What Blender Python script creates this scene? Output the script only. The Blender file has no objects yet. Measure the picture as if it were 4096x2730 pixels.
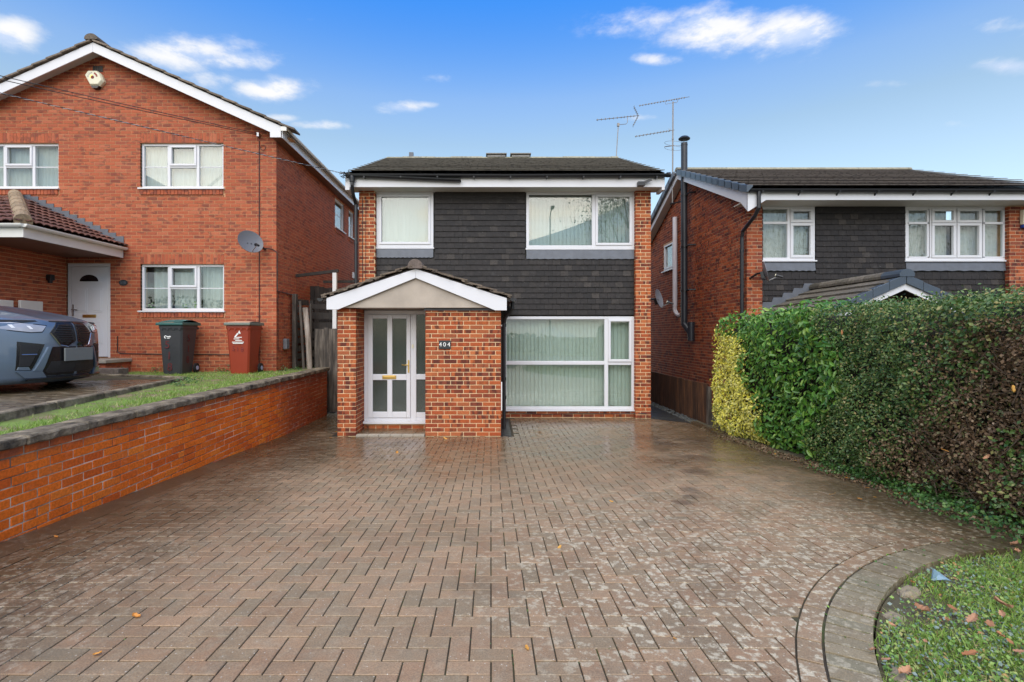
import bpy, bmesh, math, random
import numpy as np
from mathutils import Vector, Matrix, Euler

R = math.radians
rnd = random.Random(7)
nrs = np.random.RandomState(11)
scn = bpy.context.scene
COL = scn.collection

# ------------------------------------------------------------------ camera
F, U0, V0, CH = 2020.0, 1964.0, 1340.0, 1.78      # lens in photo pixels, principal point, eye height
cam_d = bpy.data.cameras.new('camera')
cam = bpy.data.objects.new('camera', cam_d)
COL.objects.link(cam)
cam.location = (0, 0, CH)
cam.rotation_euler = (R(90), 0, 0)
cam_d.sensor_width = 36.0
cam_d.lens = F / 4096 * 36.0
cam_d.shift_x = (2048 - U0) / 4096
cam_d.shift_y = -(1365 - V0) / 4096
cam_d.clip_start = 0.05
cam_d.clip_end = 2000
scn.camera = cam

# ------------------------------------------------------------------ light
SUN_DIR = Vector((-0.12, -0.74, 0.86)).normalized()
sun_el = math.asin(SUN_DIR.z)
sun_az = math.atan2(SUN_DIR.x, SUN_DIR.y)
sun_d = bpy.data.lights.new('sun', 'SUN')
sun_d.energy = 1.5
sun_d.angle = R(80)
sun_d.color = (1.0, 0.885, 0.73)
sun = bpy.data.objects.new('sun', sun_d)
COL.objects.link(sun)
sun.rotation_euler = SUN_DIR.to_track_quat('Z', 'Y').to_euler()
sun.location = SUN_DIR * 60

vs = scn.view_settings
vs.view_transform = 'Standard'
vs.look = 'None'
vs.gamma = 1.0
vs.use_curve_mapping = False
vs.exposure = 1.42


class NT:
    """small helper to write node trees"""
    def __init__(s, tree):
        s.t = tree
        s.n = tree.nodes
        s.l = tree.links

    def node(s, typ, props=None, **ins):
        n = s.n.new(typ)
        for k, v in (props or {}).items():
            setattr(n, k, v)
        for k, v in ins.items():
            s.put(n, k, v)
        return n

    def put(s, n, k, v):
        if k.startswith('i') and k[1:].isdigit():
            sock = n.inputs[int(k[1:])]
        else:
            sock = n.inputs[k.replace('_', ' ')]
        if isinstance(v, bpy.types.NodeSocket):
            s.l.new(v, sock)
        elif isinstance(v, bpy.types.Node):
            s.l.new(v.outputs[0], sock)
        else:
            if sock.type == 'RGBA' and len(v) == 3:
                v = (*v, 1)
            sock.default_value = v

    def math(s, op, a, b=0.0, c=0.0, clamp=False):
        n = s.node('ShaderNodeMath', {'operation': op, 'use_clamp': clamp}, i0=a, i1=b)
        if op in ('MULTIPLY_ADD', 'SMOOTH_MIN', 'COMPARE'):
            s.put(n, 'i2', c)
        return n.outputs[0]

    def vmath(s, op, a, b=None):
        n = s.node('ShaderNodeVectorMath', {'operation': op}, i0=a)
        if b is not None:
            s.put(n, 'i1', b)
        return n.outputs[0]

    def noise(s, vec, scale, detail=3.0, rough=0.55):
        return s.node('ShaderNodeTexNoise', None, Vector=vec, Scale=scale, Detail=detail, Roughness=rough).outputs[0]

    def step(s, v, lo, hi, a=0.0, b=1.0):
        n = s.node('ShaderNodeMapRange', {'interpolation_type': 'SMOOTHSTEP'})
        s.put(n, 'i0', v)
        s.put(n, 'i1', lo)
        s.put(n, 'i2', hi)
        s.put(n, 'i3', a)
        s.put(n, 'i4', b)
        return n.outputs[0]

    def ramp(s, fac, stops, interp='LINEAR'):
        n = s.n.new('ShaderNodeValToRGB')
        n.color_ramp.interpolation = interp
        el = n.color_ramp.elements
        while len(el) < len(stops):
            el.new(0.5)
        for e, (p, c) in zip(el, stops):
            e.position = p
            e.color = (*c, 1)
        s.l.new(fac, n.inputs[0])
        return n.outputs[0]

    def mix(s, fac, a, b, blend='MIX'):
        n = s.n.new('ShaderNodeMix')
        n.data_type = 'RGBA'
        n.blend_type = blend
        for sock, v in ((n.inputs[0], fac), (n.inputs[6], a), (n.inputs[7], b)):
            if isinstance(v, bpy.types.NodeSocket):
                s.l.new(v, sock)
            else:
                sock.default_value = (*v, 1) if isinstance(v, tuple) and len(v) == 3 else v
        return n.outputs[2]


# ------------------------------------------------------------------ sky
world = bpy.data.worlds.new('World')
scn.world = world
world.use_nodes = True
w = NT(world.node_tree)
w.n.clear()
sky = w.node('ShaderNodeTexSky', {'sky_type': 'NISHITA', 'sun_disc': False, 'sun_elevation': sun_el,
                                  'sun_rotation': sun_az, 'altitude': 0.0, 'air_density': 1.0,
                                  'dust_density': 0.6, 'ozone_density': 2.0})
skyc = w.node('ShaderNodeHueSaturation', None, Saturation=1.12, Value=1.0, Color=sky.outputs[0]).outputs[0]
tc = w.node('ShaderNodeTexCoord').outputs['Generated']
sep = w.node('ShaderNodeSeparateXYZ', None, i0=tc)
dx, dy, dz = sep.outputs
yy = w.math('MAXIMUM', dy, 0.05)
ta = w.math('DIVIDE', dx, yy)
tb = w.math('DIVIDE', dz, yy)
CLOUDS = [(0.44, 0.604, .16, .046, 1.0), (.58, .602, .11, .042, 1.0), (.325, .546, .05, .014, .95),
          (-.61, .562, .13, .034, 1.0), (-.50, .545, .09, .020, .9), (-.433, .487, .075, .022, 1.0), (-.55, .505, .06, .02, .6),
          (-.96, .60, .07, .035, 1.0), (-.185, .450, .06, .013, .8), (-.33, .416, .05, .010, .8),
          (1.03, .53, .08, .017, .9), (1.01, .615, .08, .022, .65), (.92, .415, .045, .012, .6), (.67, .415, .02, .008, .6),
          (-.094, .51, .04, .012, .6), (-.36, .625, .03, .01, .5), (-1.05, .52, .06, .02, .8), (-.13, .455, .05, .009, .6), (-.42, .43, .05, .008, .55), (.30, .43, .05, .008, .45), (.78, .50, .06, .010, .4)]
nv = w.vmath('MULTIPLY', tc, (1.0, 1.0, 2.3))
n1 = w.noise(nv, 9.0, 9.0, 0.62)
n2 = w.noise(nv, 2.2, 4.0, 0.5)
n3 = w.noise(w.vmath('ADD', nv, (.013, .0, .035)), 9.0, 9.0, 0.62)
blob = None
for (a, b, sa, sb, k) in CLOUDS:
    da = w.math('MULTIPLY', w.math('SUBTRACT', ta, a), 1 / sa)
    db = w.math('MULTIPLY', w.math('SUBTRACT', tb, b), 1 / sb)
    q = w.math('ADD', w.math('MULTIPLY', da, da), w.math('MULTIPLY', db, db))
    e = w.math('MULTIPLY', w.math('EXPONENT', w.math('MULTIPLY', q, -0.62)), k)
    blob = e if blob is None else w.math('MAXIMUM', blob, e)
blob = w.math('MULTIPLY', blob, w.math('GREATER_THAN', dy, 0.1))
# thicker cloud added outside the view for white fill and window reflections
rest = w.math('MULTIPLY', w.step(n2, 0.38, 0.56), w.step(w.math('SUBTRACT', w.math('ABSOLUTE', ta), w.math('MULTIPLY', w.math('GREATER_THAN', dy, 0.12), 20.0)), -19.0, -18.4))
cover = w.math('MAXIMUM', blob, w.math('MULTIPLY', rest, 0.95))
dens = w.math('ADD', w.math('MULTIPLY', cover, 0.95), w.math('MULTIPLY', w.math('SUBTRACT', n1, 0.5), 1.5))
mask = w.math('MULTIPLY', w.step(dens, 0.32, 1.05), w.step(cover, 0.02, 0.30))
shade = w.step(w.math('SUBTRACT', n1, n3), -0.10, 0.08)
ccol = w.mix(shade, (2.6, 3.0, 3.8), (3.95, 3.9, 3.85))
# horizon veil: paler towards the horizon
elev = w.step(dz, 0.0, 0.55)
skyc = w.mix(w.math('MULTIPLY', w.math('SUBTRACT', 1.0, elev), 0.38), skyc, (6.2, 7.0, 8.6))
grade = w.ramp(dz, [(0.0, (.56, .55, .50)), (.35, (.63, .61, .52)), (.42, (.63, .66, .66)), (.55, (.25, .62, .94)), (1.0, (.24, .56, .86))])
skyc = w.mix(1.0, skyc, grade, 'MULTIPLY')
skyc = w.mix(1.0, skyc, (1.32, 1.32, 1.32), 'MULTIPLY')
final = w.mix(w.math('MULTIPLY', mask, 0.93), skyc, ccol)
bg = w.node('ShaderNodeBackground', None, Color=final, Strength=0.1)
wo = w.node('ShaderNodeOutputWorld')
w.l.new(bg.outputs[0], wo.inputs[0])


# ------------------------------------------------------------------ materials
def new_mat(name):
    m = bpy.data.materials.new(name)
    m.use_nodes = True
    t = NT(m.node_tree)
    b = t.n['Principled BSDF']
    return m, t, b


def pos(t):
    return t.node('ShaderNodeNewGeometry').outputs['Position']


def piece_random(t):
    g = t.node('ShaderNodeNewGeometry').outputs['Random Per Island']
    o = t.node('ShaderNodeObjectInfo').outputs['Random']
    return t.math('FRACT', t.math('ADD', g, t.math('MULTIPLY', o, 13.7)))


def bump(t, b, h, strength=0.3, dist=0.01):
    n = t.node('ShaderNodeBump', None, Strength=strength, Distance=dist, Height=h)
    t.l.new(n.outputs[0], b.inputs['Normal'])


def plain(name, col, rough=0.6, metal=0.0, spec=0.5, var=0.12, scale=6.0, bumpy=0.0, coat=0.0):
    m, t, b = new_mat(name)
    p = pos(t)
    n = t.noise(p, scale, 5.0)
    c = t.mix(n, tuple(x * (1 - var) for x in col), tuple(min(1, x * (1 + var)) for x in col))
    t.put(b, 'Base_Color', c)
    b.inputs['Roughness'].default_value = rough
    b.inputs['Metallic'].default_value = metal
    b.inputs['Specular IOR Level'].default_value = spec
    b.inputs['Coat Weight'].default_value = coat
    if bumpy:
        bump(t, b, t.noise(p, scale * 8, 4.0), bumpy, 0.01)
    return m


def brick_mat(name, stops, band, band_amt, rough=0.75, wash=None, stretch=(9, 9, 3.5), centre=False):
    m, t, b = new_mat(name)
    p = pos(t)
    r = piece_random(t)
    c = t.ramp(r, stops)
    sv = t.vmath('MULTIPLY', p, stretch)
    off = t.vmath('ADD', sv, t.node('ShaderNodeCombineXYZ', None, i0=t.math('MULTIPLY', r, 31.0), i1=t.math('MULTIPLY', r, 17.0), i2=0.0).outputs[0])
    n = t.noise(off, 1.0, 2.0, 0.45)
    k = t.step(n, 0.48, 0.60)
    k = t.math('MULTIPLY', k, t.step(t.math('FRACT', t.math('MULTIPLY', r, 7.3)), 0.12, 0.55))
    c = t.mix(t.math('MULTIPLY', k, band_amt), c, band)
    fine = t.noise(p, 60.0, 4.0)
    c = t.mix(t.step(fine, 0.2, 0.8), t.mix(1.0, c, (.78, .76, .76), 'MULTIPLY'), t.mix(1.0, c, (1.14, 1.14, 1.12), 'MULTIPLY'))
    if wash:
        wn = t.noise(p, wash[2], 6.0, 0.65)
        c = t.mix(t.step(wn, wash[3], wash[3] + .12, 0.0, wash[1]), c, wash[0])
    t.put(b, 'Base_Color', c)
    b.inputs['Roughness'].default_value = rough
    b.inputs['Specular IOR Level'].default_value = 0.3
    bump(t, b, t.noise(p, 110.0, 3.0), 0.35, 0.004)
    return m


MAT = {}
MAT['brick_left'] = brick_mat('red_brick', [(0, (.38, .092, .040)), (.35, (.45, .115, .050)), (.7, (.36, .085, .040)), (.9, (.48, .145, .07)), (1, (.31, .078, .042))],
                              (.10, .035, .03), 0.55, stretch=(6, 6, 10))
MAT['brick_main'] = brick_mat('multi_brick', [(0, (.37, .075, .022)), (.22, (.45, .115, .032)), (.45, (.28, .055, .022)), (.62, (.49, .15, .05)), (.8, (.21, .050, .026)), (1, (.40, .09, .028))],
                              (.085, .022, .016), 0.85, stretch=(11, 11, 2.0))
MAT['brick_right'] = brick_mat('dark_multi_brick', [(0, (.33, .075, .024)), (.3, (.40, .10, .034)), (.6, (.25, .055, .025)), (.8, (.19, .045, .026)), (1, (.46, .14, .06))],
                               (.07, .022, .018), 0.8, stretch=(9, 9, 3))


def wall_brick_mat():
    m, t, b = new_mat('orange_brick')
    p = pos(t)
    r = piece_random(t)
    c = t.ramp(r, [(0, (.70, .135, .010)), (.4, (.82, .180, .014)), (.7, (.60, .105, .012)), (1, (.84, .22, .022))])
    s = t.node('ShaderNodeSeparateXYZ', None, i0=p)
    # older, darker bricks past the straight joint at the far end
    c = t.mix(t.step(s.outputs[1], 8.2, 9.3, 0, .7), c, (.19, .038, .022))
    # duller top course under the coping
    dull_top = t.math('MULTIPLY', t.step(s.outputs[2], .80, .90), t.step(t.noise(p, 5.0, 3.0), .35, .65, .35, .9))
    c = t.mix(dull_top, c, (.25, .075, .045))
    wn = t.noise(p, 5.5, 7.0, 0.7)
    lime = t.math('MULTIPLY', t.step(wn, .56, .72), t.step(s.outputs[1], 7.0, 10.2, .14, .8))
    c = t.mix(lime, c, (.55, .42, .36))
    fine = t.noise(p, 45.0, 5.0)
    c = t.mix(t.step(fine, .25, .75), t.mix(1.0, c, (.75, .72, .72), 'MULTIPLY'), t.mix(1.0, c, (1.15, 1.13, 1.1), 'MULTIPLY'))
    t.put(b, 'Base_Color', c)
    b.inputs['Roughness'].default_value = .62
    b.inputs['Specular IOR Level'].default_value = .35
    bump(t, b, t.math('ADD', t.noise(p, 90.0, 3.0), t.noise(p, 14.0, 3.0)), 0.4, 0.006)
    return m


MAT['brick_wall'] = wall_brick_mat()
MAT['mortar'] = plain('buff_mortar', (.72, .52, .30), .9, var=.2, scale=14, bumpy=.3)
MAT['mortar_left'] = plain('pink_mortar', (.56, .31, .16), .9, var=.2, scale=14, bumpy=.3)
MAT['mortar_right'] = plain('old_mortar', (.58, .39, .24), .9, var=.25, scale=9, bumpy=.3)


def wall_mortar():
    m, t, b = new_mat('weathered_mortar')
    p = pos(t)
    n = t.noise(p, 2.6, 6.0, .6)
    c = t.ramp(n, [(.30, (.06, .045, .032)), (.43, (.20, .15, .11)), (.53, (.52, .43, .33)), (.68, (.78, .70, .58))])
    t.put(b, 'Base_Color', c)
    b.inputs['Roughness'].default_value = .9
    bump(t, b, t.noise(p, 80.0, 3.0), .5, .006)
    return m


MAT['mortar_wall'] = wall_mortar()


def paver_mat(name='driveway_paver', tint=(1, 1, 1), lich=1.0):
    m, t, b = new_mat(name)
    p = pos(t)
    r = piece_random(t)
    c = t.ramp(r, [(0, (.278, .181, .103)), (.25, (.325, .204, .117)), (.5, (.26, .188, .110)), (.75, (.36, .233, .135)), (1, (.235, .176, .105))])
    c = t.mix(1.0, c, tint, 'MULTIPLY')
    s = t.node('ShaderNodeSeparateXYZ', None, i0=p)
    X, Y = s.outputs[0], s.outputs[1]
    big = t.noise(p, 0.9, 5.0, .6)
    mid = t.noise(p, 7.0, 5.0, .6)
    # grey-brown grime in drifts
    c = t.mix(t.step(mid, .35, .75, 0, .55), c, (.24, .20, .135))
    # damp green-black film along the wall and the hedge
    edge = t.math('MAXIMUM', t.step(X, -1.5, -2.9), t.step(t.math('ADD', X, t.math('MULTIPLY', Y, -.12)), 2.0, 3.3))
    film = t.math('MULTIPLY', edge, t.step(t.math('ADD', big, t.math('MULTIPLY', mid, .5)), .42, .86))
    c = t.mix(t.math('MULTIPLY', film, .80), c, (.105, .080, .045))
    # pale lichen blotches
    ln = t.noise(p, 26.0, 3.0, .5)
    vz = t.node('ShaderNodeTexVoronoi', None, Vector=p, Scale=17.0)
    spot = t.math('MAXIMUM', t.math('MULTIPLY', t.step(vz.outputs['Distance'], .50, .26), t.step(ln, .44, .56)), t.step(t.noise(p, 19.0, 4.0, .6), .56, .64))
    area = t.math('MULTIPLY', t.step(t.math('ADD', X, t.math('MULTIPLY', t.math('SUBTRACT', big, .5), 3.0)), -.6, .9), t.step(Y, 6.6, 3.0))
    area = t.math('MAXIMUM', area, t.math('MULTIPLY', t.step(X, -1.6, -2.6), t.step(Y, 5.0, 3.0, 0, .55)))
    area = t.math('MAXIMUM', area, .12)
    c = t.mix(t.math('MULTIPLY', t.math('MULTIPLY', spot, area), .85 * lich), c, (.55, .49, .36))
    # tiny white flecks and grit
    v2 = t.node('ShaderNodeTexVoronoi', None, Vector=p, Scale=38.0)
    fl = t.math('MULTIPLY', t.step(v2.outputs['Distance'], .17, .08), t.step(t.node('ShaderNodeSeparateColor', None, i0=v2.outputs['Color']).outputs[0], .50, .54))
    c = t.mix(t.math('MULTIPLY', fl, .8), c, (.60, .56, .47))
    grit = t.noise(p, 140.0, 3.0)
    c = t.mix(t.step(grit, .25, .75), t.mix(1.0, c, (.72, .72, .72), 'MULTIPLY'), t.mix(1.0, c, (1.2, 1.2, 1.2), 'MULTIPLY'))
    # wet towards the house, drier by the road
    wet = t.math('ADD', t.step(Y, 4.6, 8.0), t.math('MULTIPLY', t.math('SUBTRACT', t.noise(p, 1.6, 4.0, .6), .5), 2.2), clamp=True)
    wet = t.math('MAXIMUM', wet, t.math('MULTIPLY', film, .8))
    c = t.mix(t.math('MULTIPLY', wet, .75), c, t.mix(1.0, c, (.42, .37, .32), 'MULTIPLY'))
    # oil drips and damp stains left by cars
    warp = t.math('MULTIPLY', t.math('SUBTRACT', t.noise(p, 5.0, 4.0, .6), .5), .5)
    st = None
    for (sx, sy, sr) in ((2.86, 6.99, .30), (2.08, 5.27, .16), (2.67, 8.7, .42), (2.78, 8.1, .30), (3.35, 8.4, .40), (1.83, 4.80, .13), (1.98, 5.02, .10), (2.5, 6.1, .22), (-1.5, 8.1, .5), (-.5, 8.2, .55)):
        d = t.math('SQRT', t.math('ADD', t.math('POWER', t.math('SUBTRACT', X, sx), 2.0), t.math('POWER', t.math('SUBTRACT', Y, sy), 2.0)))
        d = t.math('ADD', d, t.math('MULTIPLY', warp, sr * 2.2))
        e = t.step(d, sr, sr * .35)
        st = e if st is None else t.math('MAXIMUM', st, e)
    c = t.mix(t.math('MULTIPLY', st, .55), c, (.060, .040, .024))
    t.put(b, 'Base_Color', c)
    rr = t.math('ADD', t.math('MULTIPLY', wet, -.40), t.math('ADD', .52, t.math('MULTIPLY', mid, .18)))
    t.put(b, 'Roughness', rr)
    b.inputs['Specular IOR Level'].default_value = .55
    bump(t, b, t.math('ADD', t.math('MULTIPLY', grit, .6), mid), .16, .006)
    return m


MAT['paver'] = paver_mat()
MAT['edging'] = paver_mat('grey_edging_paver', (.82, 1.02, 1.08), .5)
MAT['slab'] = paver_mat('old_side_paver', (.62, .66, .62), .6)


def joint_mat():
    m, t, b = new_mat('mossy_joint')
    p = pos(t)
    n = t.noise(p, 3.0, 5.0, .6)
    c = t.ramp(n, [(.35, (.045, .034, .024)), (.55, (.060, .050, .028)), (.72, (.055, .085, .018))])
    t.put(b, 'Base_Color', c)
    b.inputs['Roughness'].default_value = .9
    bump(t, b, t.noise(p, 90.0), .5, .006)
    return m


MAT['joint'] = joint_mat()


def coping_mat():
    m, t, b = new_mat('weathered_concrete')
    p = pos(t)
    n = t.noise(p, 5.0, 8.0, .68)
    c = t.ramp(n, [(.34, (.022, .018, .012)), (.46, (.11, .088, .058)), (.56, (.20, .165, .115)), (.72, (.36, .30, .21))])
    y = t.step(t.noise(p, 16.0, 4.0, .6), .66, .74, 0, .6)
    c = t.mix(y, c, (.46, .43, .20))
    g = t.step(t.noise(p, 7.0, 4.0, .6), .60, .75, 0, .5)
    c = t.mix(g, c, (.07, .075, .03))
    t.put(b, 'Base_Color', c)
    b.inputs['Roughness'].default_value = .85
    bump(t, b, t.math('ADD', n, t.noise(p, 60.0)), .7, .012)
    return m


MAT['coping'] = coping_mat()
MAT['upvc'] = plain('white_upvc', (.68, .68, .70), .30, var=.03, scale=3)
MAT['upvc_old'] = plain('weathered_white_board', (.74, .73, .72), .45, var=.10, scale=2.5)
MAT['soffit'] = plain('grey_soffit_board', (.56, .54, .49), .6, var=.12, scale=3)
MAT['black'] = plain('black_plastic', (.012, .013, .016), .35, var=.3, scale=5)
MAT['flue'] = plain('black_enamel_flue', (.022, .026, .034), .38, var=.2, scale=3)
MAT['pipe_grey'] = plain('grey_plastic_pipe', (.72, .70, .74), .4, var=.08)
MAT['lead'] = plain('lead_sheet', (.115, .125, .145), .5, metal=.1, var=.3, scale=7, bumpy=.25)
MAT['dryverge'] = plain('slate_blue_plastic', (.055, .075, .10), .35, var=.2, scale=4)
MAT['render'] = plain('beige_render', (.42, .36, .295), .85, var=.28, scale=3.5, bumpy=.25)
MAT['dark_room'] = plain('dark_interior', (.05, .05, .045), .9)
MAT['blind'] = plain('pale_blind_fabric', (.30, .36, .335), .8, var=.05)
MAT['blind_pale'] = plain('pale_green_blind_fabric', (.44, .50, .44), .8, var=.05)
MAT['net'] = plain('white_net_curtain', (.44, .45, .43), .85, var=.2, scale=14)
MAT['curtain'] = plain('pale_curtain', (.36, .395, .38), .85, var=.12, scale=5)
MAT['gold'] = plain('polished_brass', (.72, .48, .15), .28, metal=1.0, var=.1)
MAT['steel'] = plain('galvanised_steel', (.42, .43, .44), .4, metal=.9, var=.15)
MAT['dish'] = plain('grey_dish_paint', (.15, .155, .17), .45, var=.08)
MAT['aerial'] = plain('weathered_aluminium', (.26, .24, .22), .5, metal=.6, var=.3)
MAT['dish_light'] = plain('grey_white_strand', (.40, .40, .40), .5)
MAT['white_paint'] = plain('white_marking', (.85, .85, .82), .5, var=.04)
MAT['cream'] = plain('cream_plastic', (.74, .70, .52), .4, var=.06)
MAT['green_plastic'] = plain('dark_green_lid', (.020, .095, .085), .38, var=.2)
MAT['bin_grey'] = plain('charcoal_bin_plastic', (.040, .042, .045), .45, var=.15, scale=4)
MAT['bin_red'] = plain('red_brown_bin_plastic', (.27, .036, .014), .42, var=.1, scale=4)
MAT['bin_lid_tan'] = plain('faded_tan_lid', (.52, .30, .20), .5, var=.15, scale=6)
MAT['lid_rim'] = plain('grey_green_lid_rim', (.14, .16, .135), .5, var=.1)
MAT['rubber'] = plain('black_rubber', (.012, .012, .012), .7)
MAT['hub'] = plain('blue_grey_hub', (.35, .38, .55), .4)
MAT['red_pen'] = plain('dark_red_paint', (.16, .012, .012), .6)
MAT['red_pen2'] = plain('purple_red_paint', (.10, .010, .012), .6)
MAT['slate_sign'] = plain('black_slate_plaque', (.020, .026, .030), .4)
MAT['fascia_brown'] = plain('brown_soffit_board', (.16, .075, .045), .5, var=.1)
MAT['gutter_white'] = plain('cream_white_gutter', (.72, .70, .64), .4, var=.08)
MAT['concrete'] = plain('pale_concrete', (.34, .30, .24), .85, var=.25, scale=6, bumpy=.4)
MAT['mortar_lump'] = plain('sandy_mortar_lump', (.27, .225, .155), .95, var=.25, scale=12, bumpy=.8)


def wood_mat(name, stops, rough=.75):
    m, t, b = new_mat(name)
    p = pos(t)
    r = piece_random(t)
    v = t.vmath('MULTIPLY', p, (9, 9, 1.2))
    n = t.noise(t.vmath('ADD', v, t.node('ShaderNodeCombineXYZ', None, i0=t.math('MULTIPLY', r, 40.0), i1=0.0, i2=0.0).outputs[0]), 1.6, 7.0, .65)
    c = t.ramp(n, stops)
    c = t.mix(r, t.mix(1.0, c, (.75, .75, .75), 'MULTIPLY'), t.mix(1.0, c, (1.2, 1.2, 1.2), 'MULTIPLY'))
    t.put(b, 'Base_Color', c)
    b.inputs['Roughness'].default_value = rough
    bump(t, b, t.noise(v, 8.0, 4.0), .4, .006)
    return m


MAT['wood_grey'] = wood_mat('silvered_timber', [(.3, (.022, .018, .015)), (.5, (.075, .060, .048)), (.7, (.19, .16, .13))])
MAT['wood_dark'] = wood_mat('black_wet_timber', [(.3, (.012, .010, .009)), (.55, (.035, .026, .02)), (.75, (.075, .06, .05))])
MAT['wood_rust'] = wood_mat('rusty_brown_timber', [(.3, (.020, .010, .006)), (.5, (.070, .030, .013)), (.7, (.16, .07, .025)), (.85, (.22, .13, .06))])
MAT['pale_post'] = wood_mat('pale_peeling_post', [(.3, (.10, .08, .06)), (.5, (.28, .23, .19)), (.72, (.46, .41, .36))])


def tile_mat(name, stops, moss=.0, mosscol=(.20, .18, .07), rough=.5, spec=.5, lit_edge=None):
    m, t, b = new_mat(name)
    p = pos(t)
    r = piece_random(t)
    c = t.ramp(r, stops)
    n = t.noise(p, 22.0, 5.0, .65)
    c = t.mix(t.step(n, .25, .75), t.mix(1.0, c, (.6, .6, .6), 'MULTIPLY'), t.mix(1.0, c, (1.35, 1.35, 1.35), 'MULTIPLY'))
    if moss:
        k = t.math('MULTIPLY', t.step(t.noise(p, 9.0, 6.0, .7), .56, .68), moss)
        c = t.mix(k, c, mosscol)
    if lit_edge:
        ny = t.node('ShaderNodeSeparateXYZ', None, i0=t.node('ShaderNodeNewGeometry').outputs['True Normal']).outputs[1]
        c = t.mix(t.math('MULTIPLY', t.step(ny, -.7, -.85), t.step(t.noise(p, 12.0, 4.0, .6), .30, .55, .25, 1.0)), c, lit_edge)  # faces turned downslope painted paler, as if the tile edges caught light
    wh = t.step(t.noise(p, 30.0, 2.0), .73, .78, 0, .5)
    c = t.mix(wh, c, (.32, .31, .28))
    t.put(b, 'Base_Color', c)
    b.inputs['Roughness'].default_value = rough
    b.inputs['Specular IOR Level'].default_value = spec
    bump(t, b, t.noise(p, 70.0, 4.0), .4, .005)
    return m


MAT['hung_tile'] = tile_mat('charcoal_hung_tile', [(0, (.012, .0098, .0092)), (.45, (.020, .0160, .0145)), (.8, (.014, .0112, .0104)), (.93, (.026, .021, .018)), (1, (.045, .037, .031))], moss=.22, mosscol=(.09, .085, .08), rough=.62, spec=.35)
MAT['roof_tile'] = tile_mat('dark_roof_tile', [(0, (.050, .044, .040)), (.5, (.085, .072, .062)), (1, (.06, .052, .047))], moss=.55, mosscol=(.20, .185, .12), rough=.27, spec=.6, lit_edge=(.16, .145, .12))
MAT['roof_right'] = tile_mat('brown_black_roof_tile', [(0, (.050, .042, .040)), (.5, (.095, .075, .067)), (1, (.065, .055, .05))], moss=.4, mosscol=(.10, .10, .05), rough=.26, spec=.6, lit_edge=(.17, .145, .13))
MAT['porch_tile'] = tile_mat('weathered_porch_tile', [(0, (.11, .085, .06)), (.5, (.17, .13, .095)), (1, (.08, .06, .045))], moss=.8, mosscol=(.05, .055, .02), rough=.8)
MAT['porch_tile_r'] = tile_mat('mossy_grey_tile', [(0, (.10, .088, .07)), (.5, (.15, .13, .105)), (1, (.08, .07, .055))], moss=.6, mosscol=(.06, .07, .02), rough=.8)
MAT['brown_tile'] = tile_mat('red_brown_roll_tile', [(0, (.10, .040, .028)), (.5, (.15, .058, .040)), (1, (.075, .032, .025))], moss=.3, mosscol=(.04, .035, .02), rough=.7)
MAT['ridge_tile'] = tile_mat('mossy_ridge_tile', [(0, (.22, .16, .10)), (.5, (.30, .22, .14)), (1, (.18, .14, .10))], moss=.7, mosscol=(.10, .10, .03), rough=.85)
MAT['ridge_plain'] = tile_mat('brown_ridge_tile', [(0, (.15, .115, .095)), (1, (.13, .10, .085))], moss=.2, rough=.8)
MAT['verge_brown'] = tile_mat('grey_brown_verge_tile', [(0, (.15, .115, .085)), (.5, (.20, .155, .115)), (1, (.12, .095, .072))], moss=.3, mosscol=(.10, .09, .05), rough=.8)
MAT['ridge_pale'] = tile_mat('lichen_ridge_tile', [(0, (.26, .24, .17)), (1, (.33, .31, .22))], moss=.6, mosscol=(.16, .16, .07), rough=.85)


def glass_mat(name='window_glass', rough=0.0, tint=(.94, .97, .955), f0=.072, frost=None):
    m, t, b = new_mat(name)
    t.n.remove(b)
    ge = t.node('ShaderNodeNewGeometry')
    dt = t.node('ShaderNodeVectorMath', {'operation': 'DOT_PRODUCT'}, i0=ge.outputs['Incoming'], i1=ge.outputs['Normal']).outputs[1]
    c = t.math('SUBTRACT', 1.0, t.math('ABSOLUTE', dt), clamp=True)
    k = t.math('MULTIPLY_ADD', t.math('POWER', c, 5.0), 1 - f0, f0)
    tr = t.node('ShaderNodeBsdfTransparent', None, Color=tint).outputs[0]
    if frost:
        df = t.node('ShaderNodeBsdfDiffuse', None, Color=frost)
        tr = t.node('ShaderNodeMixShader', None, i0=.55, i1=tr, i2=df.outputs[0]).outputs[0]
    gl = t.node('ShaderNodeBsdfGlossy', None, Color=(1, 1, 1), Roughness=rough)
    mx = t.node('ShaderNodeMixShader', None, i0=k, i1=tr, i2=gl.outputs[0])
    t.l.new(mx.outputs[0], t.n['Material Output'].inputs[0])
    return m


MAT['glass'] = glass_mat()
MAT['glass_door'] = glass_mat('obscure_door_glass', .10, (.45, .52, .47), .06, (.085, .105, .09))


def leaf_mat(name, stops, rough=.4, trans=.25, patches=None):
    m, t, b = new_mat(name)
    p = pos(t)
    r = t.node('ShaderNodeNewGeometry').outputs['Random Per Island']
    o = t.node('ShaderNodeObjectInfo').outputs['Random']
    r = t.math('FRACT', t.math('ADD', r, t.math('MULTIPLY', o, 5.3)))
    c = t.ramp(r, stops)
    if patches:
        k = t.step(t.noise(p, patches[1], 4.0, .6), patches[2], patches[2] + .1, 0, patches[3])
        c = t.mix(k, c, patches[0])
    t.put(b, 'Base_Color', c)
    b.inputs['Roughness'].default_value = rough
    b.inputs['Specular IOR Level'].default_value = .5
    tl = t.node('ShaderNodeBsdfTranslucent', None, Color=c)
    mx = t.node('ShaderNodeMixShader', None, i0=trans, i1=b.outputs[0], i2=tl.outputs[0])
    t.l.new(mx.outputs[0], t.n['Material Output'].inputs[0])
    return m


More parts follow.
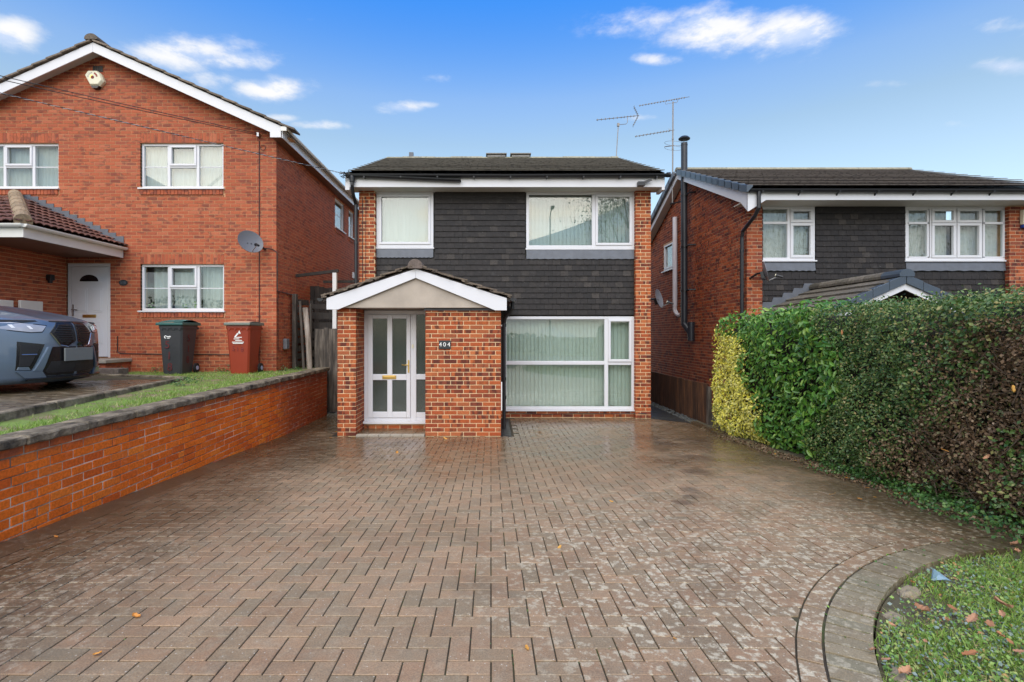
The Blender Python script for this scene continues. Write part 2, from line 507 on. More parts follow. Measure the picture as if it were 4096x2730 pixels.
MAT['leaf_yellow'] = leaf_mat('yellow_variegated_leaf', [(0, (.80, .74, .08)), (.45, (.88, .82, .16)), (.74, (.86, .82, .32)), (.88, (.30, .34, .05)), (1, (.08, .13, .02))], .4)
MAT['leaf_laurel'] = leaf_mat('glossy_laurel_leaf', [(0, (.040, .13, .022)), (.4, (.075, .21, .028)), (.75, (.13, .29, .036)), (1, (.28, .42, .08))], .30, .2)
MAT['leaf_privet'] = leaf_mat('dark_privet_leaf', [(0, (.032, .085, .020)), (.4, (.062, .14, .030)), (.75, (.12, .20, .045)), (.90, (.25, .30, .09)), (1, (.38, .30, .13))], .38, .2)
MAT['leaf_brown'] = leaf_mat('dead_brown_leaf', [(0, (.09, .055, .028)), (.45, (.17, .105, .056)), (.75, (.27, .175, .10)), (.90, (.10, .13, .035)), (1, (.52, .38, .26))], .6, .15)
MAT['leaf_tip'] = leaf_mat('light_privet_tip', [(0, (.10, .17, .035)), (.5, (.20, .27, .07)), (.8, (.31, .30, .12)), (1, (.32, .19, .09))], .4, .25)
MAT['leaf_ivy'] = leaf_mat('ivy_leaf', [(0, (.03, .085, .02)), (.6, (.055, .14, .03)), (1, (.14, .25, .06))], .36, .2)
MAT['leaf_cover'] = leaf_mat('grey_green_ground_leaf', [(0, (.16, .24, .22)), (.18, (.28, .36, .34)), (.28, (.12, .26, .05)), (.70, (.26, .42, .09)), (.86, (.36, .44, .13)), (.94, (.36, .26, .12)), (1, (.50, .22, .07))], .5, .2)
MAT['grass'] = leaf_mat('lawn_grass', [(0, (.13, .25, .03)), (.5, (.21, .35, .05)), (.85, (.31, .43, .09)), (1, (.46, .40, .20))], .5, .3)
MAT['leaf_fall'] = leaf_mat('fallen_leaf_brown', [(0, (.42, .16, .05)), (.5, (.36, .19, .11)), (1, (.50, .27, .15))], .6, .1)
MAT['leaf_orange'] = leaf_mat('fallen_leaf_orange', [(0, (.55, .20, .03)), (1, (.60, .33, .06))], .55, .1)
MAT['leaf_tree'] = leaf_mat('street_tree_leaf', [(0, (.02, .05, .015)), (.6, (.04, .085, .02)), (1, (.10, .13, .03))], .5, .3)
MAT['bark'] = plain('brown_bark', (.085, .06, .04), .9, var=.35, scale=9, bumpy=.6)
MAT['twig'] = plain('dark_twigs', (.012, .011, .007), .95, var=.4, scale=20)
MAT['soil'] = plain('damp_soil', (.10, .088, .05), .95, var=.4, scale=9, bumpy=.7)


def lawn_mat():
    m, t, b = new_mat('lawn_ground')
    p = pos(t)
    n = t.noise(p, 3.0, 6.0, .65)
    c = t.ramp(n, [(.36, (.23, .17, .11)), (.46, (.14, .15, .05)), (.58, (.15, .23, .045)), (.8, (.20, .28, .06))])
    t.put(b, 'Base_Color', c)
    b.inputs['Roughness'].default_value = .95
    bump(t, b, t.noise(p, 60.0), .6, .02)
    return m


MAT['lawn'] = lawn_mat()
MAT['asphalt'] = plain('road_asphalt', (.05, .05, .052), .75, var=.25, scale=30, bumpy=.3)
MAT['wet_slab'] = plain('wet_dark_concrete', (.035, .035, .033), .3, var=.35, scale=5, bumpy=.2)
MAT['gravel_dark'] = plain('dark_gravel', (.11, .115, .11), .8, var=.5, scale=60, bumpy=.8)


def paint_mat():
    m, t, b = new_mat('blue_grey_car_paint')
    p = pos(t)
    f = t.noise(p, 900.0, 1.0)
    t.put(b, 'Base_Color', t.mix(f, (.12, .17, .235), (.165, .22, .29)))
    b.inputs['Metallic'].default_value = .45
    b.inputs['Roughness'].default_value = .34
    b.inputs['Coat Weight'].default_value = .8
    b.inputs['Coat Roughness'].default_value = .06
    return m


MAT['car_paint'] = paint_mat()
MAT['car_black'] = plain('gloss_black_trim', (.010, .010, .012), .22, var=.1)
MAT['car_mesh'] = plain('matt_black_grille', (.014, .014, .016), .55, var=.3, scale=40)
MAT['chrome'] = plain('satin_chrome', (.55, .55, .56), .22, metal=1.0, var=.05)
MAT['lamp_glass'] = plain('clear_headlight', (.36, .38, .44), .12, var=.35, scale=7, coat=1.0)
MAT['plate'] = plain('grey_number_plate', (.17, .185, .185), .5, var=.12, scale=3)
MAT['led'] = plain('white_light_guide', (.80, .82, .86), .3, var=.03)


# ------------------------------------------------------------------ mesh building
WL = {}


def at(u, v, y):
    return Vector(((u - U0) * y / F, y, CH - (v - V0) * y / F))


def put(name, mesh, mat=None, parent=None, loc=(0, 0, 0), rot=None, **props):
    o = bpy.data.objects.new(name, mesh)
    COL.objects.link(o)
    o.location = loc
    if rot is not None:
        o.rotation_euler = rot
    if mat is not None and mesh is not None and hasattr(mesh, 'materials') and len(mesh.materials) == 0:
        mesh.materials.append(mat)
    if parent is not None:
        o.parent = parent
        o.matrix_parent_inverse = Matrix.Translation(-WL[parent.name])
    WL[o.name] = Vector(loc)
    for k, v in props.items():
        o[k] = v
    return o


def thing(name, label, cat, loc, group=None):
    o = put(name, None, None, None, loc)
    o.empty_display_size = .2
    o['label'] = label
    o['category'] = cat
    if group:
        o['group'] = group
    return o


class MB:
    def __init__(s):
        s.v = []
        s.f = []

    def add(s, vs_, fs):
        b = len(s.v)
        s.v.extend([tuple(x) for x in vs_])
        s.f.extend([tuple(b + i for i in f) for f in fs])

    def box(s, x0, x1, y0, y1, z0, z1):
        s.add([(x0, y0, z0), (x1, y0, z0), (x1, y1, z0), (x0, y1, z0), (x0, y0, z1), (x1, y0, z1), (x1, y1, z1), (x0, y1, z1)],
              [(0, 3, 2, 1), (4, 5, 6, 7), (0, 1, 5, 4), (1, 2, 6, 5), (2, 3, 7, 6), (3, 0, 4, 7)])

    def obox(s, c, ax, ay, az, hx, hy, hz):
        c = Vector(c)
        p = []
        for k in (-1, 1):
            for (i, j) in ((-1, -1), (1, -1), (1, 1), (-1, 1)):
                p.append(c + ax * (i * hx) + ay * (j * hy) + az * (k * hz))
        s.add(p, [(0, 3, 2, 1), (4, 5, 6, 7), (0, 1, 5, 4), (1, 2, 6, 5), (2, 3, 7, 6), (3, 0, 4, 7)])

    def beam(s, p0, p1, wd, ht, up=(0, 0, 1)):
        p0, p1 = Vector(p0), Vector(p1)
        d = p1 - p0
        L = d.length
        d = d / L
        up = Vector(up)
        sd = d.cross(up)
        if sd.length < 1e-4:
            sd = d.cross(Vector((1, 0, 0)))
        sd.normalize()
        u2 = sd.cross(d)
        s.obox((p0 + p1) / 2, d, sd, u2, L / 2, wd / 2, ht / 2)

    def prism(s, pts, y0, y1, axis='y'):
        """pts are 2D; axis y: (x,z), axis x: (y,z), axis z: (x,y)"""
        n = len(pts)

        def m(a, b, c):
            return {'y': (a, c, b), 'x': (c, a, b), 'z': (a, b, c)}[axis]
        vv = [m(a, b, y0) for a, b in pts] + [m(a, b, y1) for a, b in pts]
        ff = [tuple(range(n)), tuple(range(2 * n - 1, n - 1, -1))]
        for i in range(n):
            j = (i + 1) % n
            ff.append((j, i, n + i, n + j))
        s.add(vv, ff)

    def tube(s, pts, r, n=8, closed=False):
        pts = [Vector(p) for p in pts]
        m = len(pts)
        rs = r if isinstance(r, (list, tuple)) else [r] * m
        b = len(s.v)
        prev = None
        for i, p in enumerate(pts):
            if closed:
                d = pts[(i + 1) % m] - pts[i - 1]
            else:
                d = (pts[min(i + 1, m - 1)] - pts[max(i - 1, 0)])
            d.normalize()
            if prev is None:
                a = d.orthogonal().normalized()
            else:
                a = (prev - d * prev.dot(d)).normalized()
            prev = a
            c = d.cross(a)
            for k in range(n):
                t = 2 * math.pi * k / n
                s.v.append(tuple(p + (a * math.cos(t) + c * math.sin(t)) * rs[i]))
        seg = m if closed else m - 1
        for i in range(seg):
            j = (i + 1) % m
            for k in range(n):
                k2 = (k + 1) % n
                s.f.append((b + i * n + k, b + i * n + k2, b + j * n + k2, b + j * n + k))
        if not closed:
            s.f.append(tuple(b + k for k in range(n - 1, -1, -1)))
            s.f.append(tuple(b + (m - 1) * n + k for k in range(n)))

    def lathe(s, prof, c, axis, n=24):
        """prof: (radius, along axis)"""
        c, axis = Vector(c), Vector(axis).normalized()
        a = axis.orthogonal().normalized()
        d = axis.cross(a)
        b = len(s.v)
        for (r, h) in prof:
            for k in range(n):
                t = 2 * math.pi * k / n
                s.v.append(tuple(c + axis * h + (a * math.cos(t) + d * math.sin(t)) * r))
        for i in range(len(prof) - 1):
            for k in range(n):
                k2 = (k + 1) % n
                s.f.append((b + i * n + k, b + i * n + k2, b + (i + 1) * n + k2, b + (i + 1) * n + k))
        s.f.append(tuple(b + k for k in range(n - 1, -1, -1)))
        s.f.append(tuple(b + (len(prof) - 1) * n + k for k in range(n)))

    def grid(s, P):
        """P: list of rows of points"""
        b = len(s.v)
        nr, nc = len(P), len(P[0])
        for row in P:
            s.v.extend([tuple(p) for p in row])
        for i in range(nr - 1):
            for j in range(nc - 1):
                s.f.append((b + i * nc + j, b + i * nc + j + 1, b + (i + 1) * nc + j + 1, b + (i + 1) * nc + j))

    def mesh(s, name, smooth=False, fix=True):
        me = bpy.data.meshes.new(name)
        me.from_pydata(s.v, [], s.f)
        if fix:
            bm = bmesh.new()
            bm.from_mesh(me)
            bmesh.ops.recalc_face_normals(bm, faces=bm.faces)
            bm.to_mesh(me)
            bm.free()
        if smooth:
            me.polygons.foreach_set('use_smooth', [True] * len(me.polygons))
        me.update()
        return me

    def build(s, name, mat, parent=None, smooth=False, origin=None, bevel=0.0, **props):
        if origin is not None:
            o_ = Vector(origin)
            s.v = [tuple(Vector(p) - o_) for p in s.v]
        me = s.mesh(name, smooth)
        o = put(name, me, mat, parent, origin if origin is not None else (0, 0, 0), **props)
        if bevel:
            md = o.modifiers.new('bevel', 'BEVEL')
            md.width = bevel
            md.segments = 2
            md.limit_method = 'ANGLE'
            md.angle_limit = R(40)
        return o


def single(mb, name, mat, label, cat, origin, group=None, smooth=False, bevel=0.0):
    o = mb.build(name, mat, None, smooth, origin, bevel)
    o['label'] = label
    o['category'] = cat
    if group:
        o['group'] = group
    return o


def chamfer_verts(hx, hy, hz, c):
    """24-vertex box with cut edges"""
    c = min(c, hx * .45, hy * .45, hz * .45)
    V, idx = [], {}
    for sx in (-1, 1):
        for sy in (-1, 1):
            for sz in (-1, 1):
                for a in range(3):
                    q = [hx - c, hy - c, hz - c]
                    q[a] = (hx, hy, hz)[a]
                    idx[(sx, sy, sz, a)] = len(V)
                    V.append((sx * q[0], sy * q[1], sz * q[2]))
    Fc = []
    for a in range(3):
        b_, c_ = (a + 1) % 3, (a + 2) % 3
        for s_ in (-1, 1):
            loop = []
            for (i, j) in ((-1, -1), (1, -1), (1, 1), (-1, 1)):
                sg = [0, 0, 0]
                sg[a], sg[b_], sg[c_] = s_, i, j
                loop.append(idx[(*sg, a)])
            Fc.append(tuple(loop if s_ > 0 else loop[::-1]))
    for a in range(3):
        b_, c_ = (a + 1) % 3, (a + 2) % 3
        for i in (-1, 1):
            for j in (-1, 1):
                sg0, sg1 = [0, 0, 0], [0, 0, 0]
                sg0[a], sg1[a] = -1, 1
                sg0[b_] = sg1[b_] = i
                sg0[c_] = sg1[c_] = j
                q = (idx[(*sg0, b_)], idx[(*sg1, b_)], idx[(*sg1, c_)], idx[(*sg0, c_)])
                Fc.append(q if i * j > 0 else q[::-1])
    for sx in (-1, 1):
        for sy in (-1, 1):
            for sz in (-1, 1):
                t = tuple(idx[(sx, sy, sz, a)] for a in range(3))
                Fc.append(t if sx * sy * sz > 0 else t[::-1])
    return V, Fc


BOXV = [(-1, -1, -1), (1, -1, -1), (1, 1, -1), (-1, 1, -1), (-1, -1, 1), (1, -1, 1), (1, 1, 1), (-1, 1, 1)]
BOXF = [(0, 3, 2, 1), (4, 5, 6, 7), (0, 1, 5, 4), (1, 2, 6, 5), (2, 3, 7, 6), (3, 0, 4, 7)]
MESHES = {}


def box_verts(dims, ch):
    hx, hy, hz = dims[0] / 2, dims[1] / 2, dims[2] / 2
    if ch > 0:
        return chamfer_verts(hx, hy, hz, ch)
    return [(x * hx, y * hy, z * hz) for x, y, z in BOXV], BOXF


def emit(pieces, name, parent, mat, limit=300, ch=0.0, stuff_name=None, jit=0.0):
    """pieces: (centre, dims, euler or None). The largest in view become objects, the rest one stuff part."""
    def score(p):
        c, d, e = p
        y = max(c[1], .2)
        u, v = U0 + c[0] / y * F, V0 - (c[2] - CH) / y * F
        inside = -30 < u < 4126 and -30 < v < 2760
        dd = sorted(d)[1:]
        if abs(c[0]) > 0 and e == 'side':
            pass
        return (dd[0] * dd[1] / (c[0] ** 2 + c[1] ** 2)) * (1 if inside else .0001)
    pieces = sorted(pieces, key=score, reverse=True)
    for c, d, e in pieces[:limit]:
        key = (round(d[0], 3), round(d[1], 3), round(d[2], 3), ch, mat.name)
        if key not in MESHES:
            v, f = box_verts(d, ch)
            me = bpy.data.meshes.new(name)
            me.from_pydata(v, [], f)
            me.materials.append(mat)
            MESHES[key] = me
        rot = e if e is not None else (0, 0, 0)
        if jit:
            rot = (rot[0] + rnd.gauss(0, jit), rot[1] + rnd.gauss(0, jit), rot[2] + rnd.gauss(0, jit))
        put(name, MESHES[key], mat, parent, c, rot)
    rest = pieces[limit:]
    if rest:
        V, Fa = [], []
        for c, d, e in rest:
            v, f = box_verts(d, ch)
            b = len(V)
            if e is not None or jit:
                e0 = e or (0, 0, 0)
                Mx = Euler((e0[0] + rnd.gauss(0, jit), e0[1] + rnd.gauss(0, jit), e0[2] + rnd.gauss(0, jit))).to_matrix()
                v = [Mx @ Vector(p) for p in v]
            V.extend([(p[0] + c[0], p[1] + c[1], p[2] + c[2]) for p in v])
            Fa.extend([tuple(b + i for i in q) for q in f])
        me = bpy.data.meshes.new(stuff_name or name)
        me.from_pydata(V, [], Fa)
        put(stuff_name or name, me, mat, parent, kind='stuff')


# walls: T maps (along, inwards, height) to the world
def front_map(y):
    return lambda s, d, z: (s, y + d, z)


def sidep_map(x):
    return lambda s, d, z: (x - d, s, z)


def siden_map(x):
    return lambda s, d, z: (x + d, s, z)


def tbox(mb, T, s0, s1, d0, d1, z0, z1):
    a, b = T(s0, d0, z0), T(s1, d1, z1)
    mb.box(min(a[0], b[0]), max(a[0], b[0]), min(a[1], b[1]), max(a[1], b[1]), z0, z1)


def tpiece(T, s0, s1, d0, d1, z0, z1):
    a, b = T(s0, d0, z0), T(s1, d1, z1)
    c = ((a[0] + b[0]) / 2, (a[1] + b[1]) / 2, (z0 + z1) / 2)
    return (c, (abs(a[0] - b[0]), abs(a[1] - b[1]), z1 - z0), None)


def slab(mb, T, s0, s1, z0, z1, ops, d0, d1):
    cuts = sorted({s0, s1, *[o[0] for o in ops if s0 < o[0] < s1], *[o[1] for o in ops if s0 < o[1] < s1]})
    for a, b in zip(cuts[:-1], cuts[1:]):
        m = (a + b) / 2
        zz = sorted([(o[2], o[3]) for o in ops if o[0] < m < o[1]])
        z = z0
        for (p, q) in zz:
            if p > z:
                tbox(mb, T, a, b, d0, d1, z, p)
            z = max(z, q)
        if z < z1:
            tbox(mb, T, a, b, d0, d1, z, z1)


def brickwork(T, s0, s1, z0, z1, ops=(), limit=None, dep=.1025, proud=0.0, off0=0.0, L=.213, J=.012, CO=.075, jz=.0):
    out = []
    k = 0
    z = z0
    while z + .03 < z1:
        h = min(CO - J, z1 - z)
        zm = z + h / 2
        a, b = s0, s1
        if limit:
            a2, b2 = limit(zm)
            a, b = max(a, a2), min(b, b2)
        iv = [(a, b)] if b > a else []
        for o in ops:
            if o[2] < z + h - .004 and o[3] > z + .004:
                for (za, zb) in ((z, o[2] - .008), (o[3] + .008, z + h)):
                    if zb - za > .012:
                        for (p, q) in iv:
                            sx = max(p, o[0])
                            while sx < min(q, o[1]) - .03:
                                ex_ = min(sx + L, q, o[1])
                                out.append(tpiece(T, sx, ex_ - .004, -proud, dep, za, zb))
                                sx += L + J
                nv_ = []
                for (p, q) in iv:
                    if o[1] <= p or o[0] >= q:
                        nv_.append((p, q))
                    else:
                        if o[0] > p:
                            nv_.append((p, o[0]))
                        if o[1] < q:
                            nv_.append((o[1], q))
                iv = nv_
        st = s0 + off0 - (0 if k % 2 == 0 else (L + J) / 2)
        while st > s0:
            st -= (L + J)
        x = st
        while x < s1:
            x0, x1 = x, x + L
            for (p, q) in iv:
                u0, u1 = max(x0, p), min(x1, q)
                if u1 - u0 > .014:
                    pr = proud + rnd.uniform(-.0015, .0015)
                    out.append(tpiece(T, u0, u1, -pr, dep, z + rnd.uniform(-jz, jz), z + h))
            x += L + J
        z += CO
        k += 1
    return out


def soldier(T, s0, s1, z0, z1, proud=.0, dep=.1):
    out = []
    n = max(1, round((s1 - s0) / .075))
    p = (s1 - s0) / n
    for i in range(n):
        out.append(tpiece(T, s0 + i * p + .005, s0 + (i + 1) * p - .005, -proud - rnd.uniform(0, .002), dep, z0, z1))
    return out


# windows ------------------------------------------------------------------
def window(parent, T, s0, s1, z0, z1, rec, lights, bars=(), fw=.05, sill=.0, glass='glass', beads=(), name='window', sash_w=.05, fdepth=.07, sill_over=.03):
    mb = MB()
    d0, d1 = rec, rec + fdepth
    tbox(mb, T, s0, s1, d0, d1, z1 - fw, z1)
    tbox(mb, T, s0, s1, d0, d1, z0, z0 + fw)
    tbox(mb, T, s0, s0 + fw, d0, d1, z0 + fw, z1 - fw)
    tbox(mb, T, s1 - fw, s1, d0, d1, z0 + fw, z1 - fw)
    for (a, b, c, d) in bars:
        tbox(mb, T, a, b, d0 + .004, d1, c, d)
    wobj = mb.build(name, MAT['upvc'], parent, bevel=.006)
    for (a, b, c, d, sash) in lights:
        if sash:
            m2 = MB()
            sw = sash_w
            e0, e1 = d0 - .018, d0 + .045
            tbox(m2, T, a, b, e0, e1, d - sw, d)
            tbox(m2, T, a, b, e0, e1, c, c + sw)
            tbox(m2, T, a, a + sw, e0, e1, c + sw, d - sw)
            tbox(m2, T, b - sw, b, e0, e1, c + sw, d - sw)
            m2.build('sash', MAT['upvc'], wobj, bevel=.006)
            a, b, c, d = a + sw, b - sw, c + sw, d - sw
        m3 = MB()
        tbox(m3, T, a - .008, b + .008, d0 + .030, d0 + .036, c - .008, d + .008)
        m3.build('pane', MAT[glass], wobj)
    if beads:
        m5 = MB()
        for (a, b, c, d) in beads:
            tbox(m5, T, a, b, d0 + .022, d0 + .042, c, d)
        m5.build('glazing_bar', MAT['upvc'], wobj)
    if sill:
        m4 = MB()
        tbox(m4, T, s0 - sill_over, s1 + sill_over, -sill, d1, z0 - .035, z0 - .002)
        m4.build('sill', MAT['upvc'], wobj, bevel=.005)
    return wobj


def blind(parent, T, s0, s1, z0, z1, dep, pitch=.085, twist=.34, mat='blind', name='vertical_blind'):
    rail = MB()
    tbox(rail, T, s0, s1, dep - .02, dep + .03, z1 - .03, z1)
    top = rail.build(name, MAT['upvc_old'], parent)
    s = s0
    while s < s1:
        e = min(s + pitch * 1.06, s1)
        tw = twist * rnd.uniform(.6, 1.4)
        mb = MB()
        rows = []
        for zz in (z0 + rnd.uniform(0, .012), z1 - .031):
            row = []
            for k in range(4):
                q = k / 3
                row.append(T(s + (e - s) * q, dep + (q - .5) * tw * (e - s) + .006 * math.sin(q * math.pi), zz))
            rows.append(row)
        mb.grid(rows)
        mb.build('slat', MAT[mat], top, smooth=True)
        s += pitch
    return top


def curtain(parent, T, s0, s1, z0, z1, dep, mat='net', amp=.03, wave=.11, name='curtain'):
    mb = MB()
    n = max(8, int((s1 - s0) / .018))
    rows = []
    ph = rnd.random() * 6
    for i in range(5):
        q = i / 4
        row = []
        for k in range(n + 1):
            s = s0 + (s1 - s0) * k / n
            a = amp * (1 - .35 * q) * math.sin(2 * math.pi * s / wave + ph + .7 * math.sin(s * 9) + .25 * math.sin(q * 5)) + amp * .5 * math.sin(s * 31 + ph)
            row.append(T(s, dep + a, z0 + (z1 - z0) * q))
        rows.append(row)
    mb.grid(rows)
    return mb.build(name, MAT[mat], parent, smooth=True)


def tiled_slope(O, along, up, wd, ln, tw, gauge, thick, mat, parent, name, limit=300, lift=.018, half=True, keep=None, jit=.004, stuff=None, jx=.0):
    """flat tiles on a slope. O: eave corner, along: unit vector on the eave, up: unit vector up the slope"""
    along, up = Vector(along).normalized(), Vector(up).normalized()
    nrm = along.cross(up).normalized()
    pieces = []
    nr = int(math.ceil(ln / gauge - .05))
    for r in range(nr):
        off = (tw / 2 if (half and r % 2) else 0)
        s = -off
        while s < wd - .01:
            a, b = max(0, s), min(wd, s + tw)
            if b - a > .03:
                lt = min(gauge + .07, ln - r * gauge + .02)
                cs, cu = (a + b) / 2, r * gauge + lt / 2 - .02
                c = Vector(O) + along * cs + up * cu + nrm * (lift * .5 + rnd.uniform(0, jit))
                if keep is None or keep(cs, cu):
                    tilt = math.atan2(lift, gauge + .07)
                    u2 = (up * math.cos(tilt) - nrm * math.sin(tilt))
                    n2 = along.cross(u2)
                    Mx = Matrix((along, u2, n2)).transposed()
                    rz = Matrix.Rotation(rnd.uniform(-jx, jx), 3, 'Z') if jx else Matrix.Identity(3)
                    pieces.append((tuple(c), (round(b - a - .006, 3), round(lt, 3), thick), (Mx @ rz).to_euler()))
            s += tw
    emit(pieces, name, parent, mat, limit, 0.0, stuff or (name + '_course'))


def half_pipe(mb, p0, p1, r, n=8, thick=.004, up=Vector((0, 0, 1))):
    """open gutter"""
    p0, p1 = Vector(p0), Vector(p1)
    d = (p1 - p0).normalized()
    sd = d.cross(up).normalized()
    rows = []
    for p in (p0, p1):
        row = []
        for k in range(n + 1):
            t = math.pi * k / n
            row.append(p + sd * (math.cos(t) * r) - up * (math.sin(t) * r))
        for k in range(n, -1, -1):
            t = math.pi * k / n
            row.append(p + sd * (math.cos(t) * (r - thick)) - up * (math.sin(t) * (r - thick)))
        row.append(row[0])
        rows.append(row)
    mb.grid(rows)
    for row in rows:
        b = len(mb.v)
        mb.v.extend([tuple(p) for p in row[:n + 1]])
        mb.f.append(tuple(range(b, b + n + 1)))


def text(name, body, size, mat, parent, loc, rot=(R(90), 0, 0), ext=.002):
    cu = bpy.data.curves.new(name, 'FONT')
    cu.body = body
    cu.size = size
    cu.extrude = ext
    cu.align_x = 'CENTER'
    cu.align_y = 'CENTER'
    cu.resolution_u = 4
    tmp = bpy.data.objects.new('tmp', cu)
    me = bpy.data.meshes.new_from_object(tmp)
    bpy.data.objects.remove(tmp)
    bpy.data.curves.remove(cu)
    me.name = name
    me.materials.clear()
    me.materials.append(mat)
    return put(name, me, None, parent, loc, rot)


# ground profile: the drive falls gently from the road to the house
def g(y):
    y = max(y, -1.6)
    return .0448 * max(0.0, 8.86 - y)


SLOPE = (-math.atan(.0448), 0, 0)


# =================================================================== GROUND
def sheet(name, pts, mat, **p):
    me = bpy.data.meshes.new(name)
    me.from_pydata([tuple(q) for q in pts], [], [tuple(range(len(pts)))])
    return put(name, me, mat, None, **p)


sheet('ground', [(-400, -400, -.16), (400, -400, -.16), (400, 400, -.16), (-400, 400, -.16)], MAT['soil'], kind='structure')
CX, CY, RO = 4.29, .74, 3.29                     # centre and outer radius of the curved edging
WALLX = -3.62

# driveway bed (what shows in the joints), then the pavers on it
mb = MB()
ys = [-1.6, 0, 2, 4, 6, 8.86, 11.35]
def right_end(y):
    h = (RO - .28) ** 2 - (y - CY) ** 2
    return 4.35 if h <= 0 or y < CY - 1.5 else CX - math.sqrt(h)


mb.grid([[(WALLX - .05, y, g(y) - .0075), (right_end(y), y, g(y) - .0075)] for y in [-1.6, -.8] + list(np.arange(-.7, 4.2, .07)) + [4.3, 6, 8.86, 11.35]])
drive = mb.build('driveway', MAT['joint'], None, kind='structure')
WL[drive.name] = Vector((0, 0, 0))


def clip_poly(poly, n, d):
    """keep n.p >= d"""
    out = []
    for i in range(len(poly)):
        a, b = poly[i], poly[(i + 1) % len(poly)]
        fa, fb = n[0] * a[0] + n[1] * a[1] - d, n[0] * b[0] + n[1] * b[1] - d
        if fa >= 0:
            out.append(a)
        if fa * fb < 0:
            t = fa / (fa - fb)
            out.append((a[0] + (b[0] - a[0]) * t, a[1] + (b[1] - a[1]) * t))
    return out


PAVT = .055
whole, cutp = [], []
GAP, GAPY = .0070, .0052
XL = -3.28
for i in range(-36, 44):
    for j in range(5, 112):
        k = (i - j) % 4
        if k == 0:
            x0, x1, y0, y1 = i * .1, i * .1 + .2, j * .1, j * .1 + .1
        elif k == 3:
            x0, x1, y0, y1 = i * .1, i * .1 + .1, j * .1, j * .1 + .2
        else:
            continue
        x0 += GAP / 2
        x1 -= GAP / 2
        y0 += GAPY / 2
        y1 -= GAPY / 2
        if x1 < XL + .02 or x0 > 4.12 or y0 > 10.72:
            continue
        if y1 > 10.70 and (x0 > 3.35 or x1 < .2):
            pass
        if y0 > 8.80 and x1 > -2.72 and x0 < .38:
            continue
        mx, my = (x0 + x1) / 2, (y0 + y1) / 2
        dd = math.hypot(mx - CX, my - CY)
        if dd < RO - .10:
            continue
        poly = [(x0, y0), (x1, y0), (x1, y1), (x0, y1)]
        need = False
        if dd < RO + .14:
            n = ((mx - CX) / dd, (my - CY) / dd)
            p2 = clip_poly(poly, n, n[0] * CX + n[1] * CY + RO + .004)
            need = p2 != poly
            poly = p2
        if x0 < XL:
            poly = clip_poly(poly, (1, 0), XL)
            need = True
        if len(poly) < 3:
            continue
        if need:
            cutp.append(poly)
        else:
            whole.append(((mx, my, g(my) - PAVT / 2 + rnd.uniform(-.0016, .0016)), (x1 - x0, y1 - y0, PAVT), SLOPE if my < 8.86 else (0, 0, 0)))
emit(whole, 'paver', drive, MAT['paver'], 300, .0024, 'pavers', .0035)
mb = MB()
for poly in cutp:
    a = sum(poly[i][0] * poly[(i + 1) % len(poly)][1] - poly[(i + 1) % len(poly)][0] * poly[i][1] for i in range(len(poly)))
    if abs(a) < .002:
        continue
    n = len(poly)
    dz_ = rnd.uniform(-.002, .002)
    mb.add([(x, y, g(y) + dz_) for x, y in poly] + [(x, y, g(y) - .05) for x, y in poly],
           [tuple(range(n))] + [((q + 1) % n, q, n + q, n + (q + 1) % n) for q in range(n)])
mb.build('cut_paver', MAT['paver'], drive, kind='stuff')


# curved edging: one stretcher course and one soldier course
def arc_piece(r0, r1, a0, a1, z=.0):
    pts = [(CX + r * math.cos(a), CY + r * math.sin(a)) for r, a in ((r0, a0), (r1, a0), (r1, a1), (r0, a1))]
    mb_ = MB()
    c = (sum(p[0] for p in pts) / 4, sum(p[1] for p in pts) / 4)
    zc = g(c[1]) + z
    ins = [(c[0] + (p[0] - c[0]) * .99, c[1] + (p[1] - c[1]) * .98) for p in pts]
    V_ = [(p[0] - c[0], p[1] - c[1], g(p[1]) + z - zc - .0018) for p in pts] + [(p[0] - c[0], p[1] - c[1], g(p[1]) + z - zc) for p in ins] + \
         [(p[0] - c[0], p[1] - c[1], g(p[1]) + z - zc - .09) for p in pts]
    mb_.add(V_, [(4, 5, 6, 7)] + [(i, (i + 1) % 4, 4 + (i + 1) % 4, 4 + i) for i in range(4)] + [((i + 1) % 4, i, 8 + i, 8 + (i + 1) % 4) for i in range(4)])
    return mb_, (c[0], c[1], zc)


a = R(62)
while a < R(205):
    da = .205 / RO
    m_, c_ = arc_piece(RO - .105, RO - .004, a + .0014, a + da - .0014, rnd.uniform(-.002, .003))
    put('edging_stretcher', m_.mesh('edging_stretcher'), MAT['paver'], drive, c_)
    a += da
a = R(62)
while a < R(205):
    da = .104 / 3.08
    tw = rnd.gauss(0, .0012)
    m_, c_ = arc_piece(RO - .315, RO - .118, a + .0021 + tw, a + da - .0021 + tw, rnd.uniform(-.003, .004))
    put('edging_soldier', m_.mesh('edging_soldier'), MAT['edging'], drive, c_)
    a += da

# strip along the boundary wall: concrete haunch and a course of stretchers
mb = MB()
mb.grid([[(WALLX - .02, y, g(y) + .016), (WALLX + .12, y, g(y) + .006), (XL - .115, y, g(y) - .004)] for y in ys])
mb.build('edge_strip', MAT['slab'], drive, fix=False) if False else put('edge_strip', mb.mesh('edge_strip'), MAT['slab'], drive)
border = []
y = .4
while y < 11.2:
    border.append(((XL - .054, y + .1, g(y + .1) - PAVT / 2 + rnd.uniform(-.002, .003)), (.1, .197, PAVT), SLOPE if y < 8.8 else (0, 0, 0)))
    y += .203
emit(border, 'border_paver', drive, MAT['paver'], 300, .0045, jit=.004)

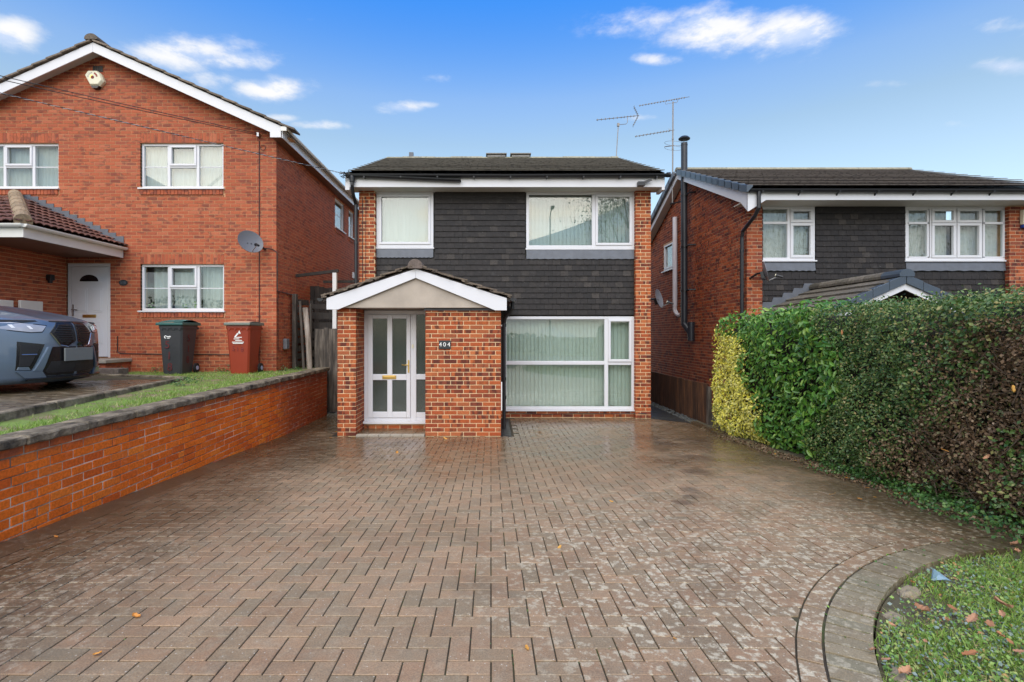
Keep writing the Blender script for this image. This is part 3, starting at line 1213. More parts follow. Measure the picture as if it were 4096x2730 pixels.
# passages at either side of the house
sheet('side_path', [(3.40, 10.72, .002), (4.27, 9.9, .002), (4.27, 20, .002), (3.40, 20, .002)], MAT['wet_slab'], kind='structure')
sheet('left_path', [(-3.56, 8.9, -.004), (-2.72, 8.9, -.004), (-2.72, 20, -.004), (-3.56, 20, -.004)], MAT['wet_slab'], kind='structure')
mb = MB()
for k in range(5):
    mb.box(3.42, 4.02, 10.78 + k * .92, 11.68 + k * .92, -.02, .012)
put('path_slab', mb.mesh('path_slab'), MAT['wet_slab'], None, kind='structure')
gm = MB()
for k in range(260):
    x, y = rnd.uniform(4.03, 4.25), rnd.uniform(10.2, 13.5)
    r = rnd.uniform(.008, .02)
    gm.obox((x, y, .004 + r * .5), Vector((1, .3, 0)).normalized(), Vector((-.3, 1, 0)).normalized(), Vector((0, 0, 1)), r, r * .8, r * .6)
gm.build('gravel_strip', MAT['gravel_dark'], None, kind='stuff')
# soil under the hedge and in front of the right-hand house
mb = MB()
hy_ = [3.70, 4.2, 6, 8, 9.7, 10.5]
mb.grid([[(4.02 - .02 * math.sin(y * 7), y, g(y) + .002), (4.6, y, g(y) + .03), (5.6, y, g(y) - .0), (13, y, -.02)] for y in hy_])
mb.build('hedge_bank', MAT['soil'], None, kind='structure')
mb = MB()
mb.box(4.0, 4.10, 8.9, 10.1, -.1, .05)
put('kerb_strip', mb.mesh('kerb_strip'), MAT['slab'], None, kind='structure')

# front bed inside the curve
mb = MB()
rows = []
for r in np.linspace(0, RO - .325, 22):
    row = []
    for t in np.linspace(R(60), R(205), 60):
        x, y = CX + r * math.cos(t), CY + r * math.sin(t)
        row.append((x, y, g(y) - .035 + .012 * math.sin(x * 5) * math.sin(y * 4)))
    rows.append(row)
mb.grid(rows)
mb.build('front_bed', MAT['soil'], None, kind='structure')
# road and pavement behind the camera, seen only in the window glass
sheet('pavement', [(-60, -3.4, .47), (60, -3.4, .47), (60, -1.6, .466), (-60, -1.6, .466)], MAT['concrete'], kind='structure')
sheet('road', [(-60, -11, .36), (60, -11, .36), (60, -3.4, .36), (-60, -3.4, .36)], MAT['asphalt'], kind='structure')
sheet('verge', [(-60, -30, .45), (60, -30, .45), (60, -11, .45), (-60, -11, .45)], MAT['lawn'], kind='structure')

# neighbour's higher ground
WTOP = lambda y: .997 + .0085 * (y - 3.66)
mb = MB()
rows = []
for y in (-1.5, 1, 3, 5, 7, 8.5, 9.4, 10.2, 10.9, 13):
    z = WTOP(y) - .055
    rows.append([(-16, y, .985), (-9, y, .985), (-6.2, y, .98), (-5.3, y, z), (-4.4, y, z - .01), (-3.70, y, z - .01)])
mb.grid(rows)
mb.build('lawn', MAT['lawn'], None, kind='structure')
# its drive: concrete slab, old pavers on it and a concrete edging
EDGE0, EDGE1 = Vector((-3.93, .2, 0)), Vector((-5.37, 8.88, 0))
ed = (EDGE1 - EDGE0).normalized()
en = Vector((-ed.y, ed.x, 0))      # away from the wall
mb = MB()
mb.prism([(EDGE0.x, EDGE0.y), (EDGE1.x, EDGE1.y), (-8.1, 9.86), (-15.5, 9.86), (-15.5, .2)], .80, 1.000, axis='z')
sdrive = mb.build('side_driveway', MAT['joint'], None, kind='structure')
sp = []
L_ = (EDGE1 - EDGE0).length
nrow = int(L_ / .104)
for i in range(nrow):
    s = i * .104 + .06
    t = .14 + (0 if i % 2 else -.1)
    while t < 4.2:
        p = EDGE0 + ed * s + en * (t + .1)
        t += .205
        if p.y > 9.6 + (p.x + 8.1) * -.30 or p.y < 3.2 or -p.x > .98 * p.y + .4 + .0:
            continue
        sp.append(((p.x, p.y, 1.000 - .022 + rnd.uniform(-.003, .003)), (.199, .098, .05), (0, 0, math.atan2(en.y, en.x))))
emit(sp, 'side_paver', sdrive, MAT['slab'], 300, .004, 'side_pavers', .006)
s = 0
while s < L_ - .1:
    l2 = min(.914, L_ - s) - .006
    p = EDGE0 + ed * (s + l2 / 2) + en * .055
    q = MB()
    v, f = chamfer_verts(l2 / 2, .065, .11, .012)
    q.add(v, f)
    put('edging_stone', q.mesh('edging_stone'), MAT['coping'], sdrive, (p.x, p.y, .925 + rnd.uniform(-.004, .004)), (0, 0, math.atan2(ed.y, ed.x)))
    s += .914
p0, p1 = Vector((-5.45, 8.98, 0)), Vector((-8.1, 9.92, 0))
dv = (p1 - p0).normalized()
s = 0
while s < 2.7:
    p = p0 + dv * (s + .3)
    q = MB()
    v, f = chamfer_verts(.296, .06, .07, .012)
    q.add(v, f)
    put('edging_stone', q.mesh('edging_stone'), MAT['coping'], sdrive, (p.x, p.y, .965), (0, 0, math.atan2(dv.y, dv.x)))
    s += .6

# =================================================================== BOUNDARY WALL
bw = thing('boundary_wall', 'low orange brick retaining wall with mossy concrete coping beside the drive', 'wall', (WALLX, 6, 0))
mb = MB()
T = sidep_map(WALLX)
rows = []
Y0, Y1 = .3, 11.15
tilt = .0085
prof = []
mb.add([(WALLX - .006, Y0, -.1), (WALLX - .006, Y1, -.1), (WALLX - .006, Y1, WTOP(Y1) - .07), (WALLX - .006, Y0, WTOP(Y0) - .07),
        (WALLX - .20, Y0, -.1), (WALLX - .20, Y1, -.1), (WALLX - .20, Y1, WTOP(Y1) - .07), (WALLX - .20, Y0, WTOP(Y0) - .07)],
       [(0, 1, 2, 3), (5, 4, 7, 6), (3, 2, 6, 7), (1, 5, 6, 2), (4, 0, 3, 7)])
mb.build('mortar_bed', MAT['mortar_wall'], bw)
pieces = []
for k in range(13):
    zt = -.073 - k * .0755
    y = Y0 - (.1125 if k % 2 else 0) - rnd.uniform(0, .02)
    while y < Y1 - .03:
        l = .215
        if k in (3, 7) and rnd.random() < .35:
            l = .1025
        y0, y1 = max(y, Y0), min(y + l, Y1 - .002)
        ym = (y0 + y1) / 2
        z1 = WTOP(ym) + zt + rnd.uniform(-.002, .002)
        z0 = z1 - .066
        if y1 - y0 > .04 and z1 > g(ym) - .03:
            pr = rnd.uniform(-.0025, .0035)
            pieces.append(((WALLX - .05 + pr, ym, (z0 + z1) / 2), (.1, y1 - y0, .066), (math.atan(tilt) + rnd.gauss(0, .003), 0, rnd.gauss(0, .006))))
        y += l + .012
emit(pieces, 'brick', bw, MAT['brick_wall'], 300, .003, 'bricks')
# coping stones: worn, slightly uneven
y = .3
while y < 11.2:
    l = rnd.choice([.60, .60, .595, .45])
    y1 = min(y + l - .006, 11.22)
    ym = (y + y1) / 2
    q = bmesh.new()
    v, f = chamfer_verts((y1 - y) / 2, .135, .036, .012)
    bv = [q.verts.new(p) for p in v]
    for ff in f:
        q.faces.new([bv[i] for i in ff])
    bmesh.ops.subdivide_edges(q, edges=[e for e in q.edges if e.calc_length() > .15], cuts=5, use_grid_fill=True)
    bmesh.ops.triangulate(q, faces=q.faces)
    for vv in q.verts:
        h = math.sin(vv.co.x * 37 + ym * 11) * .5 + math.sin(vv.co.x * 83 + vv.co.z * 50 + ym * 5) * .5
        vv.co.y += h * .007 * (1 if abs(vv.co.y) > .1 else .3) + rnd.uniform(-.003, .003)
        vv.co.z += math.sin(vv.co.x * 29 + vv.co.y * 40 + ym * 3) * .003 + rnd.uniform(-.002, .002)
    me = bpy.data.meshes.new('coping_stone')
    q.to_mesh(me)
    q.free()
    put('coping_stone', me, MAT['coping'], bw, (WALLX - .085 + rnd.uniform(-.006, .006), ym, WTOP(ym) - .036 + rnd.uniform(-.003, .003)),
        (0, -math.atan(tilt), R(90) + rnd.gauss(0, .006)))
    y += l

# =================================================================== MAIN HOUSE
YP, YF = 10.74, 10.86           # pillar face, recessed facade
YPO, YD = 8.86, 9.42            # porch face, porch door
HX0, HX1 = -2.81, 3.404
mh = thing('tile_hung_house', 'brick and charcoal tile-hung house with gabled white-trimmed porch, in the middle', 'house', (.3, YP, 0))
mort = MB()
bricks = []
Tp = front_map(YP)
for (a, b) in ((HX0, HX0 + .342), (HX1 - .330, HX1)):
    tbox(mort, Tp, a + .006, b - .006, .006, .3, -.1, 4.86)
    bricks += brickwork(Tp, a, b, .008, 4.85, off0=0 if a > 0 else .1125, dep=.1025, jz=.001)
# returns of the pillars facing the windows
bricks += brickwork(siden_map(HX1 - .330), YP + .1125, YP + .2, .008, 4.85, dep=.09)
bricks += brickwork(sidep_map(HX0 + .342), YP + .1125, YP + .2, .008, 4.85, dep=.09)
Tf = front_map(YF)
# backing wall with openings
OPS = [(-2.46, -1.235, 3.66, 4.86), (.755, 3.09, 3.63, 4.86), (.27, 3.085, .17, 2.19)]
body = MB()
slab(body, Tf, HX0 + .3, HX1 - .3, -.1, 4.86, OPS, .03, .25)
body.build('backing_wall', MAT['dark_room'], mh)
side = MB()
side.box(HX0 + .006, HX0 + .25, YP + .3, 18.0, -.1, 5.0)
side.box(HX1 - .25, HX1 - .006, YP + .3, 18.0, -.1, 5.0)
side.box(HX0 + .006, HX1 - .006, 17.75, 18.0, -.1, 5.0)
side.prism([(YP + .3, 5.0), (18.0, 5.0), (14.3, 6.5)], HX0 + .01, HX0 + .2, axis='x')
side.prism([(YP + .3, 5.0), (18.0, 5.0), (14.3, 6.5)], HX1 - .2, HX1 - .01, axis='x')
side.box(HX0 + .3, HX1 - .3, 11.2, 17.7, 2.45, 2.5)
side.box(HX0 + .3, HX1 - .3, 14.2, 14.3, -.1, 5)
side.build('side_wall', MAT['mortar'], mh)
sb = brickwork(sidep_map(HX1), YP + .1125, 18.0, .008, 4.95, dep=.1, off0=.05)
bricks += brickwork(Tf, .2, 3.07, .008, .150, dep=.1)
tbox(mort, Tf, .2, 3.07, .006, .1, -.1, .15)

# porch bricks
Tq = front_map(YPO)
PX0, PX1, PX2, PX3 = -2.697, -2.368, -1.153, .175
bricks += brickwork(Tq, PX0, PX1, .005, 2.245, off0=.1125, jz=.001)
bricks += brickwork(Tq, PX2, PX3, .005, 2.245, off0=.0, jz=.001)
bricks += brickwork(sidep_map(PX1), YPO + .1125, YD + .03, .005, 2.245, dep=.09, off0=.06)
bricks += brickwork(siden_map(PX2), YPO + .1125, YD + .03, .005, 2.245, dep=.09, off0=.06)
bricks += brickwork(sidep_map(PX3), YPO + .1125, YF - .02, .005, 2.245, dep=.09, off0=.06)
bricks += brickwork(siden_map(PX0), YPO + .1125, YF - .02, .005, 2.245, dep=.09, off0=.06)
bricks += brickwork(front_map(YD), PX1, PX2, .03, .135, dep=.09)
mort.box(PX0 + .006, PX1 - .006, YPO + .006, YF, -.1, 2.24)
mort.box(PX2 + .006, PX3 - .006, YPO + .006, YD + .3, -.1, 2.24)
mort.box(PX3 - .2, PX3 - .006, YD + .3, YF, -.1, 2.24)
mort.box(PX1 - .02, PX2 + .02, YD + .006, YD + .2, -.1, .13)
mort.build('mortar', MAT['mortar'], mh)
emit(bricks, 'brick', mh, MAT['brick_main'], 300, .003, 'bricks')
emit(sb, 'side_brick', mh, MAT['brick_main'], 0, 0, 'side_bricks')

# hung tiles on the facade, in courses
TW, TG = .168, .1195
tiles = []
ZT0 = 2.205
XA, XB = HX0 + .35, HX1 - .335
blocked = [(-2.48, -1.215, 3.42, 5), (.735, 3.2, 3.395, 5), (-2.9, .30, -1, 2.30)]
k = 0
while ZT0 + k * TG < 4.72:
    z0 = ZT0 + k * TG
    x = XA - (TW / 2 if k % 2 else 0)
    while x < XB:
        iv = [(max(x, XA), min(x + TW, XB))]
        for (a, b, c, d) in blocked:
            if c < z0 + TG * .6 and z0 + TG * .4 < d:
                nv_ = []
                for (p, q) in iv:
                    if b <= p or a >= q:
                        nv_.append((p, q))
                    else:
                        if a > p:
                            nv_.append((p, a))
                        if b < q:
                            nv_.append((b, q))
                iv = nv_
        for (p, q) in iv:
            if q - p > .03:
                ln = TG + .045
                d = rnd.uniform(-.0015, .0015)
                tiles.append((((p + q) / 2, YF - .012 + d, z0 + ln / 2 + rnd.uniform(-.0015, .0015)), (q - p - .004, .017, ln), (-.150 + rnd.gauss(0, .008), rnd.gauss(0, .003), 0)))
        x += TW
    k += 1
emit(tiles, 'hung_tile', mh, MAT['hung_tile'], 300, 0, 'hung_tiles')
mb = MB()
mb.box(-1.20, .73, YF - .03, YF + .02, 4.70, 4.87)
mb.build('top_batten', MAT['hung_tile'], mh)

# windows of the facade
window(mh, Tf, -2.46, -1.237, 3.66, 4.85, -.02, [(-2.40, -1.297, 3.72, 4.79, True)], fw=.06, sill=.03, sill_over=.015)
blind(mh, Tf, -2.36, -1.33, 3.70, 4.78, .12)
window(mh, Tf, .757, 3.086, 3.64, 4.85, -.02, [(.817, 2.17, 3.70, 4.79, False), (2.245, 3.026, 3.70, 4.79, True)],
       bars=[(2.17, 2.245, 3.70, 4.79)], fw=.06, sill=.03, sill_over=.015)
blind(mh, Tf, .80, 3.05, 3.70, 4.78, .14)
window(mh, Tf, .27, 3.083, .175, 2.175, -.005, [(.33, 2.44, 1.215, 2.115, False), (.33, 2.44, .235, 1.135, False), (2.52, 3.02, 1.20, 2.115, True), (2.52, 3.02, .235, 1.13, False)],
       bars=[(.33, 2.44, 1.135, 1.215), (2.44, 2.52, .235, 2.115), (2.52, 3.02, 1.13, 1.20)], fw=.06, sill=.05, sill_over=.0)
blind(mh, Tf, .30, 3.06, .22, 2.13, .16, pitch=.082, twist=.30, mat='blind_pale')
for (a, b, c, d) in ((-2.455, -1.24, 3.435, 3.625), (.76, 3.07, 3.405, 3.605)):
    mb = MB()
    n = 40
    rows = []
    for q in range(5):
        t = q / 4
        rows.append([(a + (b - a) * i / n, YF - .020 - .02 * (1 - t) + .0012 * math.sin(i * .9 + q) + rnd.uniform(-.0015, .0015), c + (d - c) * t + (.006 * math.sin(i * 2.1) if q == 0 else 0)) for i in range(n + 1)])
    mb.grid(rows)
    mb.build('lead_apron', MAT['lead'], mh, smooth=True)

# eaves: fascia, soffit, gutter, downpipe
YE = 10.46
mb = MB()
mb.box(-2.93, 3.54, YE, YE + .022, 4.84, 5.075)
mb.build('fascia', MAT['upvc'], mh, bevel=.003)
mb = MB()
mb.box(-2.93, 3.54, YE + .022, YF + .02, 4.842, 4.856)
mb.build('soffit', MAT['soffit'], mh)
mb = MB()
for (x0, x1) in ((-3.02, -2.93), (3.54, 3.60)):
    mb.prism([(YE - .0, 4.78), (YE + .36, 4.78), (YE + .5, 5.26), (YE - .0, 5.06)], x0, x1, axis='x')
mb.build('eaves_box', MAT['upvc'], mh, bevel=.003)
for (x0, x1) in ((-3.0, -2.92), (3.535, 3.605)):
    mb = MB()
    mb.beam(((x0 + x1) / 2, YE + .2, 5.03), ((x0 + x1) / 2, 14.25, 6.63), .07, .16)
    mb.beam(((x0 + x1) / 2, 18.3, 4.93), ((x0 + x1) / 2, 14.25, 6.63), .07, .16)
    mb.build('bargeboard', MAT['upvc_old'], mh)
mb = MB()
half_pipe(mb, (-2.99, YE - .065, 5.085), (.2, YE - .065, 5.07), .058)
half_pipe(mb, (.2, YE - .065, 5.068), (3.66, YE - .065, 5.085), .060)
mb.tube([(3.62, YE - .065, 5.07), (3.69, YE - .065, 5.075)], .052, 10)
gut = mb.build('gutter', MAT['black'], mh)
mb = MB()
half_pipe(mb, (-2.95, YE - .07, 5.075), (-.62, YE - .07, 4.975), .052)
mb.build('sagging_gutter', MAT['black'], mh)
mb = MB()
for i in range(9):
    x = -2.6 + i * .75
    mb.box(x - .012, x + .012, YE - .13, YE + .002, 5.0, 5.03)
mb.build('gutter_bracket', MAT['black'], gut)
mb = MB()
mb.tube([(-2.86, YE - .065, 5.03), (-2.86, YE - .065, 4.86), (-2.86, YE + .02, 4.70), (-2.855, YP - .055, 4.52), (-2.855, YP - .055, 2.45)], .036, 10)
mb.lathe([(.055, 0), (.06, .09), (.05, .12)], (-2.86, YE - .065, 4.93), (0, 0, 1), 10)
for z in (4.5, 3.7, 2.9):
    mb.lathe([(.043, 0), (.043, .05)], (-2.855, YP - .055, z), (0, 0, 1), 10)
mb.build('downpipe', MAT['black'], mh, smooth=False)
mb = MB()
mb.tube([(-2.73, YP - .012, 4.7), (-2.73, YP - .012, 2.6)], .006, 5)
mb.tube([(-2.66, YP - .010, 4.7), (-2.67, YP - .010, 2.5)], .004, 5)
mb.build('wall_cable', MAT['black'], mh)
# a broken gutter end and nest of debris at the left eave
mb = MB()
for i in range(26):
    c = Vector((-2.98 + rnd.uniform(-.12, .08), YE - .05 + rnd.uniform(-.06, .06), 5.06 + rnd.uniform(-.05, .08)))
    d = Vector((rnd.uniform(-1, 1), rnd.uniform(-1, 1), rnd.uniform(-.6, .6))).normalized()
    mb.beam(c - d * .05, c + d * .05, .02, .008)
mb.build('gutter_debris', MAT['wood_dark'], mh)
mb = MB()
mb.box(3.02, 3.16, YE - .10, YE - .002, 4.845, 4.93)
mb.beam((3.16, YE - .05, 4.92), (3.30, YE - .09, 4.97), .02, .05)
mb.build('security_light', MAT['black'], mh)

# roof
EV = Vector((-2.93, YE - .06, 5.115))
up = Vector((0, 14.25 - (YE - .06), 6.73 - 5.115))
rl = up.length
upn = up.normalized()
mb = MB()
mb.add([EV + Vector((0, .03, -.02)), EV + Vector((6.5, .03, -.02)), EV + Vector((6.5, 0, -.02)) + up, EV + Vector((0, 0, -.02)) + up,
        EV + Vector((0, .05, -.09)), EV + Vector((6.5, .05, -.09)), EV + Vector((6.5, 0, -.09)) + up, EV + Vector((0, 0, -.09)) + up],
       [(0, 1, 2, 3), (4, 7, 6, 5), (0, 3, 7, 4), (1, 5, 6, 2), (0, 4, 5, 1)])
B0 = Vector((-2.93, 18.2, 5.0))
mb.add([EV + up, EV + up + Vector((6.5, 0, 0)), B0 + Vector((6.5, 0, 0)), B0, EV + up + Vector((0, 0, -.1)), EV + up + Vector((6.5, 0, -.1)), B0 + Vector((6.5, 0, -.1)), B0 + Vector((0, 0, -.1))],
       [(0, 1, 2, 3), (4, 7, 6, 5), (0, 3, 7, 4), (1, 5, 6, 2)])
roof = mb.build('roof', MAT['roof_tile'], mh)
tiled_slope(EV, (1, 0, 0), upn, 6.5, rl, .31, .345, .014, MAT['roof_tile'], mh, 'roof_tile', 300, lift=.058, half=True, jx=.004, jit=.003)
for x in (-2.915, 3.555):
    mb = MB()
    mb.beam(EV + Vector((x + 2.93, 0, -.012)), EV + up + Vector((x + 2.93, 0, -.012)), .03, .05)
    mb.build('undercloak', MAT['roof_tile'], mh)
x = -2.93
k = 0
while x < 3.55:
    mb = MB()
    r = .115
    prof_ = [(math.cos(t) * r, math.sin(t) * r * .62) for t in np.linspace(0, math.pi, 9)]
    dz_ = rnd.uniform(-.006, .01)
    mb.prism([(14.25 + p, 6.725 + q + dz_) for p, q in prof_], x + .003, min(x + .445, 3.57), axis='x')
    mb.build('ridge_tile', MAT['ridge_pale'], mh)
    x += .45
    k += 1
for x in (-.06, .62):
    mb = MB()
    mb.prism([(14.12, 6.76), (14.38, 6.76), (14.36, 6.835), (14.14, 6.835)], x - .04, x + .46, axis='x')
    mb.box(x - .08, x + .50, 14.10, 14.40, 6.836, 6.86)
    mb.build('ridge_vent', MAT['roof_tile'], mh)
mb = MB()
mb.box(-2.30, -2.18, 14.16, 14.24, 6.76, 6.90)
mb.build('ridge_bracket', MAT['lead'], mh)

# ---- porch
YB = 8.70                        # bargeboard face
AX, AZ, EZ = -1.30, 2.915, 2.41  # apex x, apex z and eave z of the bargeboard top edge
EL, ER = -2.835, .272
mb = MB()
mb.prism([(EL, EZ), (AX, AZ), (AX, AZ - .155), (EL + .20, 2.215), (EL, 2.215)], YB, YB + .022)
mb.prism([(AX + .002, AZ), (ER, EZ), (ER, 2.20), (ER - .20, 2.20), (AX + .002, AZ - .155)], YB, YB + .022)
mb.build('porch_bargeboard', MAT['upvc'], mh, bevel=.003)
mb = MB()
mb.prism([(EL + .12, 2.25), (ER - .12, 2.25), (AX, AZ - .08)], YB + .05, YB + .14)
mb.build('porch_gable', MAT['render'], mh)
mb = MB()
mb.box(EL + .1, ER - .1, YB + .14, YF, 2.252, 2.27)
mb.build('porch_soffit', MAT['soffit'], mh)
mb = MB()
mb.box(PX2 - .02, PX3, YPO - .012, YPO + .02, 2.205, 2.252)
mb.build('lead_strip', MAT['lead'], mh)
for sgn in (-1, 1):
    ex = EL - .06 if sgn < 0 else ER + .06
    e0 = Vector((ex, YB - .03, EZ + .00))
    upv = Vector((AX - ex, 0, AZ + .035 - EZ))
    ln = upv.length
    wd = YF - YB - .02
    if sgn < 0:
        tiled_slope((ex, YF - .05, EZ + .02), (0, -1, 0), upv, wd, ln, .30, .27, .026, MAT['porch_tile'], mh, 'porch_tile', 300, lift=.03, jx=.02, jit=.012)
    else:
        tiled_slope((ex, YB - .03, EZ + .02), (0, 1, 0), upv, wd, ln, .30, .27, .026, MAT['porch_tile'], mh, 'porch_tile', 300, lift=.03, jx=.02, jit=.012)
    mb = MB()
    a_, b_ = e0 + Vector((0, .04, -.01)), e0 + upv + Vector((0, .04, -.01))
    mb.add([a_, b_, b_ + Vector((0, wd - .05, 0)), a_ + Vector((0, wd - .05, 0)), a_ - Vector((0, 0, .05)), b_ - Vector((0, 0, .05)), b_ + Vector((0, wd - .05, -.05)), a_ + Vector((0, wd - .05, -.05))],
           [(0, 1, 2, 3), (4, 7, 6, 5), (0, 4, 5, 1), (3, 2, 6, 7), (0, 3, 7, 4)])
    mb.build('porch_deck', MAT['wood_dark'], mh)
    # crumbling mortar and moss along the verge
    mb = MB()
    for i in range(34):
        t = rnd.random()
        c = e0 + upv * t + Vector((rnd.uniform(-.01, .01), rnd.uniform(-.02, .02), rnd.uniform(.0, .055)))
        d = (upv.normalized() + Vector((0, rnd.uniform(-.2, .2), rnd.uniform(-.25, .25)))).normalized()
        mb.beam(c - d * rnd.uniform(.02, .06), c + d * rnd.uniform(.02, .06), rnd.uniform(.01, .04), rnd.uniform(.008, .026))
    mb.build('verge_mortar', MAT['porch_tile'], mh, kind='stuff')
    gx = ex + (-.05 if sgn < 0 else .05)
    mb = MB()
    half_pipe(mb, (gx, YB + .0, EZ + .0), (gx, YF - .05, EZ + .0), .055)
    mb.build('porch_gutter', MAT['black'], mh)
mb = MB()
for k in range(5):
    y0 = YB - .06 + k * .43
    prof_ = [(math.cos(t) * .128, math.sin(t) * .128 - .01) for t in np.linspace(-.25, math.pi + .25, 13)]
    q = MB()
    q.prism([(AX + p, AZ + .045 + s_) for p, s_ in prof_], y0, min(y0 + .425, YF - .02))
    q.build('porch_ridge_tile', MAT['ridge_plain'], mh)
mb = MB()
PXP = .235
mb.tube([(ER + .115, YB + .3, EZ - .05), (ER + .11, YB + .3, EZ - .16), (PXP + .02, YB + .38, EZ - .32), (PXP, YB + .42, EZ - .42), (PXP, YB + .42, .08)], .034, 10)
for z in (1.92, .95, .62):
    mb.lathe([(.042, 0), (.042, .06)], (PXP, YB + .42, z), (0, 0, 1), 10)
mb.build('porch_downpipe', MAT['black'], mh)
mb = MB()
mb.box(PX3, PX3 + .07, YB + .40, YB + .43, 1.93, 1.96)
mb.box(PX3 + .002, PX3 + .02, YPO + .0, YPO + .05, .45, .95)
mb.build('pipe_clip', MAT['upvc_old'], mh)
# step of pavers behind an edge stone
mb = MB()
mb.box(PX1, PX2, YPO + .006, YD, -.05, .012)
step = mb.build('porch_step', MAT['joint'], mh)
x = PX1 + .005
while x < PX2 - .05:
    x1 = min(x + .2, PX2 - .003)
    q = MB()
    q.box(x, x1 - .004, YPO - .03, YPO + .085, -.06, .028)
    q.build('step_edge', MAT['concrete'], step, bevel=.006)
    x += .2
for i in range(6):
    for j in range(5):
        kk = (i + j) % 2
        x0, y0 = PX1 + .008 + i * .202, YPO + .095 + j * .093
        q = MB()
        if kk:
            q.box(x0, x0 + .197, y0, y0 + .088, -.02, .028 + rnd.uniform(-.002, .002))
        else:
            q.box(x0, x0 + .097, y0, y0 + .088, -.02, .028 + rnd.uniform(-.002, .002))
            q.box(x0 + .101, x0 + .197, y0, y0 + .088, -.02, .028)
        q.build('step_paver', MAT['paver'], step)
# drain channel grille beside the porch
mb = MB()
for k in range(18):
    mb.box(.18, .36, 8.86 + k * .1, 8.93 + k * .1, -.03, .010)
mb.build('drain_grille', MAT['black'], mh)
mb = MB()
mb.tube([(.4, YF - .03, .10), (1.2, YF - .03, .075), (1.9, YF - .03, .095), (2.6, YF - .03, .085), (3.3, YP - .02, .11)], .008, 6)
mb.build('ground_cable', MAT['black'], mh)

# front door: frame, leaf, panes, letterbox, handle, bell
Td = front_map(YD)
mb = MB()
DX0, DX1, DZ0, DZ1 = PX1, PX2, .135, 2.235
tbox(mb, Td, DX0, DX1, 0, .07, DZ1 - .075, DZ1)
tbox(mb, Td, DX0, DX0 + .07, 0, .07, DZ0 + .036, DZ1 - .075)
tbox(mb, Td, DX1 - .03, DX1, 0, .07, DZ0 + .036, DZ1 - .075)
tbox(mb, Td, -1.50, -1.395, 0, .07, DZ0 + .036, DZ1 - .075)
tbox(mb, Td, DX0 + .07, -1.50, .002, .07, DZ0 + .036, DZ0 + .10)
tbox(mb, Td, -1.395, DX1 - .03, .002, .07, DZ0 + .036, DZ0 + .10)
tbox(mb, Td, -1.395, DX1 - .03, 0, .07, .945, 1.045)
tbox(mb, Td, -1.395, DX1 - .03, .004, .07, .2355, .33)
frame = mb.build('door_frame', MAT['upvc'], mh, bevel=.006)
mb = MB()
tbox(mb, Td, DX0 - .02, DX1 + .0, -.06, .06, DZ0 - .01, DZ0 + .035)
mb.build('door_sill', MAT['upvc'], frame, bevel=.005)
for (a, b) in ((.33, .945), (1.045, 2.16)):
    mb = MB()
    tbox(mb, Td, -1.395, DX1 - .03, .03, .036, a, b)
    mb.build('side_light', MAT['glass_door'], frame)
mb = MB()
lx0, lx1 = DX0 + .072, -1.502
cols = ((-2.205, -1.933), (-1.840, -1.575))
rws = ((.345, .935), (1.045, 2.08))
xs = [lx0, cols[0][0], cols[0][1], cols[1][0], cols[1][1], lx1]
zs = [DZ0 + .102, rws[0][0], rws[0][1], rws[1][0], rws[1][1], DZ1 - .077]
for i in (0, 2, 4):
    tbox(mb, Td, xs[i], xs[i + 1], -.016, .05, zs[0], zs[5])
for i in (1, 3):
    for j in (0, 2, 4):
        tbox(mb, Td, xs[i], xs[i + 1], -.016, .05, zs[j], zs[j + 1])
leaf = mb.build('front_door', MAT['upvc'], mh, bevel=.007)
for c in cols:
    for r_ in rws:
        mb = MB()
        tbox(mb, Td, c[0] - .004, c[1] + .004, .012, .018, r_[0] - .004, r_[1] + .004)
        mb.build('pane', MAT['glass_door'], leaf)
mb = MB()
tbox(mb, Td, -2.022, -1.765, -.026, -.017, .955, 1.025)
tbox(mb, Td, -2.005, -1.782, -.034, -.027, .968, 1.005)
mb.build('letterbox', MAT['gold'], leaf, bevel=.003)
mb = MB()
tbox(mb, Td, -1.548, -1.520, -.026, -.017, 1.075, 1.31)
mb.tube([(-1.534, YD - .02, 1.225), (-1.534, YD - .06, 1.225), (-1.60, YD - .065, 1.215), (-1.655, YD - .055, 1.222)], .010, 8)
mb.build('handle', MAT['gold'], leaf)
mb = MB()
tbox(mb, Td, -1.478, -1.442, -.018, -.001, 1.535, 1.60)
tbox(mb, Td, -1.469, -1.451, -.022, -.018, 1.552, 1.572)
mb.build('door_bell', MAT['cream'], frame, bevel=.004)
# dark hall behind the door glass
mb = MB()
mb.box(PX1, PX2, YD + .6, YD + .62, 0, 2.24)
mb.build('hall_wall', MAT['dark_room'], mh)

# number plaque
sg = thing('house_number_sign', 'black slate house number sign reading 404 on the brick porch', 'sign', (-.81, YPO - .02, 1.607))
mb = MB()
mb.box(-.912, -.706, YPO - .022, YPO - .004, 1.534, 1.680)
mb.build('plaque', MAT['slate_sign'], sg, bevel=.003)
for ch_, x in (('4', -.885), ('0', -.812), ('4', -.738)):
    text('digit', ch_, .105, MAT['white_paint'], sg, (x, YPO - .024, 1.607))


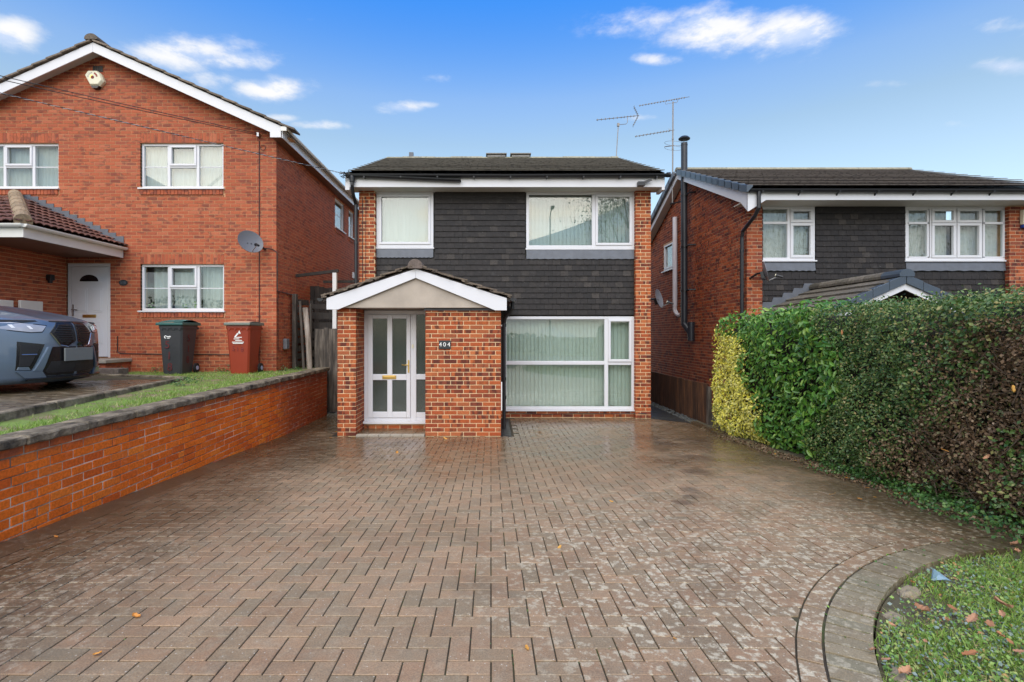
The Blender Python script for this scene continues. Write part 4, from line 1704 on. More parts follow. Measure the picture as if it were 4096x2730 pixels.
# =================================================================== LEFT HOUSE
YL = 10.87
lh = thing('gabled_house', 'red brick gable-fronted house with white windows on the higher plot at the left', 'house', (-8.4, YL, .95))
LX0, LX1 = -12.13, -4.62
GA, GZ, GS = -8.36, 7.92, .4456          # gable apex x, top of bargeboard z, slope
LTOP = lambda x: GZ - .10 - GS * abs(x - GA)
Tl = front_map(YL)
winL = [(-7.55, -5.76, 4.94, 5.91), (-11.10, -9.31, 4.94, 5.91), (-7.548, -5.747, 2.30, 3.30)]
doorL = (-9.135, -8.194, 1.285, 3.32)
ops = winL + [doorL]
sold, brk, ops2 = [], [], list(ops)
for (a, b, c, d) in winL:
    ops2 += [(a, b, d, d + .222), (a - .02, b + .02, c - .150, c - .02)]
    sold += soldier(Tl, a, b, d + .004, d + .218, .0)
    sold += soldier(Tl, a, b, c - .145, c - .040, .022)


def gl(z):
    h = (GZ - .10 - z) / GS
    return GA - h, GA + h


brk += brickwork(Tl, LX0, LX1, .93, 7.8, ops=ops2 + [(-12.2, -9.16, 0, 3.45)], limit=gl, dep=.1025, off0=.0)
Tls = sidep_map(LX1)
swin = [(14.96, 15.90, 4.98, 5.86), (16.40, 17.0, 4.98, 5.86)]
sops = list(swin)
for (a, b, c, d) in swin:
    sops.append((a - .02, b + .02, c - .15, c - .02))
    sold += soldier(Tls, a, b, c - .145, c - .04, .02)
brk += brickwork(Tls, YL + .1125, 20.0, .93, 5.95, ops=sops, dep=.1, off0=.05)
Tlg = sidep_map(-9.135)
gbr = brickwork(Tlg, 8.8, YL - .005, .93, 3.44, dep=.1, off0=.03)
emit(sold, 'brick_on_edge', lh, MAT['brick_left'], 300)
emit(brk + gbr, 'brick', lh, MAT['brick_left'], 300, .0, 'bricks')
mb = MB()
slab(mb, Tl, LX0 + .006, LX1 - .006, .8, 6.0, ops, .006, .22)
h_ = (GZ - .10 - 6.0) / GS
mb.prism([(GA - h_, 6.0), (GA + h_, 6.0), (GA, GZ - .10)], YL + .006, YL + .22)
slab(mb, Tls, YL + .22, 20.0, .8, 6.0, swin, .006, .22)
mb.box(LX0, LX1, 19.9, 20.0, .8, 6.0)
mb.box(LX0, LX0 + .1, YL + .22, 20, .8, 6)
mb.box(-12.2, -9.141, 8.806, YL - .01, .8, 3.45)
mb.build('mortar', MAT['mortar_left'], lh)
mb = MB()
mb.box(LX0 + .1, LX1 - .3, YL + .3, 19.8, 3.6, 3.7)
mb.box(LX0 + .1, LX1 - .3, 13.6, 13.7, .9, 6)
mb.build('inner_wall', MAT['dark_room'], lh)


def three_light(T, a, b, c, d, rec, par, casement=True):
    w_ = b - a
    m1, m2 = a + .325 * w_, a + .675 * w_
    tz = c + .485 * (d - c)
    fw = .05
    lights = [(a + fw, m1 - .03, c + fw, d - fw, False), (m2 + .03, b - fw, c + fw, d - fw, False),
              (m1 + .025, m2 - .025, tz + .02, d - fw + .01, True), (m1 + .03, m2 - .03, c + fw, tz - .02, False)]
    bars = [(m1 - .03, m1 + .03, c + fw, d - fw), (m2 - .03, m2 + .03, c + fw, d - fw), (m1 + .03, m2 - .03, tz - .02, tz + .02)]
    beads = [(a + fw, m1 - .03, tz - .008, tz + .010), (m2 + .03, b - fw, tz - .008, tz + .010)]
    return window(par, T, a, b, c, d, rec, lights, bars, fw=fw, sill=.05, beads=beads, sash_w=.045)


for i, (a, b, c, d) in enumerate(winL):
    three_light(Tl, a, b, c + .0, d, .05, lh)
for (a, b, c, d) in winL[:2]:
    curtain(lh, Tl, a + .04, b - .04, c, d, .17, 'curtain', .012, .10, 'net_curtain')
a, b, c, d = winL[2]
for (p, q) in ((a + .13, a + .50), (a + .62, a + 1.12), (b - .58, b - .02)):
    curtain(lh, Tl, p, q, c, d, .24, 'curtain', .03, .13)
pt = MB()
for x in (-7.42, -6.70, -6.45):
    for k in range(14):
        q = Vector((x + rnd.gauss(0, .04), YL + .16 + rnd.gauss(0, .02), 2.33 + abs(rnd.gauss(0, .06))))
        dd = Vector((rnd.gauss(0, 1), rnd.gauss(0, .5), rnd.random())).normalized()
        e = dd.orthogonal().normalized()
        pt.add([q - dd * .03, q + e * .018, q + dd * .035, q - e * .018], [(0, 1, 2, 3)])
pt.build('windowsill_plants', MAT['leaf_laurel'], lh, kind='stuff')
for (a, b, c, d) in swin:
    window(lh, Tls, a, b, c, d, .03, [(a + .06, b - .06, c + .06, d - .06, False)], fw=.06, sill=.06, beads=[(a + .06, b - .06, (c + d) / 2 - .01, (c + d) / 2 + .01)])
    curtain(lh, Tls, a + .03, b - .03, c, d, .2, 'curtain', .012, .1, 'net_curtain')
# door of the left house
mb = MB()
a, b, c, d = doorL
Tdl = front_map(YL + .03)
tbox(mb, Tdl, a, b, 0, .07, d - .07, d)
tbox(mb, Tdl, a, a + .075, 0, .07, c, d - .07)
tbox(mb, Tdl, b - .075, b, 0, .07, c, d - .07)
dfr = mb.build('door_frame', MAT['upvc'], lh, bevel=.006)
mb = MB()
a, b, d = a + .08, b - .08, d - .075
tbox(mb, Tdl, a, b, .0, .05, c + .02, d)
dl = mb.build('front_door', MAT['upvc'], lh, bevel=.006)
dm = (a + b) / 2
for (p, q) in ((a + .10, dm - .045), (dm + .045, b - .10)):
    for (r_, t_) in ((c + .30, c + .82), (c + .98, c + 1.50)):
        mb = MB()
        tbox(mb, Tdl, p, q, -.007, .0, r_, t_)
        m_ = mb.build('door_panel', MAT['upvc'], dl, bevel=.005)
        mb = MB()
        tbox(mb, Tdl, p + .035, q - .035, -.016, -.007, r_ + .035, t_ - .035)
        mb.build('door_panel', MAT['upvc'], dl, bevel=.007)
mb = MB()
arc = [(dm + .27 * math.cos(t), d - .34 + .21 * math.sin(t)) for t in np.linspace(0, math.pi, 18)]
mb.prism(arc, YL + .03 - .012, YL + .03 - .001)
mb.build('fanlight_frame', MAT['upvc'], dl, bevel=.003)
mb = MB()
arc = [(dm + .20 * math.cos(t), d - .315 + .145 * math.sin(t)) for t in np.linspace(0, math.pi, 18)]
mb.prism(arc, YL + .03 - .018, YL + .03 - .0125)
mb.build('fanlight', MAT['car_black'], dl)
mb = MB()
tbox(mb, Tdl, dm - .145, dm + .145, -.012, -.001, c + .865, c + .93)
mb.build('letterbox', MAT['gold'], dl, bevel=.003)
mb = MB()
tbox(mb, Tdl, a + .025, a + .055, -.012, -.001, c + .90, c + 1.15)
mb.tube([(a + .04, YL + .02, c + 1.04), (a + .04, YL - .02, c + 1.04), (a + .16, YL - .025, c + 1.03)], .010, 6)
mb.build('handle', MAT['steel'], dl)
mb = MB()
mb.box(-9.12, -7.72, YL - .75, YL - .003, 1.205, 1.275)
mb.build('doorstep', MAT['concrete'], lh, bevel=.01)
mb = MB()
mb.box(-9.10, -7.76, YL - .70, YL - .003, .9, 1.203)
mb.build('step_riser', MAT['brick_left'], lh)
mb = MB()
mb.box(-8.6, -7.25, YL - 1.05, YL - .76, .9, 1.12)
mb.build('lower_step', MAT['ridge_plain'], lh, bevel=.012)

# gable trim and roof
YG = 10.60
for sg_ in (1, -1):
    mb = MB()
    X = lambda k: GA + sg_ * k
    mb.prism([(X(.001), GZ), (X(3.95), GZ - GS * 3.95), (X(3.95), 5.925), (X(3.72), 5.925), (X(3.72), GZ - .235 - GS * 3.70), (X(.001), GZ - .20)], YG, YG + .025)
    mb.build('bargeboard', MAT['upvc'], lh, bevel=.004)
    mb = MB()
    mb.prism([(X(.0), GZ + .02), (X(4.06), GZ + .02 - GS * 4.06), (X(4.06), GZ - .05 - GS * 4.06), (X(.0), GZ - .05)], YG + .04, 20.3)
    mb.build('roof', MAT['verge_brown'], lh)
    sl = math.hypot(1, GS)
    for k in range(14):
        t0, t1 = k * .30, k * .30 + .35
        t0 += .02
        mb = MB()
        lo = .012
        A = lambda t, h: (X(t), GZ + .025 - GS * t + h)
        mb.prism([A(t0, .030), A(t1, .055), A(t1, .015), A(t0, -.01)], YG - .05, YG + .28)
        mb.build('verge_tile', MAT['verge_brown'], lh, bevel=.004)
    mb = MB()
    mb.prism([(X(.02), GZ - .10), (X(3.72), GZ - .10 - GS * 3.72), (X(3.72), GZ - .12 - GS * 3.72), (X(.02), GZ - .12)], YG + .026, YL)
    mb.build('verge_soffit', MAT['soffit'], lh)
for k in range(21):
    prof_ = [(math.cos(t) * .135, math.sin(t) * .10) for t in np.linspace(-.2, math.pi + .2, 11)]
    mb = MB()
    mb.prism([(GA + p, GZ + .055 + q) for p, q in prof_], YG - .06 + k * .46, YG - .06 + k * .46 + .455)
    mb.build('ridge_tile', MAT['verge_brown'], lh)
mb = MB()
mb.box(-4.405, -4.385, YG + .03, 20.2, 5.925, 6.10)
mb.build('side_fascia', MAT['upvc'], lh)
mb = MB()
mb.box(-4.62, -4.406, YG + .03, 20.2, 5.93, 5.945)
mb.build('side_soffit', MAT['fascia_brown'], lh)
mb = MB()
half_pipe(mb, (-4.33, YG - .02, 6.13), (-4.33, 20.2, 6.13), .055)
sgut = mb.build('side_gutter', MAT['gutter_white'], lh)
mb = MB()
mb.box(-4.40, -4.28, YG - .035, YG - .02, 6.05, 6.14)
mb.build('gutter_end', MAT['gutter_white'], sgut)
# air brick high in the gable
mb = MB()
mb.box(-8.57, -8.35, YL - .008, YL + .02, 7.435, 7.565)
ab = mb.build('air_brick', MAT['car_mesh'], lh)
for k in range(5):
    q = MB()
    q.box(-8.565 + k * .052, -8.555 + k * .052, YL - .012, YL - .008, 7.44, 7.56)
    q.build('grille_bar', MAT['bark'], ab)

# canopy over the door and garage
CE, CYF, CZ, CS = -7.90, 8.53, 3.68, .466
mb = MB()
mb.box(CE - .03, CE, CYF, YL - .02, 3.43, 3.61)
mb.box(-16, CE - .0305, CYF + .001, CYF + .03, 3.431, 3.609)
mb.build('canopy_fascia', MAT['gutter_white'], lh)
mb = MB()
mb.box(-16, CE - .031, CYF + .031, YL - .02, 3.44, 3.455)
mb.build('canopy_soffit', MAT['fascia_brown'], lh)
mb = MB()
half_pipe(mb, (CE + .055, CYF - .05, 3.645), (CE + .055, YL - .03, 3.645), .055)
half_pipe(mb, (CE + .05, CYF - .055, 3.645), (-16, CYF - .055, 3.645), .055)
mb.build('canopy_gutter', MAT['gutter_white'], lh)
mb = MB()
HX, HZ = CE - (YL - CYF), CZ + CS * (YL - CYF)
mb.add([(CE, CYF, CZ - .04), (CE, YL, CZ - .04), (HX, YL, HZ - .04), (-16, YL, HZ - .04), (-16, CYF, CZ - .04)], [(0, 1, 2), (0, 2, 3, 4)])
mb.build('canopy_deck', MAT['brown_tile'], lh)
# rolled tiles, cut to the hip
roll = MB()
prof_ = []
for i in range(9):
    q = i / 8
    prof_.append((q * .30 - .15, .028 * abs(math.sin(q * math.pi * 2)) ** .8))


def roll_tile(O, along, upv, keep):
    along, upv = Vector(along), Vector(upv).normalized()
    n = along.cross(upv)
    if n.z < 0:
        n = -n
    for r in range(9):
        for c_ in range(-1, 30):
            cu, cs = r * .30, c_ * .30 + .15
            P = O + along * cs + upv * (cu + .14)
            if not keep(P):
                continue
            q = MB()
            rows = []
            for (uu, lift) in ((0.0, .035), (.345, .0)):
                rows.append([along * s + upv * (uu - .17) + n * (lift + z) for s, z in prof_])
            q.grid(rows)
            rows2 = [[p - n * .014 for p in rows[0]], rows[0]]
            q.grid(rows2)
            put('canopy_tile', q.mesh('canopy_tile', fix=False), MAT['brown_tile'], lh, P + n * .012)


nz = math.hypot(1, CS)
roll_tile(Vector((CE + .03, CYF, CZ - .01)), (0, 1, 0), (-1, 0, CS), lambda P: P.y < YL - .08 and (P.y - CYF) > (CE - P.x) + .05)
roll_tile(Vector((-11.2, CYF - .03, CZ - .01)), (1, 0, 0), (0, 1, CS), lambda P: P.y < YL - .1 and (CE - P.x) > (P.y - CYF) + .02 and P.x < CE)
for k in range(7):
    t0, t1 = k / 7, (k + 1) / 7 + .03
    A = Vector((CE, CYF, CZ + .02)).lerp(Vector((HX, YL, HZ + .02)), t0)
    B = Vector((CE, CYF, CZ + .02)).lerp(Vector((HX, YL, HZ + .02)), min(1, t1))
    mb = MB()
    mb.tube([A, B], [.125, .118], 14)
    mb.build('hip_tile', MAT['ridge_tile'], lh, smooth=False)
mb = MB()
n = 14
for k in range(n):
    t0, t1 = k / n, (k + 1) / n
    x0, x1 = CE + (HX - CE) * t0, CE + (HX - CE) * t1
    z0, z1 = CZ + (HZ - CZ) * t0, CZ + (HZ - CZ) * t1
    mb.prism([(x0, z0 + .0), (x1, z1 + .0), (x1, z1 + .14), (x0, z1 + .14)], YL - .013 - .001 * (k % 2), YL + .0)
mb.add([(CE, YL - .02, CZ + .06), (HX, YL - .02, HZ + .06), (HX + .02, YL - .17, HZ + .04), (CE - .05, YL - .17, CZ + .05)], [(0, 1, 2, 3)])
mb.build('step_flashing', MAT['lead'], lh)

# fittings on the left house
mb = MB()
mb.box(-9.13, -9.07, 9.74, 10.23, 1.75, 2.45)
mb.build('meter_box', MAT['gutter_white'], lh, bevel=.012)
mb = MB()
mb.box(-9.13, -9.07, 9.10, 9.60, 1.75, 2.43)
mb.build('meter_box', MAT['gutter_white'], lh, bevel=.012)
mb = MB()
mb.box(-9.13, -9.03, 10.36, 10.46, 2.90, 3.02)
mb.box(-9.08, -9.02, 10.34, 10.40, 2.84, 2.93)
mb.build('porch_lamp', MAT['black'], lh, bevel=.006)
mb = MB()
mb.box(-4.617, -4.53, 11.20, 11.36, 1.46, 1.69)
mb.build('gas_meter_box', MAT['dish'], lh, bevel=.014)
mb = MB()
mb.box(-4.617, -4.56, 16.75, 16.95, 3.66, 3.86)
mb.build('wall_vent', MAT['upvc'], lh, bevel=.01)
wc = MB()
wc.tube([(-4.985, YL - .01, 5.95), (-4.985, YL - .01, 1.02)], .009, 6)
wc.tube([(-8.03, YL - .01, 1.75), (-8.03, YL - .01, 1.42), (-7.98, YL - .01, 1.375), (-7.0, YL - .012, 1.36), (-4.99, YL - .012, 1.35)], .009, 6)
wc.tube([(-4.86, YL - .05, 3.63), (-4.70, YL - .02, 3.62), (-4.60, YL - .01, 3.55), (-4.60, YL - .005, 2.72), (-4.60, 11.9, 2.70)], .010, 6)
wc.tube([(-4.605, YL + .05, 2.70), (-4.605, YL + .05, 1.45), (-4.605, 11.2, 1.40)], .006, 6)
wc.tube([(-4.90 + .055 * math.cos(t), YL - .02, 5.80 + .055 * math.sin(t)) for t in np.linspace(0, 2 * math.pi, 14)], .006, 5)
wc.build('wall_cable', MAT['black'], lh)
mb = MB()
mb.box(-5.01, -4.96, YL - .09, YL, 6.02, 6.10)
mb.build('cable_bracket', MAT['steel'], lh)

o_ = thing('oval_number_plaque', 'small black oval number plaque reading 518 beside the white panelled door', 'sign', (-7.91, YL - .02, 2.90))
mb = MB()
mb.lathe([(1, 0), (1, .012)], (0, 0, 0), (0, 0, 1), 24)
me = mb.mesh('plaque')
pl = put('plaque', me, MAT['slate_sign'], o_, (-7.91, YL - .002, 2.90), (R(90), 0, 0))
pl.scale = (.09, .065, 1)
text('digits', '518', .085, MAT['lead'], o_, (-7.91, YL - .016, 2.90))

# alarm box with its printed emblem
al = thing('alarm_box', 'cream six-sided alarm box with faded emblem under the air brick in the gable', 'alarm box', (-8.48, YL, 7.26))
mb = MB()
hexa = [(-.20, .06), (-.13, .165), (.06, .165), (.14, .10), (.20, -.06), (.11, -.16), (-.08, -.16)]
hx2 = [(x * .86 - .008, z * .86 + .01) for x, z in hexa]
V_ = [(-8.48 + x, YL, 7.26 + z) for x, z in hexa] + [(-8.48 + x, YL - .06, 7.26 + z) for x, z in hexa] + [(-8.48 + x, YL - .10, 7.26 + z) for x, z in hx2]
nn = 7
mb.add(V_, [tuple(range(14, 21))] + [(i, (i + 1) % nn, nn + (i + 1) % nn, nn + i) for i in range(nn)] + [(nn + i, nn + (i + 1) % nn, 2 * nn + (i + 1) % nn, 2 * nn + i) for i in range(nn)])
mb.build('cover', MAT['cream'], al, bevel=.008)
mb = MB()
mb.prism([(-8.56, 7.10), (-8.38, 7.10), (-8.42, 7.055), (-8.52, 7.055)], YL - .08, YL)
mb.build('strobe', MAT['car_black'], al)
for (nm, m_, r0, r1, t0, t1) in (('emblem_yellow', 'gold', .025, .055, 1.6, 3.6), ('emblem_red', 'bin_red', .075, .11, .1, 1.2), ('emblem_purple', 'red_pen', .0, .035, 0, 6.28)):
    mb = MB()
    ts = np.linspace(t0, t1, 14)
    mb.prism([(-8.50 + r1 * math.cos(t), 7.275 + r1 * math.sin(t)) for t in ts] + ([(-8.50 + r0 * math.cos(t), 7.275 + r0 * math.sin(t)) for t in ts[::-1]] if r0 else []), YL - .103, YL - .1005)
    mb.build(nm, MAT[m_], al)
for k in range(6):
    t = 1.75 + k * .26
    mb = MB()
    c = Vector((-8.50 + .082 * math.cos(t), YL - .102, 7.275 + .082 * math.sin(t)))
    mb.beam(c, c + Vector((.028 * math.cos(t), 0, .028 * math.sin(t))), .008, .003)
    mb.build('emblem_letter', MAT['black'], al)

# =================================================================== RIGHT HOUSE
YR, YRF = 10.77, 10.88
RX0, RX1 = 5.46, 11.62
rh = thing('tile_hung_house', 'brick and charcoal tile-hung house with black flue behind the hedge at the right', 'house', (8.5, YR, -.1))
Tr, Trf, Trs = front_map(YR), front_map(YRF), siden_map(RX0)
bricks = []
mort = MB()
for (a, b) in ((RX0, RX0 + .33), (11.055, RX1)):
    bricks += brickwork(Tr, a, b, -.2, 4.53, off0=.1125 if a < 6 else .03, jz=.001)
    q = MB()
    tbox(q, Tr, a + .006, b - .006, .006, .3, -.2, 4.54)
    q.build('mortar', MAT['mortar_right'], rh)


def rl_(z):
    if z < 4.52:
        return YR, 17.7
    return 10.35 + (z - 4.52) / .415, 18.05 - (z - 4.52) / .415


rwin = (15.13, 16.0, 3.77, 4.63)
gbr = brickwork(Trs, YR + .1125, 17.7, -.2, 6.02, ops=[rwin], limit=rl_, off0=.06, jz=.001)
emit(bricks + [p for p in gbr if p[0][1] < 13.2], 'brick', rh, MAT['brick_right'], 300, .0, 'bricks')
emit([p for p in gbr if p[0][1] >= 13.2], 'brick', rh, MAT['brick_right'], 0, .0, 'bricks')
slab(mort, Trs, YR + .3, 17.7, -.2, 4.52, [rwin], .006, .22)
mort.prism([(10.4, 4.52), (18.0, 4.52), (14.2, 6.05)], RX0 + .006, RX0 + .2, axis='x')
mort.build('mortar', MAT['mortar_right'], rh)
ROP = [(5.86, 6.97, 3.385, 4.54), (8.92, 11.10, 3.385, 4.54)]
mb = MB()
slab(mb, Trf, RX0 + .3, RX1, -.2, 4.54, ROP, .03, .2)
mb.box(RX0 + .2, RX1, 17.6, 17.7, -.2, 4.6)
mb.box(RX1 - .02, RX1, YR + .3, 17.7, -.2, 4.6)
mb.box(RX0 + .22, RX1 - .03, 13.4, 13.5, -.2, 4.6)
mb.box(RX0 + .22, RX1 - .03, 11.2, 13.4, 2.3, 2.4)
mb.build('inner_wall', MAT['dark_room'], rh)
tiles = []
blocked = [(5.85, 6.985, 3.14, 5), (8.91, 11.2, 3.14, 5)]
k = 0
while 1.80 + k * .1175 < 4.42:
    z0 = 1.80 + k * .1175
    x = RX0 + .335 - (TW / 2 if k % 2 else 0)
    while x < 11.05:
        p, q = max(x, RX0 + .335), min(x + TW, 11.05)
        ok = q - p > .03
        for (a, b, c, d) in blocked:
            if c < z0 + .07 and z0 + .05 < d and not (b <= p or a >= q):
                if p < a:
                    q = a
                elif q > b:
                    p = b
                else:
                    ok = False
        if ok and q - p > .03:
            tiles.append((((p + q) / 2, YRF - .012 + rnd.uniform(-.001, .001), z0 + .08 + rnd.uniform(-.001, .001)), (q - p - .004, .017, .16), (-.150 + rnd.gauss(0, .007), rnd.gauss(0, .002), 0)))
        x += TW
    k += 1
emit(tiles, 'hung_tile', rh, MAT['hung_tile'], 300, 0, 'hung_tiles')
mb = MB()
mb.box(6.99, 8.90, YRF - .03, YRF + .02, 4.40, 4.54)
mb.build('top_batten', MAT['hung_tile'], rh)
a, b, c, d = ROP[0]
m = 6.42
tz = 4.185
window(rh, Trf, a - .06, b, c, d, -.015, [(a - .0, m - .04, c + .065, tz - .02, False), (a - .0, m - .04, tz + .03, d - .06, False), (m + .02, b - .045, c + .05, tz - .0, True), (m + .02, b - .045, tz + .01, d - .045, True)],
       bars=[(m - .04, m + .02, c + .05, d - .05), (a, m - .04, tz - .02, tz + .03), (m + .02, b - .05, tz, tz + .01)], fw=.055, sill=.05, sash_w=.06)
curtain(rh, Trf, a - .02, b - .03, c, d, .16, 'net', .018, .09, 'net_curtain')
a, b, c, d = ROP[1]
ms = [8.92, 9.465, 10.01, 10.56, 11.10]
lights, bars = [], []
for i in range(4):
    l, r_ = ms[i] + .035, ms[i + 1] - .035
    if i in (1, 2):
        lights += [(ms[i] + .015, ms[i + 1] - .015, c + .05, tz - .005, True), (ms[i] + .015, ms[i + 1] - .015, tz + .005, d - .045, True)]
        bars.append((ms[i] + .02, ms[i + 1] - .02, tz - .006, tz + .006))
    else:
        lights += [(l + .04, r_ - .04, c + .08, tz - .025, False), (l + .04, r_ - .04, tz + .025, d - .08, False)]
        bars += [(l, r_, tz - .025, tz + .025), (l, l + .04, c + .05, d - .05), (r_ - .04, r_, c + .05, d - .05), (l, r_, c + .05, c + .08), (l, r_, d - .08, d - .05)]
    if i:
        bars.append((ms[i] - .015, ms[i] + .015, c + .05, d - .05))
window(rh, Trf, a, b, c, d, -.015, lights, bars, fw=.05, sill=.05, sash_w=.055)
curtain(rh, Trf, a + .03, 9.95, c, d, .16, 'net', .02, .10, 'net_curtain')
curtain(rh, Trf, 10.12, b - .03, c, d, .16, 'net', .02, .10, 'net_curtain')
a, b, c, d = rwin
window(rh, Trs, a, b, c, d, .02, [(a + .06, b - .06, c + .06, d - .06, True)], fw=.06, sill=.06)
blind(rh, Trs, a + .03, b - .03, c, d, .14)
for (p, q) in ((5.84, 6.97), (8.92, 11.09)):
    mb = MB()
    rows = []
    for i2 in range(5):
        t = i2 / 4
        rows.append([(p + (q - p) * i / 40, YRF - .02 - .022 * (1 - t) + .0012 * math.sin(i * .8 + i2) + rnd.uniform(-.0015, .0015), 3.155 + .18 * t + (.007 * math.sin(i * 1.3) if i2 == 0 else 0)) for i in range(41)])
    mb.grid(rows)
    mb.build('lead_apron', MAT['lead'], rh, smooth=True)
YRE = 10.32
mb = MB()
mb.box(5.24, RX1 + .1, YRE, YRE + .022, 4.535, 4.72)
mb.build('fascia', MAT['upvc'], rh, bevel=.003)
mb = MB()
mb.box(5.24, RX1 + .1, YRE + .022, YRF + .02, 4.537, 4.55)
mb.build('soffit', MAT['soffit'], rh)
mb = MB()
half_pipe(mb, (5.25, YRE - .065, 4.735), (RX1 + .1, YRE - .065, 4.725), .06)
rg = mb.build('gutter', MAT['black'], rh)
for i in range(8):
    q = MB()
    x = 5.5 + i * .78
    q.prism([(YRE - .12, 4.70), (YRE, 4.66), (YRE, 4.62), (YRE - .03, 4.655), (YRE - .12, 4.675)], x - .013, x + .013, axis='x')
    q.build('gutter_bracket', MAT['black'], rg)
mb = MB()
mb.tube([(5.44, YRE - .065, 4.70), (5.44, YRE - .065, 4.36), (5.42, YRE + .05, 4.22), (5.36, YR - .02, 3.98), (5.36, YR + .02, 3.85), (5.36, YR + .02, .0)], .038, 10)
for z in (3.55, 2.1):
    mb.lathe([(.045, 0), (.045, .05)], (5.36, YR + .02, z), (0, 0, 1), 10)
mb.build('downpipe', MAT['black'], rh)
RE = Vector((5.20, YRE - .08, 4.765))
upr = Vector((0, 14.2 - RE.y, 6.39 - RE.z))
mb = MB()
wd = 6.55
A, B = RE + Vector((0, .03, -.02)), RE + upr + Vector((0, 0, -.02))
dx_ = Vector((wd, 0, 0))
dn = Vector((0, 0, -.06))
mb.add([A, A + dx_, B + dx_, B, A + dn, A + dx_ + dn, B + dx_ + dn, B + dn], [(0, 1, 2, 3), (4, 7, 6, 5), (0, 3, 7, 4), (1, 5, 6, 2), (0, 4, 5, 1)])
Cb = Vector((5.20, 18.2, 4.70))
mb.add([B, B + dx_, Cb + dx_, Cb, B + dn, B + dx_ + dn, Cb + dx_ + dn, Cb + dn], [(0, 1, 2, 3), (4, 7, 6, 5), (0, 3, 7, 4), (1, 5, 6, 2), (2, 6, 7, 3)])
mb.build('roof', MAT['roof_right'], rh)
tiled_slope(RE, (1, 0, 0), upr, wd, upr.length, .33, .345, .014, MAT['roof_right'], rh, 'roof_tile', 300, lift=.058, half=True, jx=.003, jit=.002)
x = 5.2
while x < 11.7:
    prof_ = [(math.cos(t) * .12, math.sin(t) * .08) for t in np.linspace(0, math.pi, 9)]
    mb = MB()
    mb.prism([(14.2 + p, 6.40 + q) for p, q in prof_], x + .004, min(x + .455, 11.75), axis='x')
    mb.build('ridge_tile', MAT['ridge_pale'], rh)
    x += .46
mb = MB()
mb.prism([(YRE - .02, 4.70), (14.2, 6.36), (14.2, 6.16), (YRE + .28, 4.555), (YRE - .02, 4.30)], 5.235, 5.255, axis='x')
mb.prism([(14.201, 6.36), (18.1, 4.72), (18.1, 4.52), (14.201, 6.16)], 5.235, 5.255, axis='x')
mb.build('bargeboard', MAT['upvc'], rh)
mb = MB()
mb.prism([(YRE + .3, 4.56), (14.2, 6.15), (14.2, 6.17), (YRE + .3, 4.58)], 5.256, RX0 + .0, axis='x')
mb.prism([(18.05, 4.56), (14.2, 6.15), (14.2, 6.17), (18.05, 4.58)], 5.256, RX0 + .0, axis='x')
mb.build('verge_soffit', MAT['soffit'], rh)
mb = MB()
mb.prism([(5.235, 4.70), (5.235, 4.31), (5.27, 4.31), (5.62, 4.535), (5.62, 4.70)], YRE - .01, YRE + .012)
mb.build('eaves_box', MAT['upvc'], rh)
upn = upr.normalized()
nn_ = Vector((1, 0, 0)).cross(upn).normalized()
if nn_.z < 0:
    nn_ = -nn_
for k in range(12):
    p0, p1 = RE + upn * (k * .345 - .03), RE + upn * (k * .345 + .35)
    for (bx, s_) in ((0, 1),):
        mb = MB()
        c0, c1 = p0 + nn_ * .055, p1 + nn_ * .030
        mb.add([c0 + Vector((.09, 0, 0)), c0 - Vector((.035, 0, 0)), c0 - Vector((.035, 0, .15)), c1 + Vector((.09, 0, 0)), c1 - Vector((.035, 0, 0)), c1 - Vector((.035, 0, .15)), c0 + Vector((.09, 0, -.03)), c1 + Vector((.09, 0, -.03)), c0 + Vector((-.02, 0, -.15)), c1 + Vector((-.02, 0, -.15))],
               [(0, 3, 4, 1), (1, 4, 5, 2), (0, 1, 2, 8, 6), (3, 7, 9, 5, 4), (2, 5, 9, 8), (0, 6, 7, 3), (6, 8, 9, 7)])
        mb.build('verge_cap', MAT['dryverge'], rh, bevel=.006)
    p0 = Vector((5.2, 28.4 - p0.y, p0.z))
    p1 = Vector((5.2, 28.4 - p1.y, p1.z))
    mb = MB()
    mb.beam(p0 + Vector((-.01, 0, .0)), p1 + Vector((-.01, 0, .0)), .07, .16)
    mb.build('verge_cap', MAT['lead'], rh)
